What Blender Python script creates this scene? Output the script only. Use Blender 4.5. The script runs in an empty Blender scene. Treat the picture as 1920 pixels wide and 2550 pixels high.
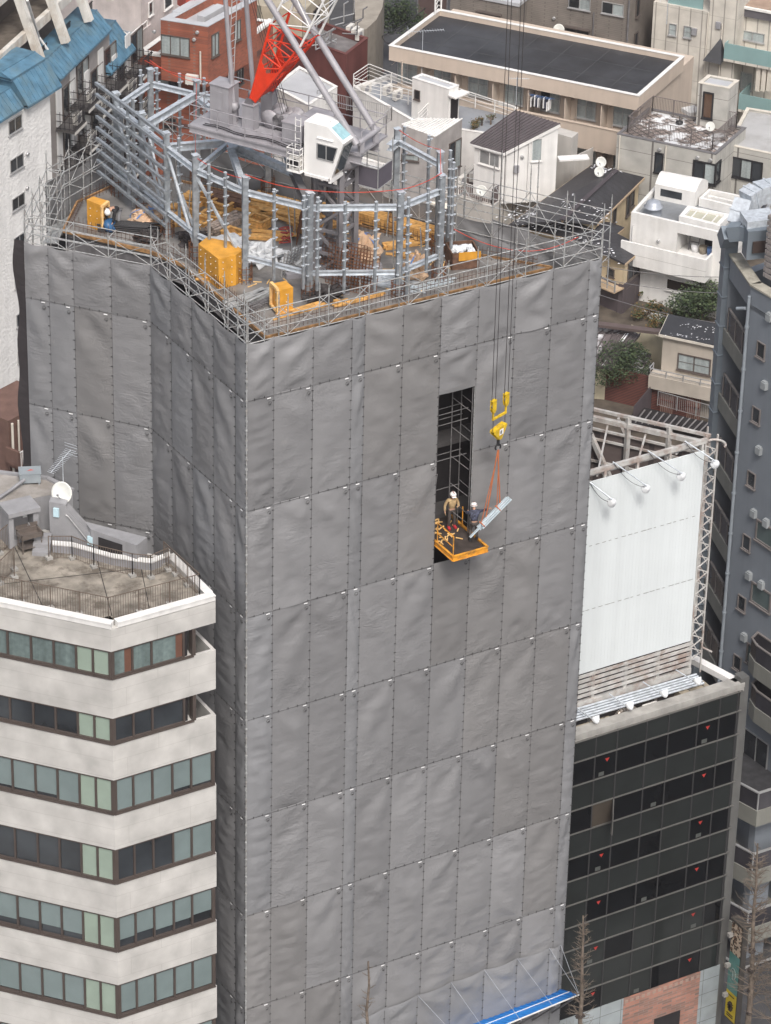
import bpy, math, random
from mathutils import Vector, Matrix, noise
rnd = random.Random(7)
PI = math.pi
scn = bpy.context.scene
COL = scn.collection
# ---------------------------------------------------------------- camera
F, YAW, PITCH, ROLL = 9041.56, .53670, .52470, .0236
CAM = Vector((-60.714, -113.117, 106.649))
_w = Vector((math.sin(YAW)*math.cos(PITCH), math.cos(YAW)*math.cos(PITCH), -math.sin(PITCH)))
_r0 = Vector((math.cos(YAW), -math.sin(YAW), 0)); _u0 = _r0.cross(_w)
_r = _r0*math.cos(ROLL)+_u0*math.sin(ROLL); _u = -_r0*math.sin(ROLL)+_u0*math.cos(ROLL)
cd = bpy.data.cameras.new('camera'); cam = bpy.data.objects.new('camera', cd); COL.objects.link(cam)
cam.matrix_world = Matrix(((_r.x,_u.x,-_w.x,CAM.x),(_r.y,_u.y,-_w.y,CAM.y),(_r.z,_u.z,-_w.z,CAM.z),(0,0,0,1)))
cd.sensor_fit = 'VERTICAL'; cd.sensor_height = 24; cd.lens = 24*F/2550; cd.clip_start = 1; cd.clip_end = 3000
scn.camera = cam
# ---------------------------------------------------------------- sky, sun, exposure
SUN_EL, SUN_AZ = math.radians(52), math.radians(200)   # azimuth: where the sun stands, clockwise from +Y
wd = bpy.data.worlds.new('World'); scn.world = wd; wd.use_nodes = True
nt = wd.node_tree; nt.nodes.clear()
sky = nt.nodes.new('ShaderNodeTexSky'); sky.sky_type = 'NISHITA'; sky.sun_disc = False
sky.sun_elevation = SUN_EL; sky.sun_rotation = SUN_AZ; sky.dust_density = 6; sky.air_density = 1.0; sky.ozone_density = 1
hs = nt.nodes.new('ShaderNodeHueSaturation'); hs.inputs['Saturation'].default_value = .5
bg = nt.nodes.new('ShaderNodeBackground'); bg.inputs['Strength'].default_value = .13
wo = nt.nodes.new('ShaderNodeOutputWorld')
nt.links.new(sky.outputs[0], hs.inputs['Color']); nt.links.new(hs.outputs[0], bg.inputs['Color']); nt.links.new(bg.outputs[0], wo.inputs['Surface'])
sl = bpy.data.lights.new('sun', 'SUN'); sl.energy = 1.3; sl.angle = math.radians(12); sl.color = (1, .96, .92)
so = bpy.data.objects.new('sun', sl); COL.objects.link(so)
_sd = Vector((math.sin(SUN_AZ)*math.cos(SUN_EL), math.cos(SUN_AZ)*math.cos(SUN_EL), math.sin(SUN_EL)))
so.rotation_euler = _sd.to_track_quat('Z', 'Y').to_euler(); so.location = (0, 0, 200)
scn.view_settings.view_transform = 'Standard'; scn.view_settings.look = 'None'
scn.view_settings.exposure = 0.55; scn.view_settings.gamma = 1
GZ = -6.0
# ---------------------------------------------------------------- picture point -> place
def ray(u, v): return _w + _r*((u-960)/F) - _u*((v-1275)/F)
def at(u, v, z=None, y=None, x=None):
    d = ray(u, v)
    t = (z-CAM.z)/d.z if z is not None else ((y-CAM.y)/d.y if y is not None else (x-CAM.x)/d.x)
    return CAM + d*t
# ---------------------------------------------------------------- materials
MATS = {}
def new_mat(name):
    m = bpy.data.materials.new(name); m.use_nodes = True; MATS[name] = m
    return m, m.node_tree, m.node_tree.nodes['Principled BSDF']
def mat(name, col, rough=.7, metal=0, nscale=1.5, var=.12, bump=0, bscale=None, coat=0, streak=0, rand=0, spec=.4, dirt=None, dirtamt=.5):
    """base colour with soft mottling, optional vertical rain streaks, bump and per-object variation"""
    if name in MATS: return MATS[name]
    m, t, b = new_mat(name); N = t.nodes.new; L = t.links.new
    tc = N('ShaderNodeTexCoord'); n1 = N('ShaderNodeTexNoise'); n1.inputs['Scale'].default_value = nscale; n1.inputs['Detail'].default_value = 6
    L(tc.outputs['Object'], n1.inputs['Vector'])
    mr = N('ShaderNodeMapRange'); mr.inputs['From Min'].default_value = .3; mr.inputs['From Max'].default_value = .7
    mr.inputs['To Min'].default_value = 1-var; mr.inputs['To Max'].default_value = 1+var
    L(n1.outputs['Fac'], mr.inputs['Value'])
    fac = mr.outputs[0]
    if streak:
        mp = N('ShaderNodeMapping'); mp.inputs['Scale'].default_value = (2.2, 2.2, .12); L(tc.outputs['Object'], mp.inputs[0])
        n2 = N('ShaderNodeTexNoise'); n2.inputs['Scale'].default_value = 1; n2.inputs['Detail'].default_value = 5; L(mp.outputs[0], n2.inputs['Vector'])
        m2 = N('ShaderNodeMapRange'); m2.inputs['From Min'].default_value = .35; m2.inputs['From Max'].default_value = .65
        m2.inputs['To Min'].default_value = 1-streak; m2.inputs['To Max'].default_value = 1+streak*.3; L(n2.outputs['Fac'], m2.inputs['Value'])
        mm = N('ShaderNodeMath'); mm.operation = 'MULTIPLY'; L(fac, mm.inputs[0]); L(m2.outputs[0], mm.inputs[1]); fac = mm.outputs[0]
    if rand:
        oi = N('ShaderNodeObjectInfo'); m3 = N('ShaderNodeMapRange'); m3.inputs['To Min'].default_value = 1-rand; m3.inputs['To Max'].default_value = 1+rand
        L(oi.outputs['Random'], m3.inputs['Value']); mm = N('ShaderNodeMath'); mm.operation = 'MULTIPLY'; L(fac, mm.inputs[0]); L(m3.outputs[0], mm.inputs[1]); fac = mm.outputs[0]
    vm = N('ShaderNodeVectorMath'); vm.operation = 'SCALE'; vm.inputs[0].default_value = col[:3]; L(fac, vm.inputs['Scale'])
    cout = vm.outputs[0]
    if dirt:
        n4 = N('ShaderNodeTexNoise'); n4.inputs['Scale'].default_value = nscale*.6; n4.inputs['Detail'].default_value = 8; n4.inputs['Roughness'].default_value = .7
        L(tc.outputs['Object'], n4.inputs['Vector'])
        m4 = N('ShaderNodeMapRange'); m4.inputs['From Min'].default_value = .48; m4.inputs['From Max'].default_value = .62; m4.inputs['To Max'].default_value = dirtamt
        L(n4.outputs['Fac'], m4.inputs['Value'])
        mx = N('ShaderNodeMix'); mx.data_type = 'RGBA'; L(m4.outputs[0], mx.inputs['Factor']); L(cout, mx.inputs[6]); mx.inputs[7].default_value = (*dirt, 1); cout = mx.outputs[2]
    L(cout, b.inputs['Base Color'])
    b.inputs['Roughness'].default_value = rough; b.inputs['Metallic'].default_value = metal; b.inputs['Specular IOR Level'].default_value = spec
    b.inputs['Coat Weight'].default_value = coat
    if bump:
        n3 = N('ShaderNodeTexNoise'); n3.inputs['Scale'].default_value = bscale or nscale*8; n3.inputs['Detail'].default_value = 4; L(tc.outputs['Object'], n3.inputs['Vector'])
        bp = N('ShaderNodeBump'); bp.inputs['Strength'].default_value = bump; bp.inputs['Distance'].default_value = .05; L(n3.outputs['Fac'], bp.inputs['Height']); L(bp.outputs[0], b.inputs['Normal'])
    return m
def brick_mat(name, c1, c2, mortar, scale=4, bw=.5, bh=.25, msize=.02, rough=.8, bias=0, ang=0, bump=.3, offset=.5, tilt=None):
    """bricks, tiles or boards laid on any wall: u runs along the wall (object XY turned by ang), v is height (or the slope)"""
    if name in MATS: return MATS[name]
    m, t, b = new_mat(name); N = t.nodes.new; L = t.links.new
    tc = N('ShaderNodeTexCoord'); s = N('ShaderNodeSeparateXYZ'); L(tc.outputs['Object'], s.inputs[0])
    vr = N('ShaderNodeVectorRotate'); vr.rotation_type = 'Z_AXIS'; vr.inputs['Angle'].default_value = -ang; L(tc.outputs['Object'], vr.inputs['Vector'])
    s2 = N('ShaderNodeSeparateXYZ'); L(vr.outputs[0], s2.inputs[0])
    c = N('ShaderNodeCombineXYZ')
    if tilt == 'flat': L(s2.outputs[0], c.inputs[0]); L(s2.outputs[1], c.inputs[1])
    else:
        ad = N('ShaderNodeMath'); L(s2.outputs[0], ad.inputs[0]); L(s2.outputs[1], ad.inputs[1]); L(ad.outputs[0], c.inputs[0]); L(s.outputs[2], c.inputs[1])
    br = N('ShaderNodeTexBrick'); L(c.outputs[0], br.inputs['Vector']); br.offset = offset
    br.inputs['Color1'].default_value = (*c1, 1); br.inputs['Color2'].default_value = (*c2, 1); br.inputs['Mortar'].default_value = (*mortar, 1)
    br.inputs['Scale'].default_value = scale; br.inputs['Brick Width'].default_value = bw; br.inputs['Row Height'].default_value = bh
    br.inputs['Mortar Size'].default_value = msize; br.inputs['Bias'].default_value = bias; br.inputs['Mortar Smooth'].default_value = .1
    n1 = N('ShaderNodeTexNoise'); n1.inputs['Scale'].default_value = .9; n1.inputs['Detail'].default_value = 7; L(tc.outputs['Object'], n1.inputs['Vector'])
    mr = N('ShaderNodeMapRange'); mr.inputs['From Min'].default_value = .3; mr.inputs['From Max'].default_value = .7; mr.inputs['To Min'].default_value = .82; mr.inputs['To Max'].default_value = 1.15; L(n1.outputs['Fac'], mr.inputs['Value'])
    vm = N('ShaderNodeVectorMath'); vm.operation = 'SCALE'; L(br.outputs['Color'], vm.inputs[0]); L(mr.outputs[0], vm.inputs['Scale']); L(vm.outputs[0], b.inputs['Base Color'])
    b.inputs['Roughness'].default_value = rough
    bp = N('ShaderNodeBump'); bp.inputs['Strength'].default_value = bump; bp.inputs['Distance'].default_value = -.02; L(br.outputs['Fac'], bp.inputs['Height']); L(bp.outputs[0], b.inputs['Normal'])
    return m
# ---------------------------------------------------------------- mesh builder
ROOT = {}
class MB:
    def __init__(s): s.v = []; s.f = []; s.m = []; s.cur = 0; s.smooth = []
    def add(s, vs, fs, sm=False):
        n = len(s.v); s.v += [tuple(p) for p in vs]
        for f in fs: s.f.append([n+i for i in f]); s.m.append(s.cur); s.smooth.append(sm)
    def quad(s, a, b, c, d): s.add([a, b, c, d], [(0, 1, 2, 3)])
    def poly(s, pts): s.add(pts, [tuple(range(len(pts)))])
    def para(s, o, a, b, c):
        """box from corner o along vectors a, b, c"""
        o, a, b, c = map(Vector, (o, a, b, c))
        if a.cross(b).dot(c) < 0: a, b = b, a
        s.add([o, o+a, o+a+b, o+b, o+c, o+a+c, o+a+b+c, o+b+c], [(3, 2, 1, 0), (4, 5, 6, 7), (0, 1, 5, 4), (1, 2, 6, 5), (2, 3, 7, 6), (3, 0, 4, 7)])
        return s
    def box(s, x0, y0, z0, x1, y1, z1): return s.para((x0, y0, z0), (x1-x0, 0, 0), (0, y1-y0, 0), (0, 0, z1-z0))
    def bar(s, p, q, w, h=None, up=(0, 0, 1)):
        p, q = Vector(p), Vector(q); d = (q-p)
        if d.length < 1e-6: return s
        h = h or w; dn = d.normalized(); up = Vector(up)
        if abs(dn.dot(up)) > .98: up = Vector((0, 1, 0)) if abs(dn.y) < .9 else Vector((1, 0, 0))
        sd = dn.cross(up).normalized(); u2 = sd.cross(dn).normalized()
        return s.para(p-sd*w/2-u2*h/2, sd*w, u2*h, d)
    def hbar(s, p, q, w=.3, h=.3, t=.025, up=(0, 0, 1)):
        """rolled H section"""
        p, q = Vector(p), Vector(q); d = (q-p); dn = d.normalized(); up = Vector(up)
        if abs(dn.dot(up)) > .98: up = Vector((0, 1, 0))
        sd = dn.cross(up).normalized(); u2 = sd.cross(dn).normalized()
        s.bar(p+u2*(h/2-t/2), q+u2*(h/2-t/2), w, t, u2); s.bar(p-u2*(h/2-t/2), q-u2*(h/2-t/2), w, t, u2); s.bar(p, q, t*.8, h-2*t, u2)
        return s
    def tube(s, p, q, r, n=6, r2=None, cap=True):
        p, q = Vector(p), Vector(q); d = (q-p)
        if d.length < 1e-6: return s
        r2 = r if r2 is None else r2; dn = d.normalized(); a = dn.orthogonal().normalized(); b = dn.cross(a)
        vs = []
        for c, rr in ((p, r), (q, r2)):
            for i in range(n): t = 2*PI*i/n; vs.append(c+a*math.cos(t)*rr+b*math.sin(t)*rr)
        fs = [(i, (i+1) % n, n+(i+1) % n, n+i) for i in range(n)]
        s.add(vs, fs, True)
        if cap: s.add(vs, [tuple(range(n-1, -1, -1)), tuple(range(n, 2*n))])
        return s
    def path(s, pts, r, n=6):
        for a, b in zip(pts[:-1], pts[1:]): s.tube(a, b, r, n)
        return s
    def prism(s, poly, z0, z1, caps=True):
        n = len(poly); A = sum(poly[i][0]*poly[(i+1) % n][1]-poly[(i+1) % n][0]*poly[i][1] for i in range(n))
        if A < 0: poly = poly[::-1]
        vs = [(p[0], p[1], z0) for p in poly]+[(p[0], p[1], z1) for p in poly]
        fs = [(i, (i+1) % n, n+(i+1) % n, n+i) for i in range(n)]
        if caps: fs += [tuple(range(n-1, -1, -1)), tuple(range(n, 2*n))]
        s.add(vs, fs); return s
    def ring(s, poly, z0, z1, t, cap=None):
        """parapet of thickness t inside a polygon"""
        n = len(poly); A = sum(poly[i][0]*poly[(i+1) % n][1]-poly[(i+1) % n][0]*poly[i][1] for i in range(n))
        if A < 0: poly = poly[::-1]
        inn = inset(poly, t)
        vs = []
        for z in (z0, z1):
            vs += [(p[0], p[1], z) for p in poly]+[(p[0], p[1], z) for p in inn]
        fs = []
        for i in range(n):
            j = (i+1) % n
            fs += [(i, j, 2*n+j, 2*n+i), (n+j, n+i, 3*n+i, 3*n+j), (2*n+i, 2*n+j, 3*n+j, 3*n+i), (j, i, n+i, n+j)]
        s.add(vs, fs); return s
    def lathe(s, c, prof, n=16, ax=(0, 0, 1)):
        c = Vector(c); az = Vector(ax).normalized(); a = az.orthogonal().normalized(); b = az.cross(a); vs = []
        for r, h in prof:
            for i in range(n): t = 2*PI*i/n; vs.append(c+az*h+a*r*math.cos(t)+b*r*math.sin(t))
        fs = []
        for k in range(len(prof)-1):
            for i in range(n): j = (i+1) % n; fs.append((k*n+i, k*n+j, (k+1)*n+j, (k+1)*n+i))
        s.add(vs, fs, True); return s
    def blob(s, c, rx, ry, rz, seed=0, amp=.25, n=12, m=8, fr=1.5):
        c = Vector(c); vs = []; fs = []
        for k in range(m+1):
            ph = PI*k/m
            for i in range(n):
                t = 2*PI*i/n; d = Vector((math.sin(ph)*math.cos(t), math.sin(ph)*math.sin(t), math.cos(ph)))
                q = 1+amp*noise.noise(d*fr+Vector((seed*7.3, seed*3.1, 0)))+amp*.5*noise.noise(d*fr*2.7+Vector((seed, 0, 0)))
                vs.append(c+Vector((d.x*rx*q, d.y*ry*q, max(d.z*rz*q, -rz*.55))))
        for k in range(m):
            for i in range(n): j = (i+1) % n; fs.append((k*n+j, k*n+i, (k+1)*n+i, (k+1)*n+j))
        s.add(vs, fs, amp < .4); return s
    def build(s, name, mats, parent=None, base=None, smooth=False):
        if not s.v: s.v = [(0, 0, 0)]
        off = Vector(ROOT.get(parent.name, (0, 0, 0))) if parent else Vector(base or (0, 0, 0))
        me = bpy.data.meshes.new(name); me.from_pydata([(v[0]-off.x, v[1]-off.y, v[2]-off.z) for v in s.v], [], s.f)
        if not isinstance(mats, (list, tuple)): mats = [mats]
        for m in mats: me.materials.append(m)
        if len(mats) > 1: me.polygons.foreach_set('material_index', s.m)
        me.polygons.foreach_set('use_smooth', [True]*len(s.f) if smooth else s.smooth)
        me.update(); o = bpy.data.objects.new(name, me); COL.objects.link(o)
        if parent: o.parent = parent; ROOT[o.name] = tuple(off)
        else: o.location = off; ROOT[o.name] = tuple(off)
        return o
def inset(poly, t):
    n = len(poly); out = []
    for i in range(n):
        p0, p1, p2 = Vector(poly[i-1][:2]), Vector(poly[i][:2]), Vector(poly[(i+1) % n][:2])
        d1 = (p1-p0).normalized(); d2 = (p2-p1).normalized(); n1 = Vector((-d1.y, d1.x)); n2 = Vector((-d2.y, d2.x))
        b = (n1+n2); k = t/max(.3, (1+n1.dot(n2))/1) ; out.append((p1.x+b.x*k, p1.y+b.y*k))
    return out
def tag(o, label, cat, group=None, kind=None):
    if label: o['label'] = label
    if cat: o['category'] = cat
    if group: o['group'] = group
    if kind: o['kind'] = kind
    return o
def thing(name, label, cat, loc=(0, 0, 0), group=None, rotz=0):
    o = bpy.data.objects.new(name, None); COL.objects.link(o); o.location = loc; o.rotation_euler = (0, 0, rotz); o.empty_display_size = .5
    ROOT[o.name] = tuple(loc); return tag(o, label, cat, group)
def local_thing(name, label, cat, group=None):
    o = thing(name, label, cat, (0, 0, 0), group); return o
def dup(root, loc, rotz=0, label=None, scale=None):
    r = root.copy(); COL.objects.link(r); r.location = loc; r.rotation_euler = (0, 0, rotz)
    if scale: r.scale = (scale,)*3 if not isinstance(scale, (tuple, list)) else scale
    if label: r['label'] = label
    for ch in root.children:
        c = ch.copy(); COL.objects.link(c); c.parent = r
        for g in ch.children: d = g.copy(); COL.objects.link(d); d.parent = c
    return r
V = Vector
# shared materials
white = mat('white_paint', (.72, .71, .69), .6, streak=.10, var=.05)
cream = mat('cream_paint', (.60, .56, .49), .7, streak=.1, var=.06)
gsteel = mat('galvanised_steel', (.56, .60, .64), .4, .35, nscale=5, var=.2)
tubesteel = mat('scaffold_tube', (.40, .41, .41), .5, .3, nscale=9, var=.3, dirt=(.22, .17, .13), dirtamt=.5)
dsteel = mat('primer_steel', (.17, .165, .17), .55, .2, nscale=3, var=.2)
grey = mat('grey_paint', (.28, .28, .295), .55, nscale=2, var=.1, streak=.1)
black = mat('black_metal', (.02, .02, .022), .5)
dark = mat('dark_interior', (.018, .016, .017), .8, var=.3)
conc = mat('concrete', (.32, .31, .29), .85, nscale=1.2, var=.18, streak=.15, bump=.15)
wood = mat('timber', (.56, .31, .10), .7, nscale=5, var=.35, rand=.12)
paleply = mat('pale_timber', (.72, .46, .19), .7, nscale=5, var=.3)
orange = mat('coated_plywood', (.62, .30, .04), .38, nscale=2.5, var=.16, streak=.12)
rust = mat('rusty_steel', (.16, .07, .035), .85, nscale=5, var=.35)
glassd = mat('window_glass_dark', (.03, .035, .04), .06, nscale=.5, var=.5, spec=.8)
curt = mat('curtain_behind_glass', (.34, .38, .38), .12, nscale=8, var=.12, streak=.3, spec=.6)
brownfr = mat('bronze_frame', (.12, .10, .09), .45, .3)
alum = mat('aluminium_frame', (.45, .45, .45), .4, .5)
blueslate = mat('blue_grey_wall', (.13, .155, .19), .6, nscale=.8, var=.08, streak=.06)
acw = mat('appliance_white', (.62, .60, .56), .5)
leafm = mat('leaves', (.06, .085, .035), .6, nscale=2, var=.5, rand=.2)
barkm = mat('bark', (.16, .12, .09), .9, nscale=6, var=.3)
redrope = mat('red_rope', (.6, .06, .03), .6)
# ================================================================ ground
g = MB(); g.box(-400, -300, GZ-.5, 700, 900, GZ); asphalt = mat('asphalt', (.055, .055, .058), .9, nscale=.6, var=.25, bump=.1)
tag(g.build('ground', asphalt), None, None, kind='structure')
# ================================================================ building under construction: slabs and core
SLAB = [(1.7, 1.5), (15.2, 1.5), (12.3, 4.9), (8.6, 11.4), (5.1, 16.7), (2.6, 17.2), (.5, 16.4), (-1.2, 14.2), (1.15, 10.6), (1.75, 8.9)]
wetconc = mat('wet_concrete_slab', (.21, .20, .19), .35, nscale=.9, var=.25, dirt=(.10, .095, .09), dirtamt=.7)
bld = thing('building_under_construction', 'new tower block under construction wrapped in grey sheeting', 'building', (7, 7, GZ))
m = MB(); m.prism(SLAB, 39.0, 39.2)
m.build('floor_slab', wetconc, bld)
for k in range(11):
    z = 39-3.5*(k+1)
    m = MB(); m.prism(inset(SLAB, .15), z-.2, z); m.build('floor_slab', mat('shade_dark_slab', (.07, .066, .066), .85), bld)  # lower slabs coloured near-black: the interior's shade is in the colour
m = MB(); m.prism(inset(SLAB, 1.1), GZ, 38.99); m.build('core', dark, bld)  # near-black solid, its colour standing in for the unlit interior
m = MB(); m.box(14.6, .35, GZ, 14.7, 1.6, 38.2); m.box(4.2, .35, GZ, 4.3, 1.6, 38.2); m.box(4.3, .5, 36.9, 14.6, 1.45, 36.95); m.build('gap_light_block', dark, bld)  # added dark sheets that block daylight in the gap behind the sheeting
m = MB()
SB = inset(SLAB, .12)
for i in range(len(SB)):
    a, b = SB[i], SB[(i+1) % len(SB)]; m.hbar((*a, 38.6), (*b, 38.6), .25, .7, .03)
m.build('edge_beam', dsteel, bld)
m = MB(); SO = inset(SLAB, -.06)
for i in range(len(SO)):
    a, b = SO[i], SO[(i+1) % len(SO)]
    m.bar((*a, 39.2), (*b, 39.2), .07, .16)
m.build('slab_edge_form', mat('form_timber', (.30, .17, .075), .75, nscale=4, var=.5), bld)
# starter bars standing along the slab edge
m = MB(); SI = inset(SLAB, .22)
for i in range(len(SI)):
    a, b = V((*SI[i], 0)), V((*SI[(i+1) % len(SI)], 0)); L = (b-a).length; n = int(L/.2)
    for k in range(n):
        p = a+(b-a)*(k/n); h = .62+rnd.uniform(-.05, .05); m.tube((p.x, p.y, 39.2), (p.x, p.y, 39.2+h), .009, 4, cap=False)
    for h in (.2, .42): m.bar((a.x, a.y, 39.2+h), (b.x, b.y, 39.2+h), .016)
m.build('starter_bars', mat('dark_rust', (.09, .05, .035), .85, nscale=5, var=.4), bld)
# ================================================================ sheeting
def tarp_mat(name, col):
    m, t, b = new_mat(name); N = t.nodes.new; L = t.links.new
    tc = N('ShaderNodeTexCoord'); n1 = N('ShaderNodeTexNoise'); n1.inputs['Scale'].default_value = .5; n1.inputs['Detail'].default_value = 5; n1.inputs['Roughness'].default_value = .6
    oi = N('ShaderNodeObjectInfo'); ad = N('ShaderNodeVectorMath'); L(tc.outputs['Object'], ad.inputs[0]); L(oi.outputs['Random'], ad.inputs[1])
    L(ad.outputs[0], n1.inputs['Vector'])
    mr = N('ShaderNodeMapRange'); mr.inputs['From Min'].default_value = .3; mr.inputs['From Max'].default_value = .7; mr.inputs['To Min'].default_value = .91; mr.inputs['To Max'].default_value = 1.08; L(n1.outputs['Fac'], mr.inputs['Value'])
    m3 = N('ShaderNodeMapRange'); m3.inputs['To Min'].default_value = .88; m3.inputs['To Max'].default_value = 1.1; L(oi.outputs['Random'], m3.inputs['Value'])
    mm = N('ShaderNodeMath'); mm.operation = 'MULTIPLY'; L(mr.outputs[0], mm.inputs[0]); L(m3.outputs[0], mm.inputs[1])
    vm = N('ShaderNodeVectorMath'); vm.operation = 'SCALE'; vm.inputs[0].default_value = col; L(mm.outputs[0], vm.inputs['Scale'])
    # pale dusty scuffs
    n5 = N('ShaderNodeTexNoise'); n5.inputs['Scale'].default_value = 1.1; n5.inputs['Detail'].default_value = 9; n5.inputs['Roughness'].default_value = .75; L(tc.outputs['Object'], n5.inputs['Vector'])
    m5 = N('ShaderNodeMapRange'); m5.inputs['From Min'].default_value = .62; m5.inputs['From Max'].default_value = .75; m5.inputs['To Max'].default_value = .35; L(n5.outputs['Fac'], m5.inputs['Value'])
    mx = N('ShaderNodeMix'); mx.data_type = 'RGBA'; L(m5.outputs[0], mx.inputs['Factor']); L(vm.outputs[0], mx.inputs[6]); mx.inputs[7].default_value = (.34, .33, .31, 1)
    L(mx.outputs[2], b.inputs['Base Color']); b.inputs['Roughness'].default_value = .5; b.inputs['Specular IOR Level'].default_value = .35
    hs_ = []
    for sc3, dist, det in (((.7, .7, 3.2), 1.2, 3), ((1.6, 1.6, 1.3), 1.8, 2)):   # sharp creases: mostly level ones, and crossing ones
        mp = N('ShaderNodeMapping'); mp.inputs['Scale'].default_value = sc3; L(ad.outputs[0], mp.inputs[0])
        n2 = N('ShaderNodeTexNoise'); n2.inputs['Scale'].default_value = 1.2; n2.inputs['Detail'].default_value = det; n2.inputs['Distortion'].default_value = dist; L(mp.outputs[0], n2.inputs['Vector'])
        a1 = N('ShaderNodeMath'); a1.operation = 'SUBTRACT'; a1.inputs[1].default_value = .5; L(n2.outputs['Fac'], a1.inputs[0]); a2 = N('ShaderNodeMath'); a2.operation = 'ABSOLUTE'; L(a1.outputs[0], a2.inputs[0]); a3 = N('ShaderNodeMath'); a3.operation = 'POWER'; a3.inputs[1].default_value = .6; L(a2.outputs[0], a3.inputs[0]); hs_.append(a3)
    su = N('ShaderNodeMath'); L(hs_[0].outputs[0], su.inputs[0]); L(hs_[1].outputs[0], su.inputs[1])
    bp = N('ShaderNodeBump'); bp.inputs['Distance'].default_value = .08; L(su.outputs[0], bp.inputs['Height'])
    nm = N('ShaderNodeTexNoise'); nm.inputs['Scale'].default_value = .45; nm.inputs['Detail'].default_value = 2; L(ad.outputs[0], nm.inputs['Vector']); nr = N('ShaderNodeMapRange'); nr.inputs['From Min'].default_value = .42; nr.inputs['From Max'].default_value = .66; nr.inputs['To Min'].default_value = .05; nr.inputs['To Max'].default_value = .42; L(nm.outputs['Fac'], nr.inputs['Value']); L(nr.outputs[0], bp.inputs['Strength']); L(bp.outputs[0], b.inputs['Normal'])
    return m
TM = [tarp_mat('grey_sheet', (.204, .204, .209)), tarp_mat('brownish_sheet', (.193, .190, .190)), tarp_mat('bluish_sheet', (.206, .209, .217))]
tiem = mat('black_tie', (.05, .05, .05), .6); labm = mat('white_label', (.8, .8, .8), .5); ringm = mat('printed_ring', (.07, .07, .07), .6)
def tarp(a, b, z0, z1, parent, seed, style, topscallop=False, wrinkle=1., tm=0, name='tarp_sheet', ztl=None, ztr=None):
    """one laced sheet between posts a and b (plan points), outward normal to the right of a->b"""
    a, b = V((a[0], a[1], 0)), V((b[0], b[1], 0)); d = (b-a); w = d.length; d.normalize(); n = V((d.y, -d.x, 0))
    h = z1-z0; gap = -.004; nx = max(6, int(w/.14)); nz = max(8, int(h/.14)); r = random.Random(seed)
    ztl = z1 if ztl is None else ztl; ztr = z1 if ztr is None else ztr
    m = MB(); vs = []
    kA = [r.uniform(.5, 1.3) if r.random() < .6 else 0 for _ in range(4)]; ph = [r.uniform(0, 6) for _ in range(4)]
    for j in range(nz+1):
        tz = j/nz
        for i in range(nx+1):
            tx = i/nx; s = gap+(w-2*gap)*tx
            top = ztl+(ztr-ztl)*tx
            zz = z0-.03+(top-z0+.04)*tz
            pin = min(1, 5*tx*(1-tx)+.0)*min(1, 6*tz*(1-tz)+.12)
            belly = .045*math.sin(PI*tx)*(.5+.5*math.sin(PI*tz))
            q = V((s*.55+seed*3.7, zz*2.6, seed*1.3))
            e = noise.noise(q)*.6+noise.noise(q*2.3)*.4
            wr = (1-abs(e)*2)*.034*wrinkle
            q2 = V((s*1.3+seed, zz*.35, seed*2.)); wr += noise.noise(q2)*.035+noise.noise(V((s*.6+zz*.5, zz*.3, seed*3.3)))*.035
            cor = 0
            for c, (cx, cz) in enumerate(((0, 0), (w, 0), (0, h), (w, h))):
                if kA[c] == 0: continue
                dx, dz = s-cx, (zz-z0)-cz; rr = math.hypot(dx, dz)+.05; th = math.atan2(dz, dx)
                cor += kA[c]*.055*math.exp(-rr/1.1)*math.sin(th*9+ph[c])*min(1, rr*3)
            dg = 0
            if kA[2]+kA[3] > .4: dg = .06*math.sin((s/w*(1 if kA[2] > kA[3] else -1)*2.2+(zz-z0)/h*5+ph[1])*2.4)*math.exp(-((tz-.8)/.35)**2)
            off = .03+(seed % 3)*.004-(.02 if tz > .98 else 0)+belly*1.2+pin*(wr*1.2+cor+dg)
            if topscallop and tz > .75:
                zz -= (tz-.75)/.25*.10*math.sin(PI*tx)**.8
            if style == 'slack' and tz < .35:
                off += .10*math.sin(PI*tx)*(1-tz/.35)*math.sin(tz*9+ph[0])
            p = a+d*s+n*off; vs.append((p.x, p.y, zz))
    fs = [(j*(nx+1)+i, j*(nx+1)+i+1, (j+1)*(nx+1)+i+1, (j+1)*(nx+1)+i) for j in range(nz) for i in range(nx)]
    m.add(vs, fs, True)
    m.cur = 1
    p = a+d*w+n*.028; m.para(p-d*.008+V((0, 0, z0)), d*.016, n*.012, V((0, 0, h-.1)))
    if h > 2: m.para(a+n*.085+V((0, 0, z0-.035)), d*w, n*.012, V((0, 0, .008)))
    k = z0+.3
    while k < z1-.2:                                                # ties along the right-hand lacing
        p = a+d*(w-.03)+n*.05; m.para(p-d*.04+V((0, 0, k)), d*.09, n*.02, V((0, 0, .022))); k += .45
    k = .28
    while k < w-.15 and h > 2:
        p = a+d*k+n*.10; m.para(p+V((0, 0, z0-.05)), d*.02, n*.02, V((0, 0, .10))); k += .45
    if h > 2 and w > .5:
        m.cur = 2; p = a+d*(w-.34)+n*.10
        if not topscallop: m.para(p+V((0, 0, z1-.13)), d*.17, n*.01, V((0, 0, .045)))
        m.cur = 3; cz = z1-.33 if topscallop is False else z0-.1; c = a+d*(w-.22)+n*.115
        if not topscallop:
            for i in range(10):
                t0, t1 = 2*PI*i/10, 2*PI*(i+1)/10
                m.bar(c+d*.08*math.cos(t0)+V((0, 0, cz+.08*math.sin(t0))), c+d*.08*math.cos(t1)+V((0, 0, cz+.08*math.sin(t1))), .010, .010)
            m.bar(c+d*-.02+V((0, 0, cz-.05)), c+d*.05+V((0, 0, cz-.03)), .03, .02)
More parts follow.
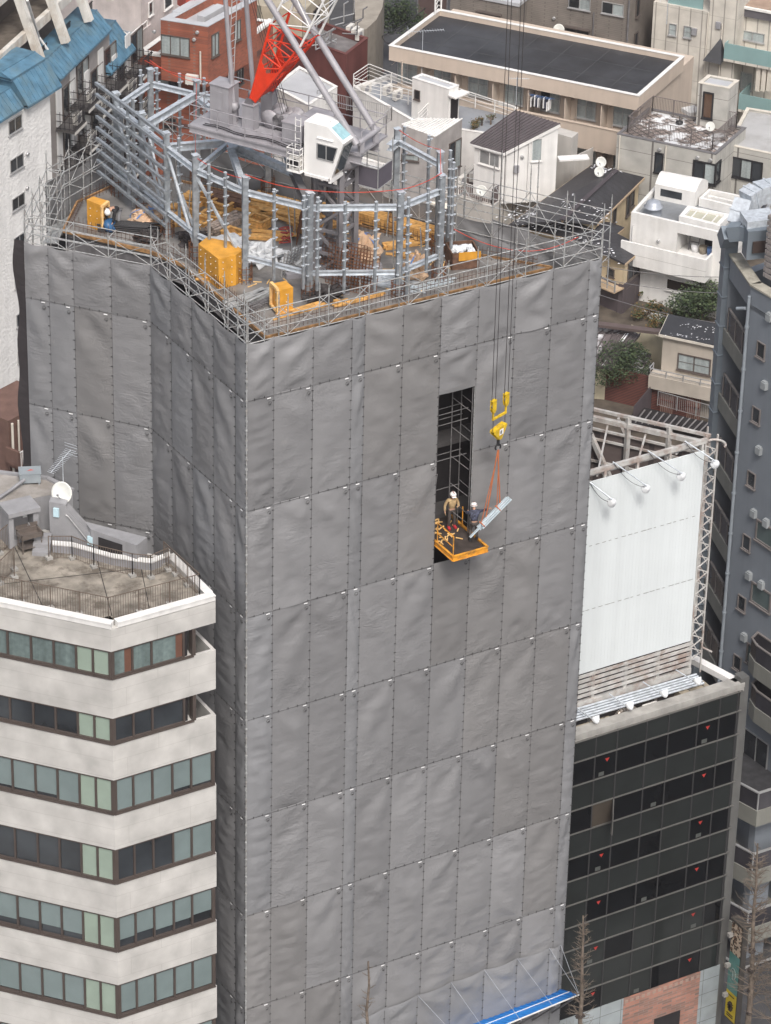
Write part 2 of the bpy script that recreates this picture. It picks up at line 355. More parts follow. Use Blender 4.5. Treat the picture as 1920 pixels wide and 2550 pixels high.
    return m.build(name, [TM[tm], tiem, labm, ringm], parent)
ZR = [40, 37.45, 32.35, 27.25, 22.15, 17.05, 11.95, 6.85, 1.75, GZ+.1]
XF = [0, 1.2, 3.0, 4.8, 5.4, 7.2, 9.0, 10.8, 12.6, 14.4, 16.2, 16.8]
fr_s = thing('sheeting_screen', 'wide grey tarpaulin screen laced over the street face of the scaffold', 'tarpaulin', (8.4, 0, GZ), 'grey sheeting screens round the tower')
for c in range(11):
    for r_ in range(9):
        if c == 6 and r_ == 2: 
            continue
        z1, z0 = ZR[r_], ZR[r_+1]; seed = c*13+r_*7+1
        if c == 6 and r_ == 1:
            tarp((XF[c], 0), (XF[c+1], 0), 35.45, z1, fr_s, seed, '', False, 1.3, 0); continue
        tm = 2 if XF[c+1]-XF[c] < 1 or (c == 0 and r_ in (3, 4, 5)) else (1 if (seed*37) % 10 < 3 else 0)
        tarp((XF[c], 0), (XF[c+1], 0), z0, z1, fr_s, seed, 'slack' if (seed*17) % 7 == 0 else '', r_ == 0, 1.0+.5*(r_ > 4)+(.9 if c == 0 else 0), tm)
m = MB()
for i, x in enumerate(XF):
    if i in (0,): continue
    m.tube((x, .02, GZ), (x, .02, 40), .024, 6)
m.build('lacing_post', tubesteel, fr_s)
# side screens, face A (x = 0) and face B (towards the rear left)
YA = [8.1, 6.3, 4.5, 2.7, .9, 0]; P_B0, P_B1 = V((-3.85, 12.55, 0)), V((-.2, 8.1, 0))
PB = [P_B0+(P_B1-P_B0)*t for t in (0, .19, .39, .69, 1)]
sa = thing('sheeting_screen', 'narrow grey tarpaulin screen on the shaded side facing the striped white block', 'tarpaulin', (0, 4, GZ), 'grey sheeting screens round the tower')
sb = thing('sheeting_screen', 'grey tarpaulin screen on the far left face next to the white stucco block', 'tarpaulin', (-2, 10.3, GZ), 'grey sheeting screens round the tower')
def xa(y): return -.2*y/8.1
for c in range(5):
    for r_ in range(9):
        seed = 200+c*11+r_*5
        tarp((xa(YA[c]), YA[c]), (xa(YA[c+1]), YA[c+1]), ZR[r_+1], ZR[r_], sa, seed, '', r_ == 0, 1.2, 2 if c == 4 or seed % 4 == 0 else 0)
for c in range(4):
    for r_ in range(9):
        seed = 300+c*11+r_*5
        tarp(PB[c], PB[c+1], ZR[r_+1], ZR[r_], sb, seed, '', r_ == 0, .8, (2, 2, 1, 0)[c] if r_ else 0)
m = MB()
for y in YA[1:-1]: m.tube((xa(y)+.02, y, GZ), (xa(y)+.02, y, 40), .024, 6)
m.build('lacing_post', tubesteel, sa)
m = MB()
for p in PB: m.tube((p.x+.02, p.y+.02, GZ), (p.x+.02, p.y+.02, 40), .024, 6)
m.build('lacing_post', tubesteel, sb)
blk = MB()                                                          # dark mesh curtain at the far-left corner
pts = []
for j in range(120):
    z = 40-j*.36; pts.append((P_B0.x-.12-.22*noise.noise(V((j*.16, 0, 0)))-.18, P_B0.y+.35, z))
for j in range(119):
    a, b = pts[j], pts[j+1]; blk.quad(a, b, (P_B0.x, P_B0.y+.05, b[2]), (P_B0.x, P_B0.y+.05, a[2]))
blk.build('edge_netting', mat('black_net', (.03, .026, .028), .9), sb)
# exposed corner standard with couplers, full height
m = MB(); m.tube((-.05, -.06, GZ), (-.05, -.06, 41.9), .03, 8)
z = GZ+.2
while z < 41.8: m.tube((-.05, -.06, z), (-.05, -.06, z+.07), .05, 8); z += .45
m.build('corner_post', tubesteel, fr_s)
# ================================================================ scaffold above the sheeting
OUT = [(0, 0), (16.8, 0), (13.1, 5.7), (9.5, 11.9), (5.6, 18.3), (3.3, 18.7), (-1, 16.4), (-3.85, 12.55), (-.2, 8.1)]
galv = mat('galvanised_plank', (.42, .43, .43), .5, .4, nscale=4, var=.25)
def run(a, b, label, ztop, rails, tall=(), inner=True, planks=False, brace=2, bay=1.8, zb=38.2, seed=0):
    a, b = V((*a, 0)), V((*b, 0)); d = b-a; L = d.length; dn = d.normalized(); nn = V((-dn.y, dn.x, 0)); k = max(1, round(L/bay)); r = random.Random(seed)
    t = thing('scaffold_run', label, 'scaffolding', ((a.x+b.x)/2, (a.y+b.y)/2, zb), 'scaffold runs round the roof deck')
    for side in ((0, 1) if inner else (0,)):
        o = nn*.75*side+nn*.04
        for i in range(k+1):
            p = a+d*(i/k)+o; zt = ztop+(r.uniform(-.25, .3) if i not in tall else 1.0)
            m = MB(); m.tube((p.x, p.y, zb), (p.x, p.y, zt), .026, 6)
            z = zb+.3
            while z < zt: m.tube((p.x, p.y, z), (p.x, p.y, z+.05), .04, 6); z += .9
            m.tube((p.x, p.y, zt), (p.x, p.y, zt+.14), .016, 5); m.build('post', tubesteel, t)
        for z in rails:
            m = MB(); m.tube(a+o+V((0, 0, z)), b+o+V((0, 0, z)), .022, 6); m.build('ledger', tubesteel, t)
    if inner:
        for i in range(k+1):
            for z in rails[::2]:
                m = MB(); p = a+d*(i/k)+nn*.04; m.tube(p+V((0, 0, z)), p+nn*.75+V((0, 0, z)), .02, 5); m.build('transom', tubesteel, t)
    for i in range(k):
        if brace and i % brace == 0 or r.random() < .3:
            p, q = a+d*(i/k)+nn*.04, a+d*((i+1)/k)+nn*.04; m = MB()
            m.tube(p+V((0, 0, rails[0])), q+V((0, 0, ztop-.1)), .015, 5); m.tube(q+V((0, 0, rails[0])), p+V((0, 0, ztop-.1)), .015, 5); m.build('brace', tubesteel, t)
    if planks:
        for i in range(k):
            if r.random() < .25: continue
            p = a+d*(i/k)+nn*.1; m = MB()
            for q in range(3): m.para(p+nn*(.02+.21*q)+V((0, 0, 38.35)), d/k*.97, nn*.19, V((0, 0, .05)))
            m.build('platform', galv, t)
    return t
run(OUT[0], OUT[1], 'scaffold tubes rising along the street edge of the roof deck', 41.4, (39.95, 40.4, 40.85), tall=(), brace=2, planks=True, seed=1)
run(OUT[8], OUT[0], 'scaffold tubes rising along the shaded side edge of the roof deck', 41.4, (39.95, 40.4, 40.85), brace=1, planks=True, seed=2)
run(OUT[7], OUT[8], 'scaffold tubes at the far left edge beside the bent-over worker', 41.0, (39.95, 40.4, 40.85), brace=3, planks=True, seed=3)
run(OUT[6], OUT[7], 'leftmost scaffold tubes in front of the white stucco wall', 41.6, (39.8, 40.5, 41.1), brace=1, planks=True, seed=4)
run(OUT[5], OUT[6], 'scaffold tubes behind the left orange form box by the balconies', 41.6, (39.8, 40.5, 41.1), brace=1, planks=True, seed=5)
run(OUT[2], OUT[1], 'tall scaffold tubes at the sharp right corner in front of black roofs', 42.3, (39.7, 40.4, 41.1, 41.8), tall=(1, 2), brace=1, seed=6)
run(OUT[3], OUT[2], 'scaffold tubes behind the timber stacks on the far edge of the deck', 41.6, (39.7, 40.5, 41.2), brace=2, seed=7)
run(OUT[4], OUT[3], 'scaffold tubes on the far edge of the deck behind the crane mast', 41.4, (39.7, 40.5, 41.2), brace=2, seed=8)
# low rear sheets standing above the deck
bs = thing('sheeting_screen', 'low grey sheets on the rear edge of the deck behind the timber', 'tarpaulin', (12, 7, 36), 'grey sheeting screens round the tower')
sd = 600
for a, b in ((OUT[1], OUT[2]), (OUT[2], OUT[3]), (OUT[3], OUT[4]), (OUT[5], OUT[6])):
    a, b = V((*a, 0)), V((*b, 0)); k = round((b-a).length/1.8)
    for i in range(k):
        p, q = a+(b-a)*(i/k), a+(b-a)*((i+1)/k); sd += 1
        tarp(p, q, 36, 40.55-.2*((i) % 2), bs, sd, '', True, 1.2, 0)
# ================================================================ steel frame on the deck
sf = thing('steel_structure', 'galvanised steel columns and beams standing bolted together on the roof deck', 'steelwork', (6, 8, 39.2))
gdark = mat('galvanised_column', (.30, .325, .35), .45, .35, nscale=4, var=.3)
def column(x, y, zt, w=.3, box=False, br=True, dirs=((1, 0), (0, -1)), z0=39.2, step=.5, name='column', cl=None):
    m = MB(); p, q = V((x, y, z0)), V((x, y, zt))
    if box: m.bar(p, q, w, w)
    else: m.hbar(p, q, w, w, .03, (.3, 1, 0))
    m.cur = 1; m.box(x-w*.6, y-w*.6, zt, x+w*.6, y+w*.6, zt+.025)
    if br:
        z = z0+1.1
        while z < zt-.05:
            for dx, dy in dirs:
                c = V((x+dx*w*.5, y+dy*w*.5, z)); dd = V((dx, dy, 0)); s = V((-dy, dx, 0))
                m.para(c-s*.06, s*.12, dd*.11, V((0, 0, .012))); m.para(c-s*.006-V((0, 0, .08)), s*.012, dd*.06, V((0, 0, .08)))
            z += step
    return m.build(name, [gdark, gsteel], sf)
HC = [(2.4, 16.4), (2.42, 14.0), (2.42, 11.7), (2.46, 9.14), (3.28, 6.3), (4.88, 3.75), (8.2, 2.1), (10.5, 2.7), (11.75, 4.9), (11.34, 7.75), (6.08, 16.0), (4.86, 18.0), (8.2, 13.4)]
for i, (x, y) in enumerate(HC):
    column(x, y, 44 if i not in (8, 9) else 43.9, .24, i in (5, 7), i not in (9, 12), ((-.7, -.7), (.9, -.4)) if i in (5, 6, 7) else ((.7, -.7),), step=.52)
    m = MB()                                                        # rebar cage and studs at the base
    for k in range(10):
        t = 2*PI*k/10; m.tube((x+.3*math.cos(t), y+.3*math.sin(t), 39.2), (x+.3*math.cos(t), y+.3*math.sin(t), 40.0+rnd.uniform(-.1, .1)), .014, 4, cap=False)
    for z in (39.4, 39.65, 39.9):
        for k in range(8): t0, t1 = 2*PI*k/8, 2*PI*(k+1)/8; m.bar((x+.31*math.cos(t0), y+.31*math.sin(t0), z), (x+.31*math.cos(t1), y+.31*math.sin(t1), z), .02)
    m.build('rebar_cage', rust, sf)
def P2(i): return HC[i]
def beam(p, q, z, w=.17, h=.25, z2=None, name='beam', mt=None, sh=.16):
    p, q = V((*p[:2], z)), V((*q[:2], z if z2 is None else z2)); d = (q-p).normalized(); m = MB(); m.hbar(p+d*sh, q-d*sh, w, h, .025); return m.build(name, mt or gsteel, sf)
ring_ = [(0, 1), (1, 2), (2, 3), (3, 4), (4, 5), (5, 6), (6, 7), (7, 8), (8, 9), (0, 11), (11, 10)]
for a, b in ring_:
    beam(P2(a), P2(b), 43.3)
for a, b in [(0, 1), (1, 2), (2, 3), (3, 4), (4, 5), (5, 6), (6, 7)]:
    beam(P2(a), P2(b), 40.35, .16, .2)
J = at(570, 355, z=43.3)[:2]; J2 = at(720, 405, z=43.3)[:2]; J3 = at(735, 435, z=43.2)[:2]
beam(P2(10), P2(1), 43.3, .22, .34); beam(P2(2), J, 43.3, .22, .34); beam(P2(3), J, 43.25); beam(P2(4), J, 43.3, .24, .34)
beam(J, J3, 43.25, .24, .34); beam(P2(5), J2, 43.3, .3, .4, mt=dsteel); beam(P2(10), P2(12), 43.3); beam(P2(12), J2, 43.2)
beam(J, J2, 43.0, .2, .3); beam(at(490, 240, z=43.4), at(528, 292, z=43.0), 43.35, .2, .25)
beam(P2(9), at(965, 372, z=43.3), 43.3, .3, .3)
for (a, b) in (((1, 44-.8), (2, 39.6)), ((2, 43.2), (3, 39.6)), ((3, 43.1), (4, 40)), ((0, 43), (1, 39.8))):    # rod braces
    m = MB(); pa, pb = P2(a[0]), P2(b[0]); m.bar((*pa, a[1]), (pb[0], pb[1], b[1]), .10, .10); m.build('brace', gsteel, sf)
m = MB(); a, b = at(365, 310, z=42.9), at(408, 505, z=40.0); m.bar(a, b, .09); m.build('brace', gsteel, sf)
m = MB(); a, b = at(452, 485, z=41), at(480, 562, z=39.9); m.bar(a, b, .11); m.build('brace', gsteel, sf)
# cladding rails on the left row
A0, A1 = V((2.0, 17.6, 0)), V((2.12, 11.3, 0))
for k in range(9):
    z = 44.05-.52*k; m = MB()
    m.bar(A0+V((0, 0, z)), A1+V((0, 0, z)), .05, .13); m.bar(A0+V((.05, 0, z+.05)), A1+V((.05, 0, z+.05)), .10, .02)
    for i in range(6):
        p = A0.lerp(A1, (i+.4)/6); m.para(p+V((0, -.05, z-.02)), (.26, 0, 0), (0, .1, 0), (0, 0, .014))
    m.build('cladding_rail', gdark, sf)
# slender cladding posts with cleats
for u, v, zt, zb in [(520, 410, 44, 40.4), (561, 430, 44, 40.6), (683, 472, 44, 39.9), (860, 503, 44, 39.9), (937, 503, 44, 40), (1067, 470, 44, 40.2), (447, 184, 44, 39.6), (350, 175, 44, 41), (390, 170, 44, 41), (508, 195, 44, 41), (318, 270, 44, 40), (445, 345, 44, 40), (1069, 338, 44, 41.5), (1122, 375, 44, 40), (1130, 405, 43.9, 39.6), (792, 492, 44, 39.8), (757, 488, 44, 39.8), (1018, 492, 44, 39.6), (1008, 316, 44, 40)]:
    p = at(u, v, z=zt); column(p.x, p.y, zt, .10, True, True, ((-.7, -.7), (.9, -.4)), zb, .42, 'cladding_post')
for u, v in ((302, 258), (331, 245)):
    p = at(u, v, z=43.6); column(p.x, p.y, 43.6, .12, True, True, ((.7, -.7),), 39.4, .5, 'cladding_post')
# thin props, struts and lifting lines among the columns
for k in range(16):
    a_ = rnd.choice(HC); b_ = rnd.choice(HC); t_ = rnd.uniform(.2, .8); p = V((a_[0]+(b_[0]-a_[0])*t_, a_[1]+(b_[1]-a_[1])*t_, 39.2)); h_ = rnd.uniform(1.4, 4.0)
    m = MB(); m.tube(p, p+V((rnd.uniform(-.5, .5), rnd.uniform(-.5, .5), h_)), .028, 5); m.build('prop', tubesteel, sf)
# beams resting in a bundle on the frame
bt = thing('steel_bundle', 'bundle of small steel sections lying across the frame by the crane deck', 'steel sections', at(590, 370, z=43.6))
d0 = at(640, 400, z=43.6); d1 = at(570, 368, z=43.6)
for k in range(9):
    m = MB(); p = at(566+k*8, 372-k*1.2, z=43.6+.03*(k % 3)); q = at(590+k*9, 352-k*.6+4, z=43.62+.03*(k % 2)); m.hbar(p, q, .09, .07, .012); m.build('section', gsteel, bt)
# safety lines
def rope(pts, r, name, m_, label, cat, sag=0., group=None):
    m = MB()
    for p, q in zip(pts[:-1], pts[1:]):
        L = [p.lerp(q, i/10)-V((0, 0, sag*4*(i/10)*(1-i/10))) for i in range(11)]; m.path(L, r, 4)
    o = m.build(name, m_, None, pts[0]); return tag(o, label, cat, group)
H = lambda i, z=44.1: V((*HC[i], z))
rope([H(4), H(5), H(6), H(7)], .016, 'safety_line', redrope, 'red safety line strung between the front column tops', 'rope', .12, 'red safety lines')
rope([V((*HC[11], 44.4)), H(10, 43.9), H(3, 43.9), H(4, 43.9)], .014, 'safety_line', redrope, 'red safety line over the column tops at the far left of the deck', 'rope', .15, 'red safety lines')
rope([at(360, 150, z=44.8), at(470, 190, z=45.4), at(600, 205, z=45.4)], .014, 'safety_line', redrope, 'red line running from the left columns to the grey crane machinery', 'rope', .1, 'red safety lines')
rope([H(7, 43.4), H(8, 44), H(9, 43.9)], .014, 'safety_line', redrope, 'red safety line between the right hand columns under the grey house', 'rope', .15, 'red safety lines')
rope([at(1130, 570, z=40.9), at(1300, 625, z=40.8), at(1440, 590, z=41.0)], .014, 'safety_line', redrope, 'red line slung in the scaffold at the sharp right corner', 'rope', .2, 'red safety lines')
# ================================================================ tower crane
def E_(e, d, z): return V((e*.863+d*.505, e*.505-d*.863, z))
cr = thing('tower_crane', 'grey luffing tower crane with white cab and red boom foot on the deck', 'crane', E_(8.67, -1.06, 39.2))
cgrey = mat('crane_grey', (.33, .32, .34), .45, .1, nscale=1.5, var=.12, streak=.12); cred = mat('crane_red', (.66, .045, .015), .45, nscale=2, var=.12); cwhite = mat('crane_white', (.78, .77, .75), .35, nscale=2, var=.04, streak=.06)
mastm = mat('mast_grey', (.22, .21, .22), .55, .2, nscale=2, var=.2)
m = MB(); hw = .62
legs = [(8.67+a*hw, -1.06+b*hw) for a, b in ((-1, -1), (1, -1), (1, 1), (-1, 1))]
for e, d in legs: m.hbar(E_(e, d, 39.2), E_(e, d, 44.4), .22, .22, .03)
for i in range(4):
    a, b = legs[i], legs[(i+1) % 4]; z = 39.3; f = 0
    while z < 44.2:
        z2 = min(z+1.05, 44.3); m.bar(E_(*a, z), E_(*b, z), .12)
        p, q = (a, b) if f else (b, a); m.bar(E_(*p, z), E_(*q, z2), .11); f = 1-f; z = z2
m.build('mast', mastm, cr)
for i, (e, d) in enumerate(legs):                                   # flared base gussets
    m = MB()
    for s in (1, -1):
        p = E_(e, d, 39.2); sx = .6 if e > 8.67 else -.6; sy = .6 if d > -1.06 else -.6
    m.add([E_(e, d, 39.2), E_(e+sx, d, 39.2), E_(e+sx*.5, d, 39.8), E_(e, d, 40.6)], [(0, 1, 2, 3)]); m.add([E_(e, d, 39.25), E_(e, d+sy, 39.25), E_(e, d+sy*.5, 39.8), E_(e, d, 40.6)], [(0, 1, 2, 3)])
    m.bar(E_(e, d, 39.3), E_(e+sx*1.4, d+sy*1.4, 39.3), .25, .25)
    m.build('mast_base', cgrey, cr)
m = MB(); m.lathe(E_(8.67, -1.06, 44.3), [(0, 0), (1.05, 0), (1.1, .15), (1.1, .45), (.95, .6), (.95, .75), (0, .75)], 24); m.build('slewing_ring', mastm, cr)
m = MB(); m.para(E_(6.9, -7.1, 45.1), E_(3.5, 0, 0), E_(0, 5.4, 0), V((0, 0, .1))); m.para(E_(8.15, -1.7, 45.1), E_(2.25, 0, 0), E_(0, 2.1, 0), V((0, 0, .1)))
m.hbar(E_(7.7, -7.1, 44.9), E_(7.7, -1.75, 44.9), .2, .38); m.hbar(E_(8.25, -1.75, 44.9), E_(8.25, .4, 44.9), .2, .38); m.hbar(E_(9.7, -7.1, 44.9), E_(9.7, .4, 44.9), .2, .38)
m.hbar(E_(6.95, -7.05, 45.02), E_(6.95, -1.75, 45.02), .12, .3)
m.build('machinery_deck', cgrey, cr)
def rail(pts, hs, sp, r=.018, name='handrail', mt=None, par=cr, rp=None):
    m = MB()
    for p, q in zip(pts[:-1], pts[1:]):
        for h in hs: m.tube(p+V((0, 0, h)), q+V((0, 0, h)), r, 5)
        n = max(1, round((q-p).length/sp))
        for i in range(n+1): w = p.lerp(q, i/n); m.tube(w, w+V((0, 0, hs[-1])), rp or r, 5)
    return m.build(name, mt or cgrey, par)
rail([E_(6.95, -7.05, 45.2), E_(6.95, -1.7, 45.2)], (.45, .9), 1.3, .022); rail([E_(6.95, -7.05, 45.2), E_(10.35, -7.05, 45.2), E_(10.35, .35, 45.2), E_(8.3, .35, 45.2)], (.45, .9), 1.2, .022)
m = MB(); m.para(E_(7.5, -6.4, 45.2), E_(.8, 0, 0), E_(0, .9, 0), V((0, 0, 1.75))); m.para(E_(7.46, -6.44, 46.95), E_(.88, 0, 0), E_(0, .98, 0), V((0, 0, .04))); m.para(E_(7.49, -6.1, 45.9), E_(-.02, 0, 0), E_(0, .3, 0), V((0, 0, .8)))
m.build('control_cabinet', cgrey, cr)
for e in (7.95, 9.45):
    m = MB(); m.para(E_(e-.22, -5.0, 45.2), E_(.44, 0, 0), E_(0, .55, 0), V((0, 0, 1.1))); m.para(E_(e-.26, -5.04, 46.3), E_(.52, 0, 0), E_(0, .63, 0), V((0, 0, .03)))
    for s in (-.16, .14): m.add([E_(e+s, -4.95, 46.3), E_(e+s, -4.45, 46.3), E_(e+s, -4.6, 46.6), E_(e+s, -4.82, 46.6)], [(0, 1, 2, 3), (3, 2, 1, 0)])
    m.build('boom_pedestal', cgrey, cr)
for e0, dd, w, l, h in ((7.45, -2.9, .85, .95, .85), (8.6, -2.6, .9, 1.1, .75), (7.2, -1.62, .5, .5, .65)):
    m = MB(); m.para(E_(e0, dd, 45.25), E_(w, 0, 0), E_(0, l, 0), V((0, 0, h))); m.para(E_(e0-.03, dd-.03, 45.25+h), E_(w+.06, 0, 0), E_(0, l+.06, 0), V((0, 0, .05))); m.build('winch_motor_box', cgrey, cr)
for k, (dd, rr) in enumerate(((-4.0, .42), (-3.55, .34), (-3.2, .42))):
    m = MB(); ax = (.863, .505, 0); m.lathe(E_(8.3, dd, 45.62), [(0, 0), (rr, 0), (rr, .06), (rr*.6, .07), (rr*.6, .85), (rr, .86), (rr, .92), (0, .92)], 18, ax)
    m.build('winch_drum', mastm if k % 2 else cgrey, cr)
m = MB()
for k in range(26):
    t = k*.5; p = E_(7.6+.22*math.cos(t), -1.9+.3*math.sin(t), 45.25+.008*k); t += .5; q = E_(7.6+.22*math.cos(t), -1.9+.3*math.sin(t), 45.25+.008*(k+1)); m.tube(p, q, .025, 5)
for s in (7.1, 7.25, 8.4): m.path([E_(s+.1*math.sin(i*1.3), -6.5+i*.5, 45.26) for i in range(10)], .02, 5)
m.build('cable', black, cr)
# A-frame
ap = [E_(7.95, -6.2, 53.9), E_(9.45, -6.2, 53.9)]
for k, e in enumerate((7.92, 9.48)):
    m = MB(); m.tube(E_(e, .35, 45.7), ap[k], .145, 14); m.build('frame_front_leg', cgrey, cr)
    m = MB(); m.tube(E_(e, -5.5, 46.0), ap[k], .10, 12); m.lathe(E_(e-.14, -5.5, 46.0), [(0, 0), (.2, 0), (.2, .28), (0, .28)], 14, (.863, .505, 0)); m.bar(E_(e, -5.5, 45.2), E_(e, -5.5, 46), .16); m.build('frame_rear_leg', cgrey, cr)
m = MB(); m.tube(ap[0], ap[1], .12, 10); m.lathe(E_(8.3, -6.2, 54.0), [(0, 0), (.35, 0), (.35, .8), (0, .8)], 16, (.863, .505, 0)); m.build('frame_head', cgrey, cr)
m = MB(); m.tube(E_(8.06, .35, 45.7), E_(9.7, .35, 45.7), .12, 12)
m.bar(E_(9.48, .35, 45.2), E_(9.48, .35, 45.7), .2); m.bar(E_(8.3, .35, 45.2), E_(8.3, .35, 45.7), .2)
m.build('frame_cross_tube', cgrey, cr)
# boom: red foot section then white lattice up to the tip high above the picture
TIP = V((11, -1.5, 70.0)); F0 = E_(8.7, -4.65, 46.45); ax = (TIP-F0).normalized(); eb = V((.863, .505, 0)); nb = ax.cross(eb).normalized()
LB = (TIP-F0).length
def Bp(s, a, b): return F0+ax*s+eb*a+nb*b
def lattice(m, s0, s1, w0, w1, h0, h1, nseg, rc, rl):
    def wh(s):
        t = (s-s0)/(s1-s0); return w0+(w1-w0)*t, h0+(h1-h0)*t
    for a, b in ((-1, -1), (1, -1), (1, 1), (-1, 1)):
        W, Hh = wh(s0); W2, H2 = wh(s1); m.tube(Bp(s0, a*W/2, b*Hh/2), Bp(s1, a*W2/2, b*H2/2), rc, 8)
    for i in range(nseg):
        sA, sB = s0+(s1-s0)*i/nseg, s0+(s1-s0)*(i+1)/nseg; W, Hh = wh(sA); W2, H2 = wh(sB); W, Hh, W2, H2 = W/2, Hh/2, W2/2, H2/2
        f = 1 if i % 2 else -1
        for a in (-1, 1): m.tube(Bp(sA, a*W, -f*Hh), Bp(sB, a*W2, f*H2), rl, 5)
        for b in (-1, 1): m.tube(Bp(sA, -f*W, b*Hh), Bp(sB, f*W2, b*H2), rl, 5)
        m.tube(Bp(sB, -W2, -H2), Bp(sB, W2, -H2), rl, 5); m.tube(Bp(sB, -W2, H2), Bp(sB, W2, H2), rl, 5); m.tube(Bp(sB, -W2, -H2), Bp(sB, -W2, H2), rl, 5); m.tube(Bp(sB, W2, -H2), Bp(sB, W2, H2), rl, 5)
m = MB(); lattice(m, 0, 3.6, 1.35, 1.5, .25, 1.55, 5, .06, .032)
def plate(m, pts, n, t=.03):
    pts = [V(p) for p in pts]; c = n*t; k = len(pts); m.add(pts+[p+c for p in pts], [tuple(range(k)), tuple(range(2*k-1, k-1, -1))]+[(i, k+i, k+(i+1) % k, (i+1) % k) for i in range(k)])
for a in (-1, 1):                                                   # plated sides of the boom foot
    s2 = 2.0; hh = lambda s: .25+1.3*s/3.6
    ww = lambda s: 1.35+.15*s/3.6
    plate(m, [Bp(0, a*ww(0)/2, -hh(0)/2-.03), Bp(1.9, a*ww(1.9)/2, -hh(1.9)/2), Bp(1.5, a*ww(1.5)/2, 0), Bp(1.9, a*ww(1.9)/2, hh(1.9)/2), Bp(0, a*ww(0)/2, hh(0)/2+.03)], eb*a)
for b in (-1, 1):
    hw_ = .66
    # plate with a hole: built as a ring of quads between the outline and a circle
    oc = [Bp(.15, -hw_, b*(.15)), Bp(.15, hw_, b*.15), Bp(1.15, hw_+.02, b*(.125+1.3*1.15/7.2)), Bp(2.0, hw_+.03, b*(.125+1.3*2/7.2)), Bp(2.0, -hw_-.03, b*(.125+1.3*2/7.2)), Bp(1.15, -hw_-.02, b*(.125+1.3*1.15/7.2))]
    if b > 0: continue
    N_ = 24; vs = []
    for i in range(N_):
        t = 2*PI*i/N_; c_, s_ = math.cos(t), math.sin(t); sc_ = min(hw_/max(abs(c_), 1e-3), .95/max(abs(s_), 1e-3)); vs.append((c_*sc_, 1.1+s_*sc_))
    for i in range(N_): t = 2*PI*i/N_; vs.append((.26*math.cos(t), 1.35+.26*math.sin(t)))
    P_ = [Bp(s, a, b*(.125+1.3*s/7.2)) for a, s in vs]
    m.add(P_, [(i, (i+1) % N_, N_+(i+1) % N_, N_+i) for i in range(N_)])
m.build('boom_foot', cred, cr)
m = MB(); lattice(m, 3.6, LB, 1.5, 1.4, 1.55, 1.3, 22, .05, .026); m.build('boom', cwhite, cr)
m = MB()
for a, n_ in ((-.25, 0), (.2, 1)):
    for s in (0, .45): pass
LD = [(-.15, -.5), (.25, -.5)]
for a, b in ((-.3, 0), (.1, 0)): m.tube(E_(9.05+a, -6.3, 46), E_(9.0+a, -5.9, 54), .02, 5)
for k in range(22): z = 46.3+.35*k; m.tube(E_(8.75, -6.3+.4*(z-46)/8, z), E_(9.15, -6.3+.4*(z-46)/8, z), .014, 4)
m.build('ladder', mat('ladder_white', (.5, .5, .5), .5), cr)
# luffing and hoist ropes between winches, frame head and boom
m = MB()
for e in (8.45, 8.6, 8.8, 8.95): m.tube(E_(e, -3.5, 45.9), E_(e, -6.2, 54.2), .011, 4)
for e in (8.5, 8.85): m.tube(E_(e, -6.2, 54.2), TIP+eb*(e-8.7)-V((0, 0, 2)), .012, 4)
m.build('luffing_rope', black, cr)
# cab
m = MB(); e0, e1 = 7.03, 8.03; sidep = [(-1.6, 44.3), (-.32, 44.3), (.24, 46.02), (-.5, 46.6), (-1.6, 46.6)]
n_ = len(sidep); m.add([E_(e0, d, z) for d, z in sidep]+[E_(e1, d, z) for d, z in sidep], [tuple(range(n_)), tuple(range(2*n_-1, n_-1, -1))]+[(i, n_+i, n_+(i+1) % n_, (i+1) % n_) for i in range(n_)])
m.para(E_(e0-.03, -.42, 44.14), E_(1.0, 0, 0), E_(0, .12, 0), V((0, 0, .2))); m.para(E_(e0-.03, -1.55, 44.22), E_(.06, 0, 0), E_(0, 1.2, 0), V((0, 0, .12)))
m.para(E_(e0-.06, -.98, 46.02), E_(.07, 0, 0), E_(0, .75, 0), V((0, 0, .03)))
for d in (-1.4, -.6): m.tube(E_(7.5, d, 46.6), E_(7.5, d, 46.72), .04, 6)
cab = m.build('cab', cwhite, cr)
gl = mat('cab_glass', (.05, .07, .075), .08, spec=.8); glb = mat('cab_roof_glass', (.30, .48, .52), .12, nscale=6, var=.15, spec=.8)
m = MB(); nrm = (E_(0, .74, 0)+V((0, 0, 0))).normalized()
def slab_on(m, pts, off, t=.012):
    n = (pts[1]-pts[0]).cross(pts[2]-pts[0]).normalized(); pts = [p+off for p in pts]; m.add(pts, [tuple(range(len(pts)))])
upn = E_(0, .58, .74)*.02
m.add([E_(e0+.15, -.42, 46.53)+upn, E_(e1-.12, -.42, 46.53)+upn, E_(e1-.12, .12, 46.11)+upn, E_(e0+.15, .12, 46.11)+upn], [(0, 1, 2, 3)]); m.build('roof_window', glb, cab)
fo = E_(0, .02, 0)
m = MB(); m.add([E_(e0+.12, -.24, 44.5)+fo, E_(e1-.1, -.24, 44.5)+fo, E_(e1-.1, .19, 45.85)+fo, E_(e0+.12, .19, 45.85)+fo], [(0, 1, 2, 3)]); m.build('front_window', gl, cab)
m = MB(); so_ = E_(-.012, 0, 0)
m.add([E_(e0, -.95, 45.15)+so_, E_(e0, -.22, 45.15)+so_, E_(e0, -.05, 45.75)+so_, E_(e0, -.95, 45.75)+so_], [(0, 1, 2, 3)]); sw = m.build('side_window', glassd, cab)
m = MB()
for a, b in (((-.98, 45.12), (-.2, 45.12)), ((-.98, 45.78), (-.02, 45.78)), ((-.98, 45.12), (-.98, 45.78)), ((-.22, 45.12), (-.03, 45.78)), ((-.55, 45.12), (-.55, 45.78))): m.bar(E_(e0-.02, *a), E_(e0-.02, *b), .035)
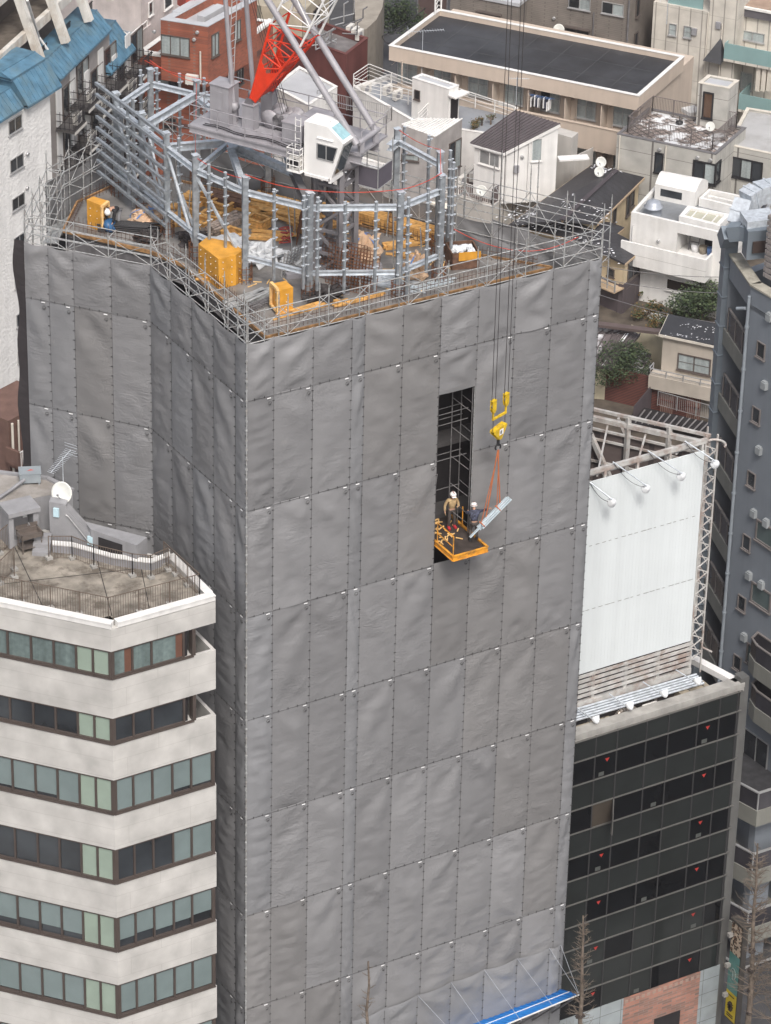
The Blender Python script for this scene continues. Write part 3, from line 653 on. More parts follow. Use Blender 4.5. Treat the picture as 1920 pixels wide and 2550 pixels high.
m.build('window_frame', alum, cab)
m = MB(); m.para(E_(6.75, -2.25, 44.35), E_(.9, 0, 0), E_(0, .65, 0), V((0, 0, .05))); m.build('cab_step', cwhite, cr)
rail([E_(7.0, -1.65, 44.4), E_(6.75, -1.65, 44.4), E_(6.75, -2.25, 44.4), E_(7.2, -2.25, 44.4)], (.25, .5, .75, 1.0), .3, .02, 'cab_rail', cwhite)
m = MB()
for s in (-1.75, -2.0): m.tube(E_(7.0, s, 44.4), E_(7.0, s, 46.7), .022, 5)
for k in range(8): m.tube(E_(7.0, -1.75, 44.7+k*.27), E_(7.0, -2.0, 44.7+k*.27), .016, 5)
m.build('cab_ladder', cwhite, cr)
m = MB(); m.para(E_(6.85, -2.2, 44.45), E_(.3, 0, 0), E_(0, .5, 0), V((0, 0, .55))); m.build('cab_cooler', acw, cr)
m = MB(); m.lathe(E_(6.84, -1.95, 44.73), [(.2, 0), (.2, -.02), (.17, -.02), (.05, -.01), (0, -.01)], 16, (.863, .505, 0)); m.build('cooler_grille', black, cr)
# netted maintenance cage under the front of the deck
net = mat('netting', (.10, .09, .11), .8)
m = MB(); c0 = E_(9.3, -.6, 43.4)
for dz in (0, .9):
    m.path([E_(9.3, -.6, 43.2+dz), E_(10.5, -.6, 43.2+dz), E_(10.5, .6, 43.2+dz), E_(9.3, .6, 43.2+dz), E_(9.3, -.6, 43.2+dz)], .025, 5)
for e in (9.3, 10.5):
    for d in (-.6, .6): m.tube(E_(e, d, 43.2), E_(e, d, 45.1), .025, 5)
m.build('cage_frame', alum, cr)
m = MB(); m.quad(E_(9.3, .6, 43.2), E_(10.5, .6, 43.2), E_(10.5, .6, 44.1), E_(9.3, .6, 44.1)); m.quad(E_(9.3, -.6, 43.2), E_(9.3, .6, 43.2), E_(9.3, .6, 44.1), E_(9.3, -.6, 44.1)); m.quad(E_(9.3, -.6, 43.2), E_(10.5, -.6, 43.2), E_(10.5, .6, 43.2), E_(9.3, .6, 43.2)); m.build('cage_netting', net, cr)
# ================================================================ hook, load
yel = mat('crane_yellow', (.66, .44, .015), .5, nscale=5, var=.2, dirt=(.25, .17, .05), dirtamt=.45); steelrope = mat('wire_rope', (.06, .055, .055), .5, .4)
HX, HY = 11.05, -1.55
hk = thing('hook_block', 'yellow two-part hook block hanging on wire ropes beside the opening', 'hook block', (HX, HY, 36))
h1z = 37.0
def hz(v): return at(1235, v, y=HY).z
hx = V((.94, .34, 0))                                               # across the ropes
for s, zt in ((-.42, hz(990)), (.42, hz(970)+.0)):
    c = V((HX, HY, 0))+hx*s; m = MB(); zt_ = hz(992)-.0
    pr_ = [(-.13, 0), (.13, 0), (.13, -.42), (.05, -.56), (-.06, -.56), (-.13, -.4)]
    for t in (-.07, .05):
        q = V((-.34, .94, 0))*t; n2 = V((-.34, .94, 0))*.02; k = len(pr_)
        plate(m, [c+hx*a+q+V((0, 0, zt_+b)) for a, b in pr_], V((-.34, .94, 0)), .022)
    m.bar(c+V((0, 0, zt_+.01))-hx*.13, c+V((0, 0, zt_+.01))+hx*.13, .16, .04); m.build('sheave_case', yel, hk)
    m = MB(); m.lathe(c+V((0, 0, zt_-.27))-V((-.34, .94, 0))*.045, [(0, 0), (.10, 0), (.10, .09), (0, .09)], 14, (-.34, .94, 0)); m.build('sheave', mastm, hk)
zt_ = hz(992); m = MB(); c = V((HX, HY, 0))
m.bar(c-hx*.42+V((0, 0, zt_-.5)), c-hx*.42+V((0, 0, zt_-.85)), .06, .08); m.bar(c+hx*.42+V((0, 0, zt_-.5)), c+hx*.42+V((0, 0, zt_-.85)), .06, .08); m.bar(c-hx*.45+V((0, 0, zt_-.88)), c+hx*.45+V((0, 0, zt_-.88)), .09, .08); m.build('yoke', yel, hk)
zl = hz(1078); m = MB()
for t in (-.13, .10):
    q = V((-.34, .94, 0))*t; plate(m, [c+hx*a+q+V((0, 0, zl+b)) for a, b in ((-.42, .22), (.36, .34), (.42, .25), (.08, -.28), (-.05, -.3), (-.44, .1))], V((-.34, .94, 0)), .03)
m.bar(c-hx*.4+V((0, 0, zl+.16)), c+hx*.38+V((0, 0, zl+.29)), .2, .05); m.bar(c+hx*.0+V((0, 0, zl-.3)), c+V((0, 0, zl-.2)), .2, .2); m.build('lower_block', yel, hk)
m = MB(); c2 = c-V((-.34, .94, 0))*.145; m.para(c2+hx*-.12+V((0, 0, zl-.06)), hx*.26, V((0, -.004, 0)), V((0, 0, .26))); o = m.build('rating_plate', labm, hk)
m = MB(); m.para(c2+hx*-.02+V((0, -.006, zl-.02)), hx*.05, V((0, -.004, 0)), V((0, 0, .17))); m.para(c2+hx*-.08+V((0, -.006, zl-.0)), hx*.03, V((0, -.004, 0)), V((0, 0, .12))); m.build('rating_mark', black, hk)
m = MB(); m.tube(c+V((0, 0, zl-.3)), c+V((0, 0, zl-.62)), .07, 8)
for k in range(9): t0, t1 = -.6+k*.5, -.6+(k+1)*.5; m.tube(c+V((.13*math.cos(t0), 0, zl-.72+.13*math.sin(t0))), c+V((.13*math.cos(t1), 0, zl-.72+.13*math.sin(t1))), .04, 6)
m.build('hook', black, hk)
m = MB()
for s in (-.42, .42):
    for t in (-.12, .12):
        p = c+hx*(s+t)+V((0, 0, zt_)); m.tube(p, V((p.x, p.y, 69.5)), .014, 4)
    p = c+hx*s*.95; m.tube(p+V((0, 0, zl+.2)), p+V((0, 0, zt_-.85)), .014, 4)
m.build('hoist_rope', steelrope, hk)
# long hanging load: bundle of pale deck sheets in two orange slings
def hp(u, v, y=-1.9): return at(u, v, y=y)
La, Lb = hp(1170, 1338, -1.6), hp(1268, 1238, -1.7)
ld = thing('hoisted_steel_bundle', 'bundle of pale galvanised sheets tilted in two orange slings outside the opening', 'steel sheets', tuple(La))
dl = (Lb-La); pale = mat('pale_galvanised', (.55, .62, .66), .35, .4, nscale=3, var=.1)
sdv = dl.cross(V((0, -1, 0))).normalized()
for k, (s0, s1, o, dpt) in enumerate(((0, .7, .0, 0), (.22, .98, .10, .02), (.25, 1.0, -.0, .03), (.22, .97, -.10, .0), (.27, 1, .05, -.1), (.3, .98, -.06, -.1))):
    m = MB(); p, q = La.lerp(Lb, s0)+sdv*o+V((0, dpt, 0)), La.lerp(Lb, s1)+sdv*o+V((0, dpt, 0)); m.bar(p, q, .085, .05, (0, -1, 0)); m.bar(p+sdv*.03, q+sdv*.03, .02, .09, (0, -1, 0)); m.build('sheet', pale, ld)
slingm = mat('orange_sling', (.42, .13, .05), .7); hb = c+V((0, 0, zl-.85))
for t in (.32, .72):
    m = MB(); p = La.lerp(Lb, t); m.tube(hb, p+sdv*.16, .03, 6); m.tube(hb+V((.05, 0, 0)), p-sdv*.1, .02, 5)
    for s in range(8): a0, a1 = 2*PI*s/8, 2*PI*(s+1)/8; f = lambda a: p+sdv*.19*math.cos(a)+V((0, .13*math.sin(a), 0)); m.tube(f(a0), f(a1), .03, 5)
    m.build('sling', slingm, ld)
# loading stage in the opening
lstg = thing('loading_stage', 'orange steel loading stage cantilevered out of the opening', 'platform', (9.95, 0, 28.2))
SZ = 28.28; orp = mat('orange_steel', (.68, .30, .03), .5, nscale=4, var=.2, dirt=(.12, .08, .05), dirtamt=.6)
m = MB(); m.box(9.15, -1.4, SZ-.05, 10.75, 2.6, SZ); m.build('deck_plate', mat('stage_deck', (.045, .035, .03), .8, nscale=3, var=.4), lstg)
for a, b in (((9.1, -1.45), (9.1, 2.6)), ((10.8, -1.45), (10.8, 2.6)), ((9.1, -1.45), (10.8, -1.45))):
    m = MB(); m.hbar((*a, SZ-.04), (*b, SZ-.04), .10, .26, .03); m.build('edge_channel', orp, lstg)
for y0 in (-1.4, -.1): 
    m = MB(); m.tube((9.12, y0, SZ), (9.12, y0, SZ+1.0), .028, 6); m.build('rail_post', orp, lstg)
m = MB(); m.tube((9.12, -1.4, SZ+1.0), (9.12, -.1, SZ+1.0), .028, 6); m.tube((9.12, -1.4, SZ+.5), (9.12, -.1, SZ+.5), .022, 6); m.build('guard_rail', orp, lstg)
m = MB(); m.tube((10.78, .6, SZ), (10.78, .6, SZ+1.0), .028, 6); m.build('rail_post', orp, lstg)
m = MB()
for k in range(40):
    x, y = rnd.uniform(9.2, 10.4), rnd.uniform(-.4, 2.2); a = rnd.uniform(0, PI); l = rnd.uniform(.1, .35); m.bar((x, y, SZ+.03+.002*k), (x+l*math.cos(a), y+l*math.sin(a), SZ+.05+.002*k), .05, .03)
tag(m.build('timber_offcuts', paleply, None, (9.8, 1, SZ)), 'litter of timber offcuts on the orange loading stage', 'wood scraps', kind='stuff')
# inner scaffold seen in the opening
itube = mat('shaded_tube', (.16, .155, .155), .6, .3, nscale=9, var=.3)  # scaffold tube colour darkened to carry the shadow inside the opening
isc = thing('scaffold_run', 'scaffold tubes inside the dark opening behind the hoisted load', 'scaffolding', (10, 1, 28), 'scaffold runs round the roof deck')
for x in (9.06, 10.74):
    for y in (.08, .95):
        m = MB(); m.tube((x, y, 27), (x, y, 36.5), .026, 6); m.build('post', itube, isc)
m = MB(); m.tube((10.2, .8, 27), (10.2, .8, 36.5), .026, 6); m.build('post', itube, isc)
for z in (30.2, 31.9, 33.6, 34.1, 35.2):
    for y in (.5, .95) if z > 31 else (.95,):
        m = MB(); m.tube((9.0, y, z), (10.8, y, z+.03), .02, 5); m.build('ledger', itube, isc)
for z in (29.2, 30.5, 31.8, 33.2, 34.6):
    m = MB(); m.tube((10.22, .8, z), (10.75, .2, z-.5), .018, 5); m.tube((10.75, .15, z-.05), (10.75, .95, z-.05), .018, 5); m.build('brace', itube, isc)
m = MB(); m.tube((9.2, 1.2, 28.3), (9.32, .9, 31.0), .02, 5); m.tube((9.6, 1.25, 28.3), (9.65, .95, 31), .02, 5)
for k in range(8): m.tube((9.21+.014*k, 1.2-.03*k, 28.6+.33*k), (9.6+.01*k, 1.25-.03*k, 28.6+.33*k), .014, 4)
tag(m.build('ladder', alum, None, (9.4, 1.1, 28.3)), 'aluminium ladder leaning inside the dark opening', 'ladder')
# ================================================================ people
skinm = mat('skin', (.45, .27, .19), .6); hiv = mat('helmet_white', (.8, .8, .78), .3); tan = mat('tan_cloth', (.42, .30, .16), .8, nscale=9, var=.15); blackc = mat('black_cloth', (.025, .024, .026), .85); greyc = mat('grey_cloth', (.22, .22, .23), .85, nscale=9, var=.2); brownc = mat('brown_trousers', (.07, .06, .055), .85); redb = mat('red_boots', (.45, .03, .04), .6); navy = mat('navy_pattern', (.05, .055, .085), .8, nscale=14, var=1.0)
def skin(name, joints, edges, mt, parent, sub=1):
    """one continuous tapering surface grown on a skeleton"""
    off = Vector(ROOT[parent.name]); me = bpy.data.meshes.new(name+'_skeleton'); me.from_pydata([Vector(j[0])-off for j in joints], edges, [])
    o = bpy.data.objects.new(name, me); COL.objects.link(o); md = o.modifiers.new('s', 'SKIN'); md.use_smooth_shade = True
    for i, j in enumerate(joints): r = j[1]; me.skin_vertices[0].data[i].radius = (r, r*(j[2] if len(j) > 2 else 1))
    me.skin_vertices[0].data[0].use_root = True
    if sub: s = o.modifiers.new('b', 'SUBSURF'); s.levels = sub; s.render_levels = sub
    dg = bpy.context.evaluated_depsgraph_get(); m2 = bpy.data.meshes.new_from_object(o.evaluated_get(dg)); m2.materials.clear(); m2.materials.append(mt)
    bpy.data.objects.remove(o); n = bpy.data.objects.new(name, m2); COL.objects.link(n); n.parent = parent; ROOT[n.name] = tuple(off); return n
def person(label, loc, face, J, jacket, trousers, boots, helmet, group='workers in helmets'):
    """J: joints in the person's own frame: x right, y forward, z up; face = heading angle"""
    t = thing('person', label, 'person', loc, group); c, s = math.cos(face), math.sin(face); L = V(loc)
    W = {k: L+V((p[0]*c-p[1]*s, p[0]*s+p[1]*c, p[2])) for k, p in J.items()}
    def chain(*ks): return ks
    # bare body: head, neck, torso, arms with hands, legs
    bj = [(W['pel'], .10), (W['che'], .12), (W['nec'], .055), (W['hea'], .095, 1.1), (W['shL'], .05), (W['elL'], .038), (W['wrL'], .028), (W['haL'], .035), (W['shR'], .05), (W['elR'], .038), (W['wrR'], .028), (W['haR'], .035), (W['hiL'], .07), (W['knL'], .055), (W['anL'], .04), (W['toL'], .035), (W['hiR'], .07), (W['knR'], .055), (W['anR'], .04), (W['toR'], .035)]
    E = [(0, 1), (1, 2), (2, 3), (1, 4), (4, 5), (5, 6), (6, 7), (1, 8), (8, 9), (9, 10), (10, 11), (0, 12), (12, 13), (13, 14), (14, 15), (0, 16), (16, 17), (17, 18), (18, 19)]
    skin('body', bj, E, skinm, t)
    jj = [(W['pel']+V((0, 0, .02)), .155, .8), (W['che'], .18, .75), (W['nec'], .085), (W['shL'], .085), (W['elL'], .065), (W['wrL'], .055), (W['shR'], .085), (W['elR'], .065), (W['wrR'], .055)]
    skin('jacket', jj, [(0, 1), (1, 2), (1, 3), (3, 4), (4, 5), (1, 6), (6, 7), (7, 8)], jacket, t)
    tj = [(W['pel'], .135, .8), (W['hiL'], .095), (W['knL'], .078), (W['anL'], .062), (W['hiR'], .095), (W['knR'], .078), (W['anR'], .062)]
    skin('trousers', tj, [(0, 1), (1, 2), (2, 3), (0, 4), (4, 5), (5, 6)], trousers, t)
    for k in 'LR':
        a, b = W['an'+k], W['to'+k]; m = MB(); m.tube(a+V((0, 0, .1)), a-V((0, 0, .05)), .06, 8); m.bar(a.lerp(b, -.35)-V((0, 0, .02)), b+(b-a)*.2, .095, .09); m.build('boot', boots, t)
        h = W['ha'+k]; wv = (h-W['wr'+k]).normalized(); side = wv.orthogonal().normalized(); m = MB()
        for f in range(4):
            o_ = side*(f-1.5)*.02; l = .06+(.012 if f in (1, 2) else 0); p = h+o_; q = p+wv*l*.6; r_ = q+wv*l*.4+V((0, 0, -.015)); m.tube(p, q, .010, 5, .009); m.tube(q, r_, .009, 5, .007)
        th = h-wv*.01+side*.04; m.tube(h-wv*.02+side*.02, th+wv*.03+side*.01, .011, 5, .008); m.build('hand_fingers', jacket if boots is redb else skinm, t)
    hd = W['hea']; nv = (hd-W['nec']).normalized(); fw = V((-s, c, 0)); fw = (fw-nv*fw.dot(nv)).normalized(); rt = nv.cross(fw)
    m = MB()                                                        # face: eyes, nose, mouth, ears
    fc = hd+fw*.09; m.lathe(fc+nv*-.005, [(.014, -.02), (.012, .015), (0, .03)], 6, fw)
    for sg in (-1, 1):
        m.box(*(tuple(hd+fw*.088+rt*sg*.035+nv*.01-V((.009, .009, .006)))), *(tuple(hd+fw*.088+rt*sg*.035+nv*.01+V((.009, .009, .006)))))
    m.build('face_features', mat('face_dark', (.08, .045, .04), .6), t)
    m = MB()
    for sg in (-1, 1): m.lathe(hd+rt*sg*.09, [(.0, 0), (.03, .005), (.0, .02)], 8, rt*sg)
    m.build('ears', skinm, t)
    m = MB(); pr_ = [(.135, -.02), (.145, 0), (.14, .05), (.115, .10), (.07, .135), (0, .15)]; m.lathe(hd+nv*.03, pr_, 16, nv); m.para(hd+fw*.1+nv*.02-rt*.09, rt*.18, fw*.09, nv*.015)
    hm = m.build('helmet', hiv, t)
    if helmet:
        m = MB(); m.lathe(hd+nv*.065, [(.1435, -.012), (.1435, .015)], 16, nv); m.bar(hd+nv*.178-fw*.09, hd+nv*.178+fw*.09, .03, .02); m.build('helmet_band', mat('helmet_dark', helmet, .4), hm)
    return t
stand = dict(pel=(0, 0, .93), che=(0, .02, 1.28), nec=(0, .03, 1.5), hea=(0, .07, 1.64), shL=(-.2, 0, 1.42), elL=(-.3, .0, 1.17), wrL=(-.22, .2, 1.12), haL=(-.14, .26, 1.16), shR=(.2, 0, 1.42), elR=(.32, -.02, 1.16), wrR=(.35, .06, .92), haR=(.34, .1, .83), hiL=(-.1, 0, .86), knL=(-.13, .04, .48), anL=(-.14, -.02, .09), toL=(-.15, .14, .045), hiR=(.1, 0, .86), knR=(.12, .05, .48), anR=(.13, 0, .09), toR=(.15, .16, .045))
person('worker in tan and black jacket and white helmet standing on the loading stage', (10.32, .75, SZ), math.radians(172), stand, tan, brownc, redb, (.3, .12, .1))
reach = dict(pel=(0, 0, .9), che=(0, .1, 1.22), nec=(0, .17, 1.42), hea=(0, .22, 1.56), shL=(-.19, .1, 1.36), elL=(-.3, .3, 1.2), wrL=(-.2, .5, 1.16), haL=(-.16, .57, 1.15), shR=(.19, .12, 1.36), elR=(.42, .25, 1.3), wrR=(.66, .33, 1.3), haR=(.74, .35, 1.31), hiL=(-.1, 0, .84), knL=(-.14, .16, .47), anL=(-.16, -.05, .09), toL=(-.17, .11, .045), hiR=(.1, 0, .84), knR=(.12, .1, .47), anR=(.13, .0, .09), toR=(.14, .16, .045))
pR = person('worker in navy patterned jacket and white helmet reaching out to the hoisted sheets', (10.62, -.62, SZ), math.radians(-20), reach, navy, brownc, blackc, (.3, .12, .1))
bend = dict(pel=(0, -.05, .85), che=(0, .32, 1.02), nec=(0, .52, 1.0), hea=(0, .66, .98), shL=(-.19, .42, 1.0), elL=(-.22, .5, .72), wrL=(-.14, .55, .48), haL=(-.12, .58, .40), shR=(.19, .42, 1.0), elR=(.22, .5, .72), wrR=(.12, .56, .5), haR=(.1, .6, .42), hiL=(-.1, -.02, .8), knL=(-.12, .1, .45), anL=(-.13, 0, .09), toL=(-.14, .15, .045), hiR=(.1, -.02, .8), knR=(.12, .14, .45), anR=(.13, .05, .09), toR=(.14, .2, .045))
pb = at(293, 566, z=39.2)
person('worker in black top and white helmet bending over a black bundle on the deck', tuple(pb), math.radians(118), bend, blackc, greyc, blackc, None)
# ================================================================ things on the deck
DZ = 39.21
def dk(u, v, z=DZ): return at(u, v, z=z)
boltm = mat('cone_bolt', (.62, .6, .55), .5)
def formbox(top, zt, label, doorside=None, zb=DZ):
    P = [at(u, v, z=zt) for u, v in top]; pl = [(p.x, p.y) for p in P]; c = sum((p for p in P), V())/len(P)
    t = thing('column_form', label, 'formwork', (c.x, c.y, zb), 'orange column forms on the deck'); m = MB(); m.prism(pl, zb, zt); m.build('panel_box', orange, t)
    m = MB(); n = len(pl); A = sum(pl[i][0]*pl[(i+1) % n][1]-pl[(i+1) % n][0]*pl[i][1] for i in range(n)); q = pl if A > 0 else pl[::-1]
    for i in range(n):
        a, b = V((*q[i], 0)), V((*q[(i+1) % n], 0)); d = b-a; L = d.length
        if L < .3: continue
        d.normalize(); nn = V((d.y, -d.x, 0)); k = max(1, int(L/.4))
        for j in range(k):
            for z in (zb+.2, zb+.55, zb+.9, zb+1.2):
                if z > zt-.08: continue
                w = a+d*(L*(j+.5)/k)+V((0, 0, z)); m.tube(w, w+nn*.03, .022, 6)
    m.build('cone_bolt', boltm, t)
    return t, P
formbox([(494, 607), (515, 591), (573, 601), (605, 622), (588, 635), (544, 645)], 40.6, 'large orange six-sided form box under the middle columns')
t1, P1 = formbox([(216, 497), (233, 489), (266, 499), (250, 511)], 40.45, 'orange form box at the far left beside the bending worker')
t2, P2_ = formbox([(679, 706), (711, 699), (730, 715), (696, 724)], 40.35, 'narrow orange form box nearest the sharp front corner')
for t, a, b in ((t1, P1[2], P1[3]), (t2, P2_[0], P2_[3])):          # open timber-framed side
    m = MB(); a0, b0 = V((a.x, a.y, 39.4)), V((b.x, b.y, 39.4)); a1, b1 = V((a.x, a.y, 40.4)), V((b.x, b.y, 40.4)); o = (a0+b0)/2; cc = V((ROOT[t.name])); n = V((o.x-cc.x, o.y-cc.y, 0)).normalized()*.08
    m.bar(a0+n, a1+n, .1); m.bar(b0+n, b1+n, .1); m.bar(a1+n, b1+n, .12); m.bar(a0+n, b0+n, .1); m.build('timber_frame', paleply, t)
def frame_ring(u, v, w, l, h, label, ang, mt=wood, zb=DZ):
    p = dk(u, v); t = thing('timber_frame_box', label, 'timber frame', tuple(p), 'square timber frames lying on the deck')
    c, s = math.cos(ang), math.sin(ang); ex, ey = V((c, s, 0)), V((-s, c, 0)); m = MB(); k = .13
    for o, a, b in ((-ex*w/2-ey*l/2, ex*w, ey*k), (-ex*w/2+ey*(l/2-k), ex*w, ey*k), (-ex*w/2-ey*(l/2-k), ex*k, ey*(l-2*k)), (ex*(w/2-k)-ey*(l/2-k), ex*k, ey*(l-2*k))):
        m.para(p+o+V((0, 0, h-.05)), a, b, V((0, 0, .05)))
    m.build('rim', mt, t); m = MB()
    for zz in [x*.13 for x in range(max(1, int(h/.13)))]:
        for o, a, b in ((-ex*w/2*.93-ey*l/2*.93, ex*w*.93, ey*.07), (-ex*w/2*.93+ey*(l/2*.93-.07), ex*w*.93, ey*.07), (-ex*w/2*.93-ey*(l/2*.93-.07), ex*.07, ey*(l*.93-.14)), (ex*(w/2*.93-.07)-ey*(l/2*.93-.07), ex*.07, ey*(l*.93-.14))):
            m.para(p+o+V((0, 0, zz)), a, b, V((0, 0, .11)))
    m.build('side_boards', wood, t); return t
A_ = math.radians(-62)
for u, v, w, l, h, lb in [(643, 565, .95, .75, .45, 'tall timber frame right of the sixth column, beside the plank heap'), (582, 590, .95, .7, .3, 'timber frame just behind the large orange form box'), (555, 520, .95, .7, .38, 'timber frame on dark trestles in the middle of the cluster'), (526, 540, .9, .65, .2, 'pale timber frame just left of the old log bundle'), (500, 555, .9, .65, .2, 'timber frame closest to the leaning white brace'), (470, 527, .9, .6, .3, 'timber frame behind the leaning white brace'), (450, 545, .8, .6, .15, 'low timber frame at the left end of the cluster'), (505, 505, .8, .6, .4, 'timber frame at the back of the cluster'), (755, 575, .7, .6, .5, 'orange-rimmed timber frame behind the front twin columns'), (868, 610, .8, .6, .15, 'timber frame beside the crane mast foot')]:
    frame_ring(u, v, w, l, h, lb, A_+rnd.uniform(-.08, .08))
def pile(u, v, L, W, ang, n, label, name='plank_pile', cat='planks', mt=wood, lay=4, th=.05, jit=.06, group='timber piles on the deck', rad=None, z=DZ, each=False):
    p = dk(u, v, z); t = thing(name, label, cat, tuple(p), group); c, s = math.cos(ang), math.sin(ang); ex, ey = V((c, s, 0)), V((-s, c, 0)); per = max(1, n//lay); mm = MB()
    for k in range(lay):
        for i in range(per):
            m = mm if not each else MB()
            a = p+ey*(W*((i+.5)/per-.5))+V((0, 0, (k+.5)*th))+ex*rnd.uniform(-jit, jit)*3; d = ex*L*rnd.uniform(.85, 1.05)+ey*rnd.uniform(-jit, jit)
            if rad: m.tube(a-d/2, a+d/2, rad, 5)
            else: m.bar(a-d/2, a+d/2, W/per*.86, th*.92)
            if each: m.build('plank', mt, t)
    if not each: mm.build('planks', mt, t)
    return t
pile(720, 530, 3.2, 1.3, A_+.15, 20, 'long heap of loose planks spread behind the front columns', each=True, lay=4, jit=.2)
pile(760, 560, 2.0, 1.0, A_-.1, 12, 'short split planks in front of the long plank heap', each=True, lay=3, jit=.25)
pile(955, 560, 5.5, .75, A_+.02, 28, 'long stack of new square timbers right of the crane mast', each=True, lay=5, th=.09, jit=.03)
pile(1000, 612, 1.6, .5, A_+.9, 8, 'short stack of timbers across the end of the long stack', each=True, lay=2, th=.09)
pile(870, 512, 5.5, .5, A_+.02, 12, 'timbers laid along the far edge behind the crane mast', each=True, lay=3, th=.09, jit=.03)
for u, v, L_, W_, an, n_, lb in ((440, 560, 1.6, .5, .9, 8, 'orange boards on the slab beneath the leaning brace'), (425, 545, 1.4, .4, .2, 6, 'short boards left of the timber frames'), (675, 590, 1.5, .8, .5, 10, 'splintered planks right of the tall timber frame'), (610, 520, 2.4, .7, .1, 12, 'planks stacked behind the weathered logs'), (690, 500, 2.6, .6, .05, 12, 'long planks along the far edge behind the plank heap'), (830, 560, 1.6, .7, .6, 9, 'loose boards between the mast and the rear timbers'), (1010, 640, 1.2, .4, .3, 6, 'offcut boards in front of the timber stack'), (770, 770, 2.6, .35, 1.1, 8, 'thin boards lying along the street edge rail'), (560, 700, 1.6, .3, .6, 6, 'boards between the large form box and the edge')):
    pile(u, v, L_, W_, A_+an, n_, lb, each=True, lay=3, jit=.18)
oldw = mat('weathered_wood', (.30, .24, .20), .85, nscale=8, var=.6)
pile(562, 565, 1.9, .7, A_+1.45, 18, 'bundle of weathered white-flecked logs between the timber frames', 'log_bundle', 'logs', oldw, 4, .08, .05, each=True)
pile(560, 507, 2.0, .8, A_+.1, 12, 'dark timbers stacked at the back beside an orange board', 'plank_pile', 'planks', mat('dark_timber', (.13, .07, .045), .8, nscale=5, var=.4), 5, .08, each=True)
pile(500, 497, 1.8, .7, A_+.1, 8, 'orange planks piled at the back left of the frames', each=True, lay=3)
pile(455, 515, 1.6, .5, A_+.7, 6, 'orange boards leaning behind the fourth column', each=True, lay=2)
pile(320, 575, 2.3, .55, math.radians(-35), 24, 'shiny black wrapped pipes in front of the bending worker', 'pipe_bundle', 'pipes', mat('black_pipe', (.02, .02, .022), .3), 4, .09, .12, 'steel and pipe bundles on the deck', .05, each=True)
pile(632, 745, 2.2, .6, math.radians(12), 20, 'silvery scaffold boards behind the front corner scaffold', 'steel_pile', 'steel boards', galv, 4, .06, .2, 'steel and pipe bundles on the deck', each=True)
pile(655, 760, 1.9, .4, math.radians(12), 12, 'dark greenish tubes stacked beside the narrow orange form box', 'steel_pile', 'tubes', dsteel, 3, .07, .2, 'steel and pipe bundles on the deck', .03, each=True)
pile(925, 695, 2.6, 1.1, math.radians(-50), 30, 'heap of metal clips and short steel behind the front rail', 'steel_pile', 'steel clips', gsteel, 2, .05, .5, 'steel and pipe bundles on the deck', each=True)
pile(1055, 715, 3.0, .5, math.radians(3), 3, 'wide galvanised planks lying along the street edge on the right', 'steel_pile', 'planks', pale, 1, .05, .05, 'steel and pipe bundles on the deck', each=True)
pile(890, 750, 2.4, .2, math.radians(3), 6, 'timbers lying just behind the street edge rail', each=True, lay=2, th=.06)
sheetw = mat('white_sheet', (.62, .64, .66), .45, nscale=3, var=.12, bump=.4, bscale=4); bagm = mat('sand_bag_cloth', (.52, .36, .24), .7, nscale=3, var=.2, bump=.5, bscale=5); bluest = mat('blue_strap', (.12, .22, .45), .6)
def lump(u, v, rx, ry, rz, label, cat, name, mt, seed, group=None, amp=.5, straps=0):
    p = dk(u, v); t = thing(name, label, cat, tuple(p), group); m = MB(); m.blob(p+V((0, 0, rz*.5)), rx, ry, rz*.9, seed, amp, 28, 16, 2.4); m.build('cover', mt, t)
    for k in range(straps):
        m = MB(); a = k*PI/max(1, straps)+.4
        for i in range(10):
            t0, t1 = -.3+i*.37, -.3+(i+1)*.37
            f = lambda q: p+V((math.cos(a)*rx*1.06*math.cos(q), math.sin(a)*ry*1.06*math.cos(q), rz*.5+rz*.95*math.sin(q))); m.bar(f(t0), f(t1), .07, .015)
        m.build('strap', bluest, t)
    return t
lump(570, 645-12, .95, .75, .5, 'white plastic sheet heaped between the sixth and twin columns', 'sheet', 'plastic_sheet', sheetw, 1)
lump(650, 650, .85, .6, .5, 'crumpled white sheet on the open concrete right of the large form box', 'sheet', 'plastic_sheet', sheetw, 4, amp=.8)
lump(732, 657, .5, .4, .4, 'small white sheet at the foot of the rebar mesh', 'sheet', 'plastic_sheet', sheetw, 6, amp=.8)
lump(905, 655, .7, .65, .95, 'tall tan bulk bag with blue straps beside the mast', 'bag', 'bulk_bag', bagm, 2, 'bulk bags on the deck', .5, 2)
lump(1035, 690, .45, .5, .7, 'slumped tan bulk bag behind the seventh column', 'bag', 'bulk_bag', bagm, 9, 'bulk bags on the deck', .6, 1)
lump(375, 550, .9, .7, .4, 'flat tan and blue bulk bag beside the black pipes', 'bag', 'bulk_bag', bagm, 12, 'bulk bags on the deck', .5, 3)
p = dk(1150, 655); t = thing('waste_crate', 'dark open crate full of white bags with an orange front board', 'crate', tuple(p)); m = MB(); ex, ey = V((.95, -.3, 0)), V((.3, .95, 0))
for o, a, b in ((-ex*.6-ey*.6, ex*1.2, ey*.05), (-ex*.6+ey*.55, ex*1.2, ey*.05), (-ex*.6-ey*.6, ex*.05, ey*1.2), (ex*.55-ey*.6, ex*.05, ey*1.2)): m.para(p+o, a, b, V((0, 0, .75)))
m.build('crate_side', mat('dark_timber', (.13, .07, .045)), t); m = MB(); m.para(p-ex*.3-ey*.64+V((0, 0, .42)), ex*.95, ey*.03, V((0, 0, .38))); m.build('front_board', orange, t)
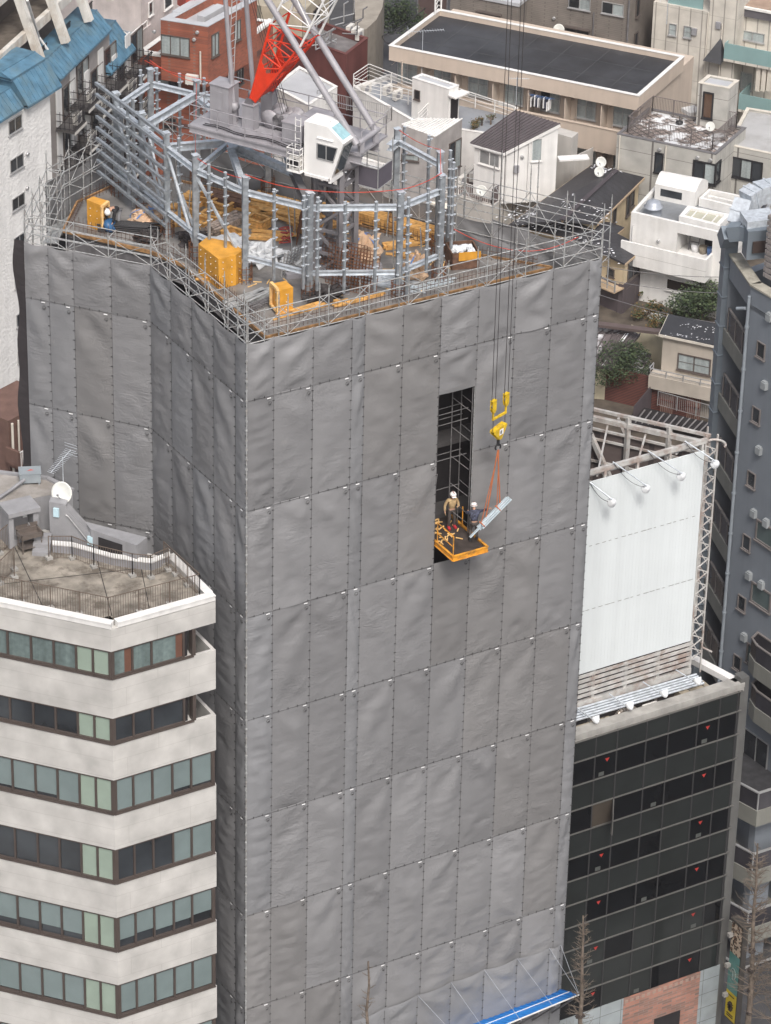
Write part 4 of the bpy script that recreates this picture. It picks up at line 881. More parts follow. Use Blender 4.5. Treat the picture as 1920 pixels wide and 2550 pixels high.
for k in range(7): m = MB(); m.blob(p+ex*rnd.uniform(-.4, .4)+ey*rnd.uniform(-.4, .4)+V((0, 0, .68)), .2, .2, .16, k, .5, 10, 6); m.build('waste_bag', sheetw, t)
for u, v, rx, rz, sd_, lb in ((370, 600, .5, .3, 31, 'dark heap of tools and hoses by the fourth column'), (480, 600, .6, .3, 32, 'dark heap of fittings left of the large form box'), (805, 745, .7, .35, 33, 'dark heap of fittings behind the street edge rail'), (880, 640, .5, .3, 34, 'dark heap at the mast foot')):
    t = lump(u, v, rx, rx*.7, rz, lb, 'tool heap', 'tool_heap', mat('dark_heap', (.035, .03, .03), .7, nscale=6, var=.7), sd_, 'dark heaps on the deck', 1.1)
# rebar meshes
def mesh_panel(o, a, b, n1, n2, label):
    t = thing('rebar_mesh', label, 'rebar mesh', tuple(o), 'rebar meshes on the deck'); m = MB()
    for i in range(n1+1): m.tube(o+a*(i/n1), o+a*(i/n1)+b, .014, 4, cap=False)
    for i in range(n2+1): m.tube(o+b*(i/n2), o+b*(i/n2)+a, .014, 4, cap=False)
    m.build('bars', rust, t)
for k in range(3): mesh_panel(dk(795+k*10, 690+k*14)+V((.1*k, 0, 0)), V((1.9, -2.6, 0))*.62, V((.25, .1, 1.75)), 14, 12, ('dense rebar mesh leaning on the mast foot', 'second rebar mesh in front of the mast foot', 'front rebar mesh by the street edge')[k])
mesh_panel(dk(738, 610), V((.8, 1.4, .1)), V((.35, -.1, 1.5)), 12, 10, 'rusty rebar mesh behind the twin columns beside red hoses')
m = MB(); p = dk(712, 612)
for k in range(40):
    a = k*.6; m.tube(p+V((.2*math.cos(a)+.1*math.sin(k), .2*math.sin(a), .1+.02*k)), p+V((.2*math.cos(a+.6)+.1*math.sin(k+1), .2*math.sin(a+.6), .1+.02*(k+1))), .03, 5)
tag(m.build('hose_coil', mat('red_hose', (.35, .04, .03), .5), None, tuple(p)), 'tangle of red hoses hanging behind the twin columns', 'hose')
p = dk(700, 690); m = MB()
for k in range(6): m.bar(p+V((.22*k, .1*k, 0)), p+V((.22*k+.25, .1*k+.12, 1.0)), .05); 
for h in [x*.14 for x in range(1, 8)]: m.bar(p+V((.03*h*8, 0, h)), p+V((1.2+.03*h*8, .6, h)), .03)
tag(m.build('ladder_stack', alum, None, tuple(p)), 'stack of aluminium ladders leaning below the twin columns', 'ladders')
p = dk(268, 570, 39.3); m = MB(); m.lathe(p+V((0, 0, .1)), [(0, 0), (.28, 0), (.32, .12), (.28, .3), (.1, .33), (0, .33)], 14, (.4, -.6, .6)); tag(m.build('blue_drum', mat('blue_plastic', (.03, .10, .22), .4), None, tuple(p)), 'blue reel standing against the left orange form box', 'reel')
# litter on the slab
m = MB()
for k in range(160):
    u, v = rnd.uniform(400, 1150), rnd.uniform(500, 740); q = dk(u, v)
    if not (2.4 < q.x < 13 and 1.9 < q.y < 15 and q.y < 20.5-1.35*q.x+2.5): continue
    a = rnd.uniform(0, PI); l = rnd.uniform(.1, .6); m.bar(q, q+V((l*math.cos(a), l*math.sin(a), .02)), .04, .03)
tag(m.build('timber_offcuts', paleply, None, (7, 7, 39.2)), 'scattered timber offcuts on the wet slab', 'wood scraps', kind='stuff')
# ================================================================ wall faces and windows
class Face:
    """a vertical wall through two plan points, seen from the camera side"""
    def __init__(s, a, b):
        s.o = V((a[0], a[1], 0)); d = V((b[0], b[1], 0))-s.o; s.L = d.length; s.d = d.normalized(); s.n = V((s.d.y, -s.d.x, 0))
        if s.n.dot(CAM-s.o) < 0: s.n = -s.n
    def hit(s, u, v):
        r = ray(u, v); t = (s.o-CAM).dot(s.n)/r.dot(s.n); p = CAM+r*t; return (p-s.o).dot(s.d), p.z
    def P(s, q, z, off=0): return V((s.o.x, s.o.y, z))+s.d*q+s.n*off
    def shift(s, k): f = Face(s.o+s.n*k, s.o+s.n*k+s.d*s.L); return f
    def box(s, m, s0, z0, s1, z1, o0, o1): m.para(s.P(s0, z0, o0), s.d*(s1-s0), s.n*(o1-o0), V((0, 0, z1-z0))); return m
def win(fc, s0, z0, s1, z1, par, pane, fr=None, nd=2, fw=.05, proud=.07, sill=True, name='window', bars=0, shelf=0):
    fr = fr or brownfr
    if s1 < s0: s0, s1 = s1, s0
    if z1 < z0: z0, z1 = z1, z0
    m = MB(); h = fw
    fc.box(m, s0, z1-h, s1, z1, -.01, proud); fc.box(m, s0, z0, s1, z0+h, -.01, proud); fc.box(m, s0, z0+h, s0+h, z1-h, -.01, proud); fc.box(m, s1-h, z0+h, s1, z1-h, -.01, proud)
    for k in range(1, nd): q = s0+(s1-s0)*k/nd; fc.box(m, q-h*.5, z0+h, q+h*.5, z1-h, -.01, proud*.8)
    for k in range(1, bars+1): q = z0+(z1-z0)*k/(bars+1); fc.box(m, s0+h, q-.012, s1-h, q+.012, -.01, proud*.6)
    if sill: fc.box(m, s0-.05, z0-.06, s1+.05, z0, -.01, proud+.06)
    if shelf: fc.box(m, s0-.1, z1+.04, s1+.1, z1+.12, -.01, .35)
    o = m.build(name, fr, par)
    m = MB(); pn = [pane] if not isinstance(pane, (list, tuple)) else list(pane)
    for k in range(nd):
        a, b = s0+h+(s1-s0-2*h)*k/nd, s0+h+(s1-s0-2*h)*(k+1)/nd; m.cur = k % len(pn); m.quad(fc.P(a, z0+h, .015), fc.P(b, z0+h, .015), fc.P(b, z1-h, .015), fc.P(a, z1-h, .015))
    m.build('pane', pn, o); return o
def wpx(fc, u0, v0, u1, v1, par, pane=glassd, **k):
    a, b = fc.hit(u0, v0), fc.hit(u1, v1); return win(fc, a[0], a[1], b[0], b[1], par, pane, **k)
def pl(u, v, z): p = at(u, v, z=z); return (p.x, p.y)
def para4(A, B, C): return [A, B, C, (A[0]+C[0]-B[0], A[1]+C[1]-B[1])]
def block(name, label, poly, z1, wall, roofm=None, par=.4, zb=GZ, cat='building', th=.18, group=None, cap=None, wallname='wall', parent=None):
    cx = sum(p[0] for p in poly)/len(poly); cy = sum(p[1] for p in poly)/len(poly)
    t = parent or thing(name, label, cat, (cx, cy, zb), group)
    m = MB(); m.prism(poly, zb, z1-par); 
    if par: m.ring(poly, z1-par, z1-.03, th)
    m.build(wallname, wall, t)
    if par:
        m = MB(); m.ring([tuple(p) for p in inset(poly if parea(poly) > 0 else poly[::-1], -.03)], z1-.03, z1+.02, th+.06); m.build('coping', cap or wall, t)
    if roofm:
        q = inset(poly if parea(poly) > 0 else poly[::-1], th if par else -.05); m = MB(); m.prism(q, z1-par, z1-par+.03); m.build('roof', roofm, t)
    return t
def parea(p): return sum(p[i][0]*p[(i+1) % len(p)][1]-p[(i+1) % len(p)][0]*p[i][1] for i in range(len(p)))
def fence_on(pts, h, sp, r, par, mt, name='railing', bars=True, posts=1.2, mid=(.08,)):
    m = MB()
    for p, q in zip(pts[:-1], pts[1:]):
        p, q = V(p), V(q); L = (q-p).length; m.bar(p+V((0, 0, h)), q+V((0, 0, h)), r*3.2, r*2.2)
        for z in mid: m.bar(p+V((0, 0, z)), q+V((0, 0, z)), r*1.6)
        if bars:
            n = max(1, int(L/sp))
            for i in range(n+1): w = p.lerp(q, i/n); m.bar(w+V((0, 0, mid[0] if mid else 0)), w+V((0, 0, h)), r*1.3)
        n = max(1, round(L/posts))
        for i in range(n+1): w = p.lerp(q, i/n); m.bar(w, w+V((0, 0, h+.02)), r*3)
    return m.build(name, mt, par)
def ac_unit(p, ang, label, group='air conditioner units'):
    t = thing('air_conditioner', label, 'air conditioner', tuple(p), group); c, s = math.cos(ang), math.sin(ang); ex, ey = V((c, s, 0)), V((-s, c, 0)); p = V(p); m = MB(); m.para(p-ex*.4-ey*.15+V((0, 0, .06)), ex*.8, ey*.3, V((0, 0, .62))); m.para(p-ex*.3-ey*.12, ex*.08, ey*.24, V((0, 0, .06))); m.para(p+ex*.22-ey*.12, ex*.08, ey*.24, V((0, 0, .06))); m.build('casing', acw, t)
    m = MB(); m.lathe(p-ex*.1-ey*.152+V((0, 0, .38)), [(0, 0), (.05, .004), (.24, .004), (.25, 0)], 16, -ey); m.build('fan_grille', grey, t); return t
def dish(p, d, r, label, h=.4, name='satellite_dish'):
    t = thing(name, label, 'satellite dish', tuple(p), 'satellite dishes'); p = V(p); c = p+V((0, 0, h)); d = V(d).normalized(); m = MB(); m.lathe(c, [(0, 0), (r*.5, r*.04), (r*.85, r*.14), (r, r*.22), (r, r*.25), (r*.8, r*.14), (0, .03)], 20, d); m.build('reflector', mat('dish_white', (.68, .69, .65), .45), t)
    m = MB(); m.tube(p, c, .025, 6); m.tube(c-V((0, 0, r*.8)), c+d*r*1.1-V((0, 0, r*.2)), .018, 5); m.bar(c+d*r*1.1-V((0, 0, r*.22)), c+d*r*.95-V((0, 0, r*.1)), .08); m.build('feed_arm', grey, t); return t
def yagi(p, h, d, label, n=12, L=1.2, w=.45):
    t = thing('aerial', label, 'aerial', tuple(p), 'rooftop aerials'); p = V(p); d = V(d).normalized(); s = V((-d.y, d.x, 0)); m = MB(); m.tube(p, p+V((0, 0, h)), .022, 6); c = p+V((0, 0, h-.1)); m.tube(c-d*L*.4, c+d*L*.6, .014, 5)
    for k in range(n): q = c-d*L*.4+d*L*k/(n-1); ww = w*(1-.35*k/n); m.tube(q-s*ww/2, q+s*ww/2, .010, 4)
    for z in (-.25, -.12, .12, .25):
        q = c-d*L*.42+V((0, 0, z)); m.tube(q-s*w*.6, q+s*w*.6, .010, 4)
    m.build('elements', gsteel, t); return t
# ================================================================ striped white block, lower left
SW = brick_mat('pale_tile_band', (.50, .488, .465), (.49, .478, .455), (.42, .405, .385), 1, 2.9, .86, .012, rough=.6, offset=.5, bump=.12); braun = mat('window_bronze', (.085, .068, .06), .5, .2)
gpanel = mat('pale_green_panel', (.27, .335, .28), .25, nscale=1, var=.08); tealc = mat('teal_curtain', (.15, .195, .19), .15, nscale=5, var=.15, streak=.35, spec=.7)
tblind = mat('blue_grey_blind', (.17, .215, .215), .12, nscale=1, var=.08, spec=.7)
darkdeck = mat('weathered_roof_deck', (.25, .225, .19), .8, nscale=1.6, var=.4, dirt=(.085, .07, .055), dirtamt=.85)
Z14 = [29.0, 27.72, 26.4, 24.48, 23.2, 21.42, 19.7, 17.9, 16.16, 14.38, 12.6, 10.82, 9.05, 7.3, 5.5]
C0 = (-6.5, -.5); CR = (-1.72, -.5); LL = at(0, 1500, z=29); dL = V((LL.x-C0[0], LL.y-C0[1], 0)).normalized(); CL = (C0[0]+dL.x*9, C0[1]+dL.y*9)
BK = at(503, 1453, z=29)
foot = [CL, C0, CR, (-1.72, 3.3), (-4.3, 6.5), (-7.2, 10.5), (-9.5, 11.5)]
st = thing('office_block', 'cream banded office block with ribbon windows and fenced roof terrace', 'building', (-6, 4, GZ))
fl, frt = Face(C0, CL), Face(C0, CR)
core = inset(foot, .18) if parea(foot) > 0 else inset(foot[::-1], .18)
for i in range(0, len(Z14)-1, 2):
    zt, zb_ = Z14[i], Z14[i+1]
    m = MB()
    if i in (2, 4):                                                 # balcony notch at the right end
        f2 = [CL, C0, (-2.75, -.5), (-2.75, 3.3), (-4.3, 6.5), (-7.2, 10.5), (-9.5, 11.5)]
        m.prism(f2, zb_, zt); bal = [(-2.75, -.5), CR, (-1.72, 3.3), (-2.75, 3.3)]; m.prism(bal, zb_, zb_+.35); m.box(-2.749, -.5, zb_+.35, -1.72, -.35, zt); m.box(-1.87, -.349, zb_+.35, -1.72, 3.2, zt)
    else: m.prism(foot, zb_, zt if i else zt-.22)
    m.build('wall_band', SW, st)
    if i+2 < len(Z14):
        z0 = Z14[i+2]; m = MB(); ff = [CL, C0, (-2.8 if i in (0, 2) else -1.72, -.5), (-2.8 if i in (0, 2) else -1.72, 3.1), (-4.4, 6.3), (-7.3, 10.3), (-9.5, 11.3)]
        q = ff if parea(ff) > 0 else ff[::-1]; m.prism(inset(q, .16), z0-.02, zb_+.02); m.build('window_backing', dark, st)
m = MB(); m.prism(inset(foot if parea(foot) > 0 else foot[::-1], .1), GZ, Z14[-1]-.0); m.build('wall_band', SW, st)
m = MB(); rp = foot if parea(foot) > 0 else foot[::-1]; m.prism(inset(rp, .25), 28.8, 28.815); m.build('roof_deck', darkdeck, st)
EDG = [(V((*CL, 0)), V((*C0, 0))), (V((*C0, 0)), V((*CR, 0))), (V((*CR, 0)), V((-1.72, 3.3, 0)))]
m = MB(); c2 = MB()
for ei, (a, b) in enumerate(EDG):
    f_ = Face(a, b); n_ = V((0, 0, 0))-V((0, 0, 0)); inw = V((-5, 4, 0))-(a+b)/2; nn_ = V((-(b-a).y, (b-a).x, 0)).normalized(); nn_ = nn_ if nn_.dot(inw) > 0 else -nn_
    a = a+(b-a).normalized()*(.31 if ei else 0)
    m.para(a+V((0, 0, 29.0-.24)), b-a, nn_*(.3-.003*ei), V((0, 0, .24-.004*ei))); c2.para(a-nn_*(.03+.003*ei)+V((0, 0, 29.0)), b-a, nn_*.36, V((0, 0, .05+.004*ei)))
m.build('parapet', white, st); c2.build('coping', white, st)
m = MB()
for a, b in (((-10.5, 5.2), (-2.2, 2.9)), ((-8.2, 2.2), (-7, 8)), ((-6, .4), (-4.4, 5.2)), ((-4.4, .2), (-3.0, 3.9))): m.bar((*a, 28.818), (*b, 28.818), .03, .012)
m.build('deck_joint', dark, st)
lb = [0, fl.hit(236, 1900)[0]]
L_s = [fl.hit(u, 1890+.2*(u-276))[0] for u in (277, 236, 195, 140, 84.5, 27)]; sp = L_s[5]-L_s[4]
while L_s[-1] < 8.6: L_s.append(L_s[-1]+sp)
R3 = [.05]+[frt.hit(u, 1910)[0] for u in (332, 380, 430, 477)]+[4.62]; R1 = [.05]+[frt.hit(u, 1600)[0] for u in (330, 378, 458)]
for i in range(1, len(Z14)-1, 2):
    zt, zb_ = Z14[i], Z14[i+1]; lev = i//2; z0, z1 = zb_+.02, zt
    W_ = thing  # keep name short
    for fc, S in ((fl, L_s), (frt, R1 if lev in (0, 1) else R3)):
        for k in range(len(S)-1):
            a, b = S[k], S[k+1]; m = MB(); pw = .09
            fc.box(m, a-pw*.5, z0, a+pw*.5, z1, -.12, -.01)
            fc.box(m, a+pw*.5, z0, b-pw*.5, z0+.10, -.12, .015); fc.box(m, a+pw*.5, z1-.06, b-pw*.5, z1, -.12, -.01)
            if k == len(S)-2: fc.box(m, b-pw*.5, z0, b+pw*.5, z1, -.12, -.01)
            w = m.build('window', braun, st)
            if fc is fl and k < 2: pm = gpanel
            elif lev == 0: pm = tealc
            elif lev == 1: pm = glassd
            elif lev == 3: pm = glassd if not (fc is frt and k > 2) else tblind
            else: pm = tblind
            m = MB(); lo = z0+.10; 
            if pm is tblind and lev != 3 and (lev != 2 or k > 2):
                hb_ = lo+(.12 if lev == 2 else (.32 if lev == 4 else .06))*(1+.25*((k*7+lev) % 3)); m.quad(fc.P(a+pw*.5, hb_, -.075), fc.P(b-pw*.5, hb_, -.075), fc.P(b-pw*.5, z1-.06, -.075), fc.P(a+pw*.5, z1-.06, -.075))
            else: m.quad(fc.P(a+pw*.5, lo, -.075), fc.P(b-pw*.5, lo, -.075), fc.P(b-pw*.5, z1-.06, -.075), fc.P(a+pw*.5, z1-.06, -.075))
            m.build('blind' if pm is tblind else 'pane', pm, w)
            if pm is tblind: m = MB(); m.quad(fc.P(a+pw*.5, lo, -.12), fc.P(b-pw*.5, lo, -.12), fc.P(b-pw*.5, z1-.06, -.12), fc.P(a+pw*.5, z1-.06, -.12)); m.build('pane', glassd, w)
            elif lev == 0 and k % 2 == 0 and fc is frt: m = MB(); m.quad(fc.P(b-.35, lo, -.07), fc.P(b-pw*.5, lo, -.07), fc.P(b-pw*.5, z1-.06, -.07), fc.P(b-.35, z1-.06, -.07)); m.build('curtain', mat('brown_curtain', (.13, .06, .04), .8), w)
    m = MB(); e = 4.72 if lev > 1 else 3.75
    frt.box(m, e-.16 if lev > 1 else e-.05, z0, e if lev > 1 else e+.1, z1, -.3, .0); m.build('corner_post', braun, st); m = MB(); frt.box(m, .0, z0, .14, z1, -.14, .0); fl.box(m, .0, z0, .12, z1, -.14, .0); m.build('corner_post', braun, st)
    m = MB(); frt.box(m, 0, z0-.04, e, z0, -.1, .05); fl.box(m, 0, z0-.04, 8.9, z0, -.1, .05); m.build('sill', braun, st)
# terrace railings (bronze), each run its own thing
rb = mat('terrace_railing_bronze', (.16, .125, .10), .5, .3)
def railing(pix, z, h, label, sp=.11, feet=True, mt=None, group='terrace railings', pts=None, r=.011, **k):
    P_ = pts or [V((*pl(u, v, z), z)) for u, v in pix]; t = thing('railing', label, 'railing', tuple(P_[0]), group); fence_on(P_, h, sp, r, t, mt or rb, 'balusters', **k)
    if feet:
        for p, q in zip(P_[:-1], P_[1:]):
            n = max(1, round((q-p).length/1.2))
            for i in range(1 if p is not P_[0] else 0, n+1): m = MB(); w = p.lerp(q, i/n); m.box(w.x-.13, w.y-.13, z+.002, w.x+.13, w.y+.13, z+.12); m.build('concrete_foot', conc, t)
    return t
inn = inset(rp, .42); i0 = min(range(len(inn)), key=lambda i: (V(inn[i])-V(C0)).length)
A1 = V((*C0, 28.83))+V((.2, .6, 0)); A0_ = V((CL[0], CL[1], 28.83))+V((.2, .45, 0)); A2 = V((-2.2, -.02, 28.83)); A3 = V((-2.3, 3.0, 28.83))
railing(None, 28.83, 1.1, 'bronze railing along the front left edge of the roof terrace', pts=[A0_, A1])
railing(None, 28.83, 1.1, 'bronze railing along the front right edge of the roof terrace', pts=[A1, A2, A3])
bp_ = [(419, 1421), (376, 1440), (330, 1436), (234, 1413), (180, 1392), (122, 1400-8)]
railing(bp_, 28.83, 1.1, 'curved bronze railing at the back of the terrace before the white gutter')
railing([(36, 1440), (36, 1420), (0, 1455), (-40, 1480)], 28.83, 1.1, 'short bronze railing at the left edge of the terrace')
railing([(30, 1355), (0, 1380), (-30, 1395)], 28.83, 1.1, 'bronze railing piece beside the outdoor sink')
m = MB(); q = [V((*pl(u, v, 29.2), 29.2)) for u, v in ((424, 1383), (378, 1401), (340, 1397), (280, 1388), (230, 1374), (180, 1360), (131, 1356))]
for a, b in zip(q[:-1], q[1:]): m.para(V((a.x, a.y, 28.8)), b-a, V((.12, .25, 0)), V((0, 0, .38)))
m.build('curb_wall', grey, st); m = MB()
for a, b in zip(q[:-1], q[1:]): m.para(V((a.x, a.y, 29.18))-V((.02, .03, 0)), b-a, V((.14, .3, 0)), V((0, 0, .05)))
m.build('curb_cap', white, st)
# rooftop plant room, stair hood, sink niche
pg = mat('plant_room_grey', (.27, .27, .28), .75, nscale=1.5, var=.1, streak=.12); pgt = mat('plant_room_roof', (.30, .28, .26), .8, nscale=1, var=.2, dirt=(.17, .15, .13), dirtamt=.6)
zq = 30.4
A, B, C_ = pl(-60, 1290, zq), pl(120, 1300, zq), pl(181, 1224, zq)
nf = Face(pl(24, 1358, 29.), pl(98, 1340, 29.)); pp = [tuple(nf.P(-5, 0, -.93)[:2]), tuple(nf.P(nf.L+.45, 0, -.93)[:2]), pl(181, 1224, zq), pl(118, 1194, zq), pl(-60, 1172, zq)]
m = MB(); m.prism(pp, 28.1, zq); m.build('plant_room', pg, st); m = MB(); m.prism(pp, zq, zq+.02); m.build('plant_room_roof', pgt, st)
m = MB()
for a, b in zip(pp[2:4], pp[3:5]): m.bar((*a, zq+.05), (*b, zq+.05), .2, .14)
m.build('plant_room_curb', pg, st)
nf = Face(pl(24, 1358, 29.), pl(98, 1340, 29.)); m = MB(); s1 = nf.L
nf.box(m, 0, 28.8, .22, 30.35, -.9, 0); nf.box(m, s1-.24, 28.8, s1, 30.35, -.9, 0); nf.box(m, -.05, 30.35, s1+.05, 30.55, -1.0, .12); nf.box(m, .22, 28.8, s1-.24, 29.1, -.9, -.15); nf.box(m, .22, 29.1, s1-.24, 30.35, -.9, -.6); m.build('sink_niche', pg, st)
m = MB(); nf.box(m, s1-.5, 29.85, s1-.32, 30.1, -.6, -.5); m.build('switch_box', labm, st)
t = thing('sink', 'stainless outdoor sink on legs in front of the grey wall niche', 'sink', tuple(nf.P(.6, 28.8, .3))); m = MB()
for a in (.3, 1.15):
    for b in (.15, .65): nf.box(m, a, 28.83, a+.04, 29.6, b, b+.04)
nf.box(m, .28, 29.05, 1.22, 29.08, .13, .7); nf.box(m, .26, 29.52, 1.24, 29.72, .1, .16); nf.box(m, .26, 29.52, 1.24, 29.72, .66, .72); nf.box(m, .26, 29.52, .32, 29.72, .1, .72); nf.box(m, 1.18, 29.52, 1.24, 29.72, .1, .72); nf.box(m, .3, 29.5, 1.2, 29.53, .13, .7); nf.box(m, .26, 29.72, 1.24, 29.9, .06, .1); m.build('basin', mat('dull_stainless', (.22, .19, .17), .4, .6), t)
m = MB(); m.tube(nf.P(.8, 29.8, .12), nf.P(.8, 30., .2), .02, 5); m.tube(nf.P(.8, 30., .2), nf.P(.8, 29.95, .35), .02, 5); m.build('tap', alum, t)
m = MB(); p = V((*pl(80, 1385, 28.8), 28.8)); dx = V((.8, -.55, 0))*.75; dy = V((.35, .55, 0))*.5
for k in range(3): m.para(p+dy*k, dx, dy, V((0, 0, .2*(k+1))))
m.build('steps', pg, st)
m = MB(); w0 = V((*pl(125, 1345, 29.), 29.)); w1 = V((*pl(226, 1362, 29.), 29.)); dr = (w1-w0); th = V((.25, .35, 0))*1.1; h0 = 1.9
a = w0+V((0, 0, -.3)); k1 = w0.lerp(w1, .42)
m.para(a, dr*.42, th, V((0, 0, 2.15)))
b0, b1 = w0+dr*.42, w0+dr*1.05; z0_ = 28.7; m.add([V((b0.x, b0.y, z0_)), V((b1.x, b1.y, z0_)), V((b1.x, b1.y, 29.5)), V((b0.x, b0.y, 30.7)), V((b0.x, b0.y, z0_))+th, V((b1.x, b1.y, z0_))+th, V((b1.x, b1.y, 29.5))+th, V((b0.x, b0.y, 30.7))+th], [(3, 2, 1, 0), (4, 5, 6, 7), (3, 7, 6, 2), (2, 6, 5, 1), (0, 4, 7, 3)])
m.build('stair_wall', pg, st)
m = MB(); f_ = V((dr.y, -dr.x, 0)).normalized()*.08; m.path([b0+f_+V((0, 0, 1.4)), b0+f_+dr*.06+V((0, 0, 1.35)), V((b1.x, b1.y, 29.1))+f_], .025, 6); m.build('stair_handrail', alum, st)
lo_ = [pl(200, 1296, 29.9), pl(232, 1322, 29.9), pl(340, 1358, 29.9), pl(365, 1338, 29.9)]
m = MB(); m.prism([pl(226, 1318, 29.9), pl(340, 1358, 29.9), pl(366, 1338, 29.9), pl(210, 1298, 29.9)], 28.6, 29.9); m.build('stair_hood', pg, st)
m = MB(); ff = Face(pl(240, 1325, 29.9), pl(340, 1358, 29.9)); ff.box(m, .1, 28.8, 1.3, 29.7, 0, .02); m.build('stair_opening', dark, st)
for u, v, lab in ((141, 1275, 'a'), (226, 1345, 'b')):
    m = MB(); p = at(u, v, z=30.2 if lab == 'a' else 29.5); ff = Face(w0, w1); ff2 = ff; q = ff.hit(u, v); ff.box(m, q[0]-.12, q[1]-.2, q[0]+.12, q[1]+.2, 0, .09); m.build('wall_lamp', mat('lamp_box', (.45, .6, .66), .4), st)
dish((*pl(157, 1255, 30.5), 30.5), (-.75, -.55, .38), .48, 'white satellite dish beside the grey wrapped tower', .55)
yagi((*pl(159, 1252, 30.5), 30.5), 2.2, (-.8, -.45, -.25), 'comb-like aerial on a mast above the white satellite dish', 16, 1.5, .55)
p = V((*pl(75, 1200, zq), zq)); t = thing('electrical_box', 'grey electrical box with red mark at the end of a roof pipe', 'electrical box', tuple(p)); m = MB(); ex, ey = V((.82, -.35, 0)), V((.25, .6, 0)); m.para(p-ex*.5-ey*.5+V((0, 0, .12)), ex, ey, V((0, 0, .42))); m.para(p-ex*.53-ey*.53+V((0, 0, .54)), ex*1.06, ey*1.06, V((0, 0, .03)))
for a in (-.45, .38):
    for b in (-.45, .3): m.para(p+ex*a+ey*b, ex*.07, ey*.07, V((0, 0, .12)))
m.build('cabinet', mat('box_grey', (.25, .28, .30), .5), t); m = MB(); m.add([p-ex*.15-ey*.1+V((0, 0, .575)), p+ex*.2-ey*.02+V((0, 0, .575)), p+ex*.05+ey*.1+V((0, 0, .575))], [(0, 1, 2)]); m.build('red_mark', redrope, t)
m = MB(); m.path([p+V((-.35, -.2, .3)), V((*pl(20, 1235, zq), zq+.2)), V((*pl(-20, 1262, zq), zq+.2))], .07, 8); tag(m.build('roof_pipe', grey, None, tuple(p)), 'grey pipe running across the roof to the electrical box', 'pipe')
# ================================================================ dark glass office, lower right
gb = thing('glass_office', 'dark glass office block with red triangle marks below the white billboard', 'building', (22, 6, GZ))
GF = Face((16.6, 1.0), (26.8, 1.0)); zr = 15.2
vr = [1708+10, 1767, 1825, 1886, 1944, 2004, 2060, 2120, 2176, 2234, 2287, 2345, 2401]
zz_ = []
for k, v in enumerate(vr):
    u = 1847-(v-1708)*.0866; zz_.append(at(u, v, y=1).z)
ss = [0]+[GF.hit(u, v)[0] for u, v in ((1482, 1858), (1536, 1840), (1609, 1818), (1664, 1803), (1737, 1780), (1791, 1765))]+[GF.L-.25]
gbody = mat('glass_body', (.03, .032, .034), .6); spang = mat('spandrel_glass', (.018, .021, .0205), .12, nscale=.7, var=.15, spec=.3); wing = mat('vision_glass', (.004, .005, .006), .04, nscale=2, var=.5, spec=.25); mull = mat('pale_transom', (.16, .155, .145), .45, .4); dmull = mat('dark_mullion', (.03, .03, .031), .5); frmg = mat('fin_grey', (.13, .13, .125), .5, .2, nscale=1, var=.15, streak=.15)
foot = [(16.6, 1.06), (26.8, 1.06), pl(1724, 1634, 15.2), (23, 9.5), (16.6, 9.5)]
m = MB(); m.prism(foot, GZ, 13.9); m.build('body', gbody, gb)
m = MB(); m.prism(inset(foot, .35), 13.9, 13.93); m.build('roof', mat('dark_roof', (.05, .045, .045), .8, var=.4, dirt=(.12, .08, .06)), gb)
m = MB(); m.box(16.6, 1.0, 14.75, 26.9, 1.6, zr); m.box(16.6, .96, 15.0, 26.9, 1.02, zr+.02); m.build('parapet', conc, gb)
m = MB(); pe_ = pl(1724, 1634, 15.2); m.bar((26.75, 1.3, 15.05), (*pe_, 15.05), .4, .3); m.build('parapet', white, gb)
m = MB(); m.bar((26.95, 1.3, GZ), (26.95, 1.3, 15.45), .45, .55); m.build('corner_fin', frmg, gb)
red = mat('red_triangle', (.34, .03, .025), .5)
for r_ in range(len(zz_)-1):
    z1, z0 = zz_[r_], zz_[r_+1]; sp_ = r_ % 2 == 0 or r_ > 11
    for c in range(len(ss)-1):
        a, b = ss[c], ss[c+1]; m = MB(); tilt = rnd.uniform(-.006, .006)
        m.quad(GF.P(a+.03, z0, .03), GF.P(b-.03, z0, .03+tilt), GF.P(b-.03, z1-.07, .03), GF.P(a+.03, z1-.07, .03-tilt))
        if r_ == 3 and c == 1: continue
        w = m.build('spandrel_pane' if sp_ else 'window_pane', (spang if sp_ or (r_ > 7 and (c*3+r_) % 4 in (0, 1)) or (r_ > 2 and (c*5+r_*3) % 7 == 0) else wing), gb)
        if not sp_ and c in (1, 5):
            m = MB(); cx, cz = (a+b)/2+(.1 if c == 1 else .0), (z0+z1)/2+.22; m.add([GF.P(cx-.12, cz+.10, .045), GF.P(cx, cz-.10, .045), GF.P(cx+.12, cz+.10, .045)], [(0, 1, 2)]); m.build('triangle_mark', red, w)
        if not sp_ and (r_*5+c*3) % 4 == 0:
            m = MB(); q = a+rnd.uniform(.2, .5)*(b-a); GF.box(m, q, z0+.06, q+.3, z0+.28, .032, .036); m.build('object_behind_glass', mat('dim_shape', (.07, .075, .07), .4), w)
    m = MB(); GF.box(m, 0, z1-.05, GF.L, z1, 0, .09); m.build('transom', mull, gb)
for a in ss:
    m = MB(); GF.box(m, a-.035, zz_[-1], a+.035, zz_[0], 0, .06); m.build('mullion', dmull, gb)
z1, z0 = zz_[3], zz_[4]; a, b = ss[1], ss[2]                          # open pivot window
m = MB(); GF.box(m, a, z0, b, z1-.07, -.3, .01); m.build('opening', mat('warm_dark', (.05, .04, .03), .8), gb)
m = MB(); m.para(GF.P(b, z0, .05), (-GF.d*.55+GF.n*.75)*(b-a), V((0, 0, .05)), V((0, 0, .05)).cross(GF.d)); 
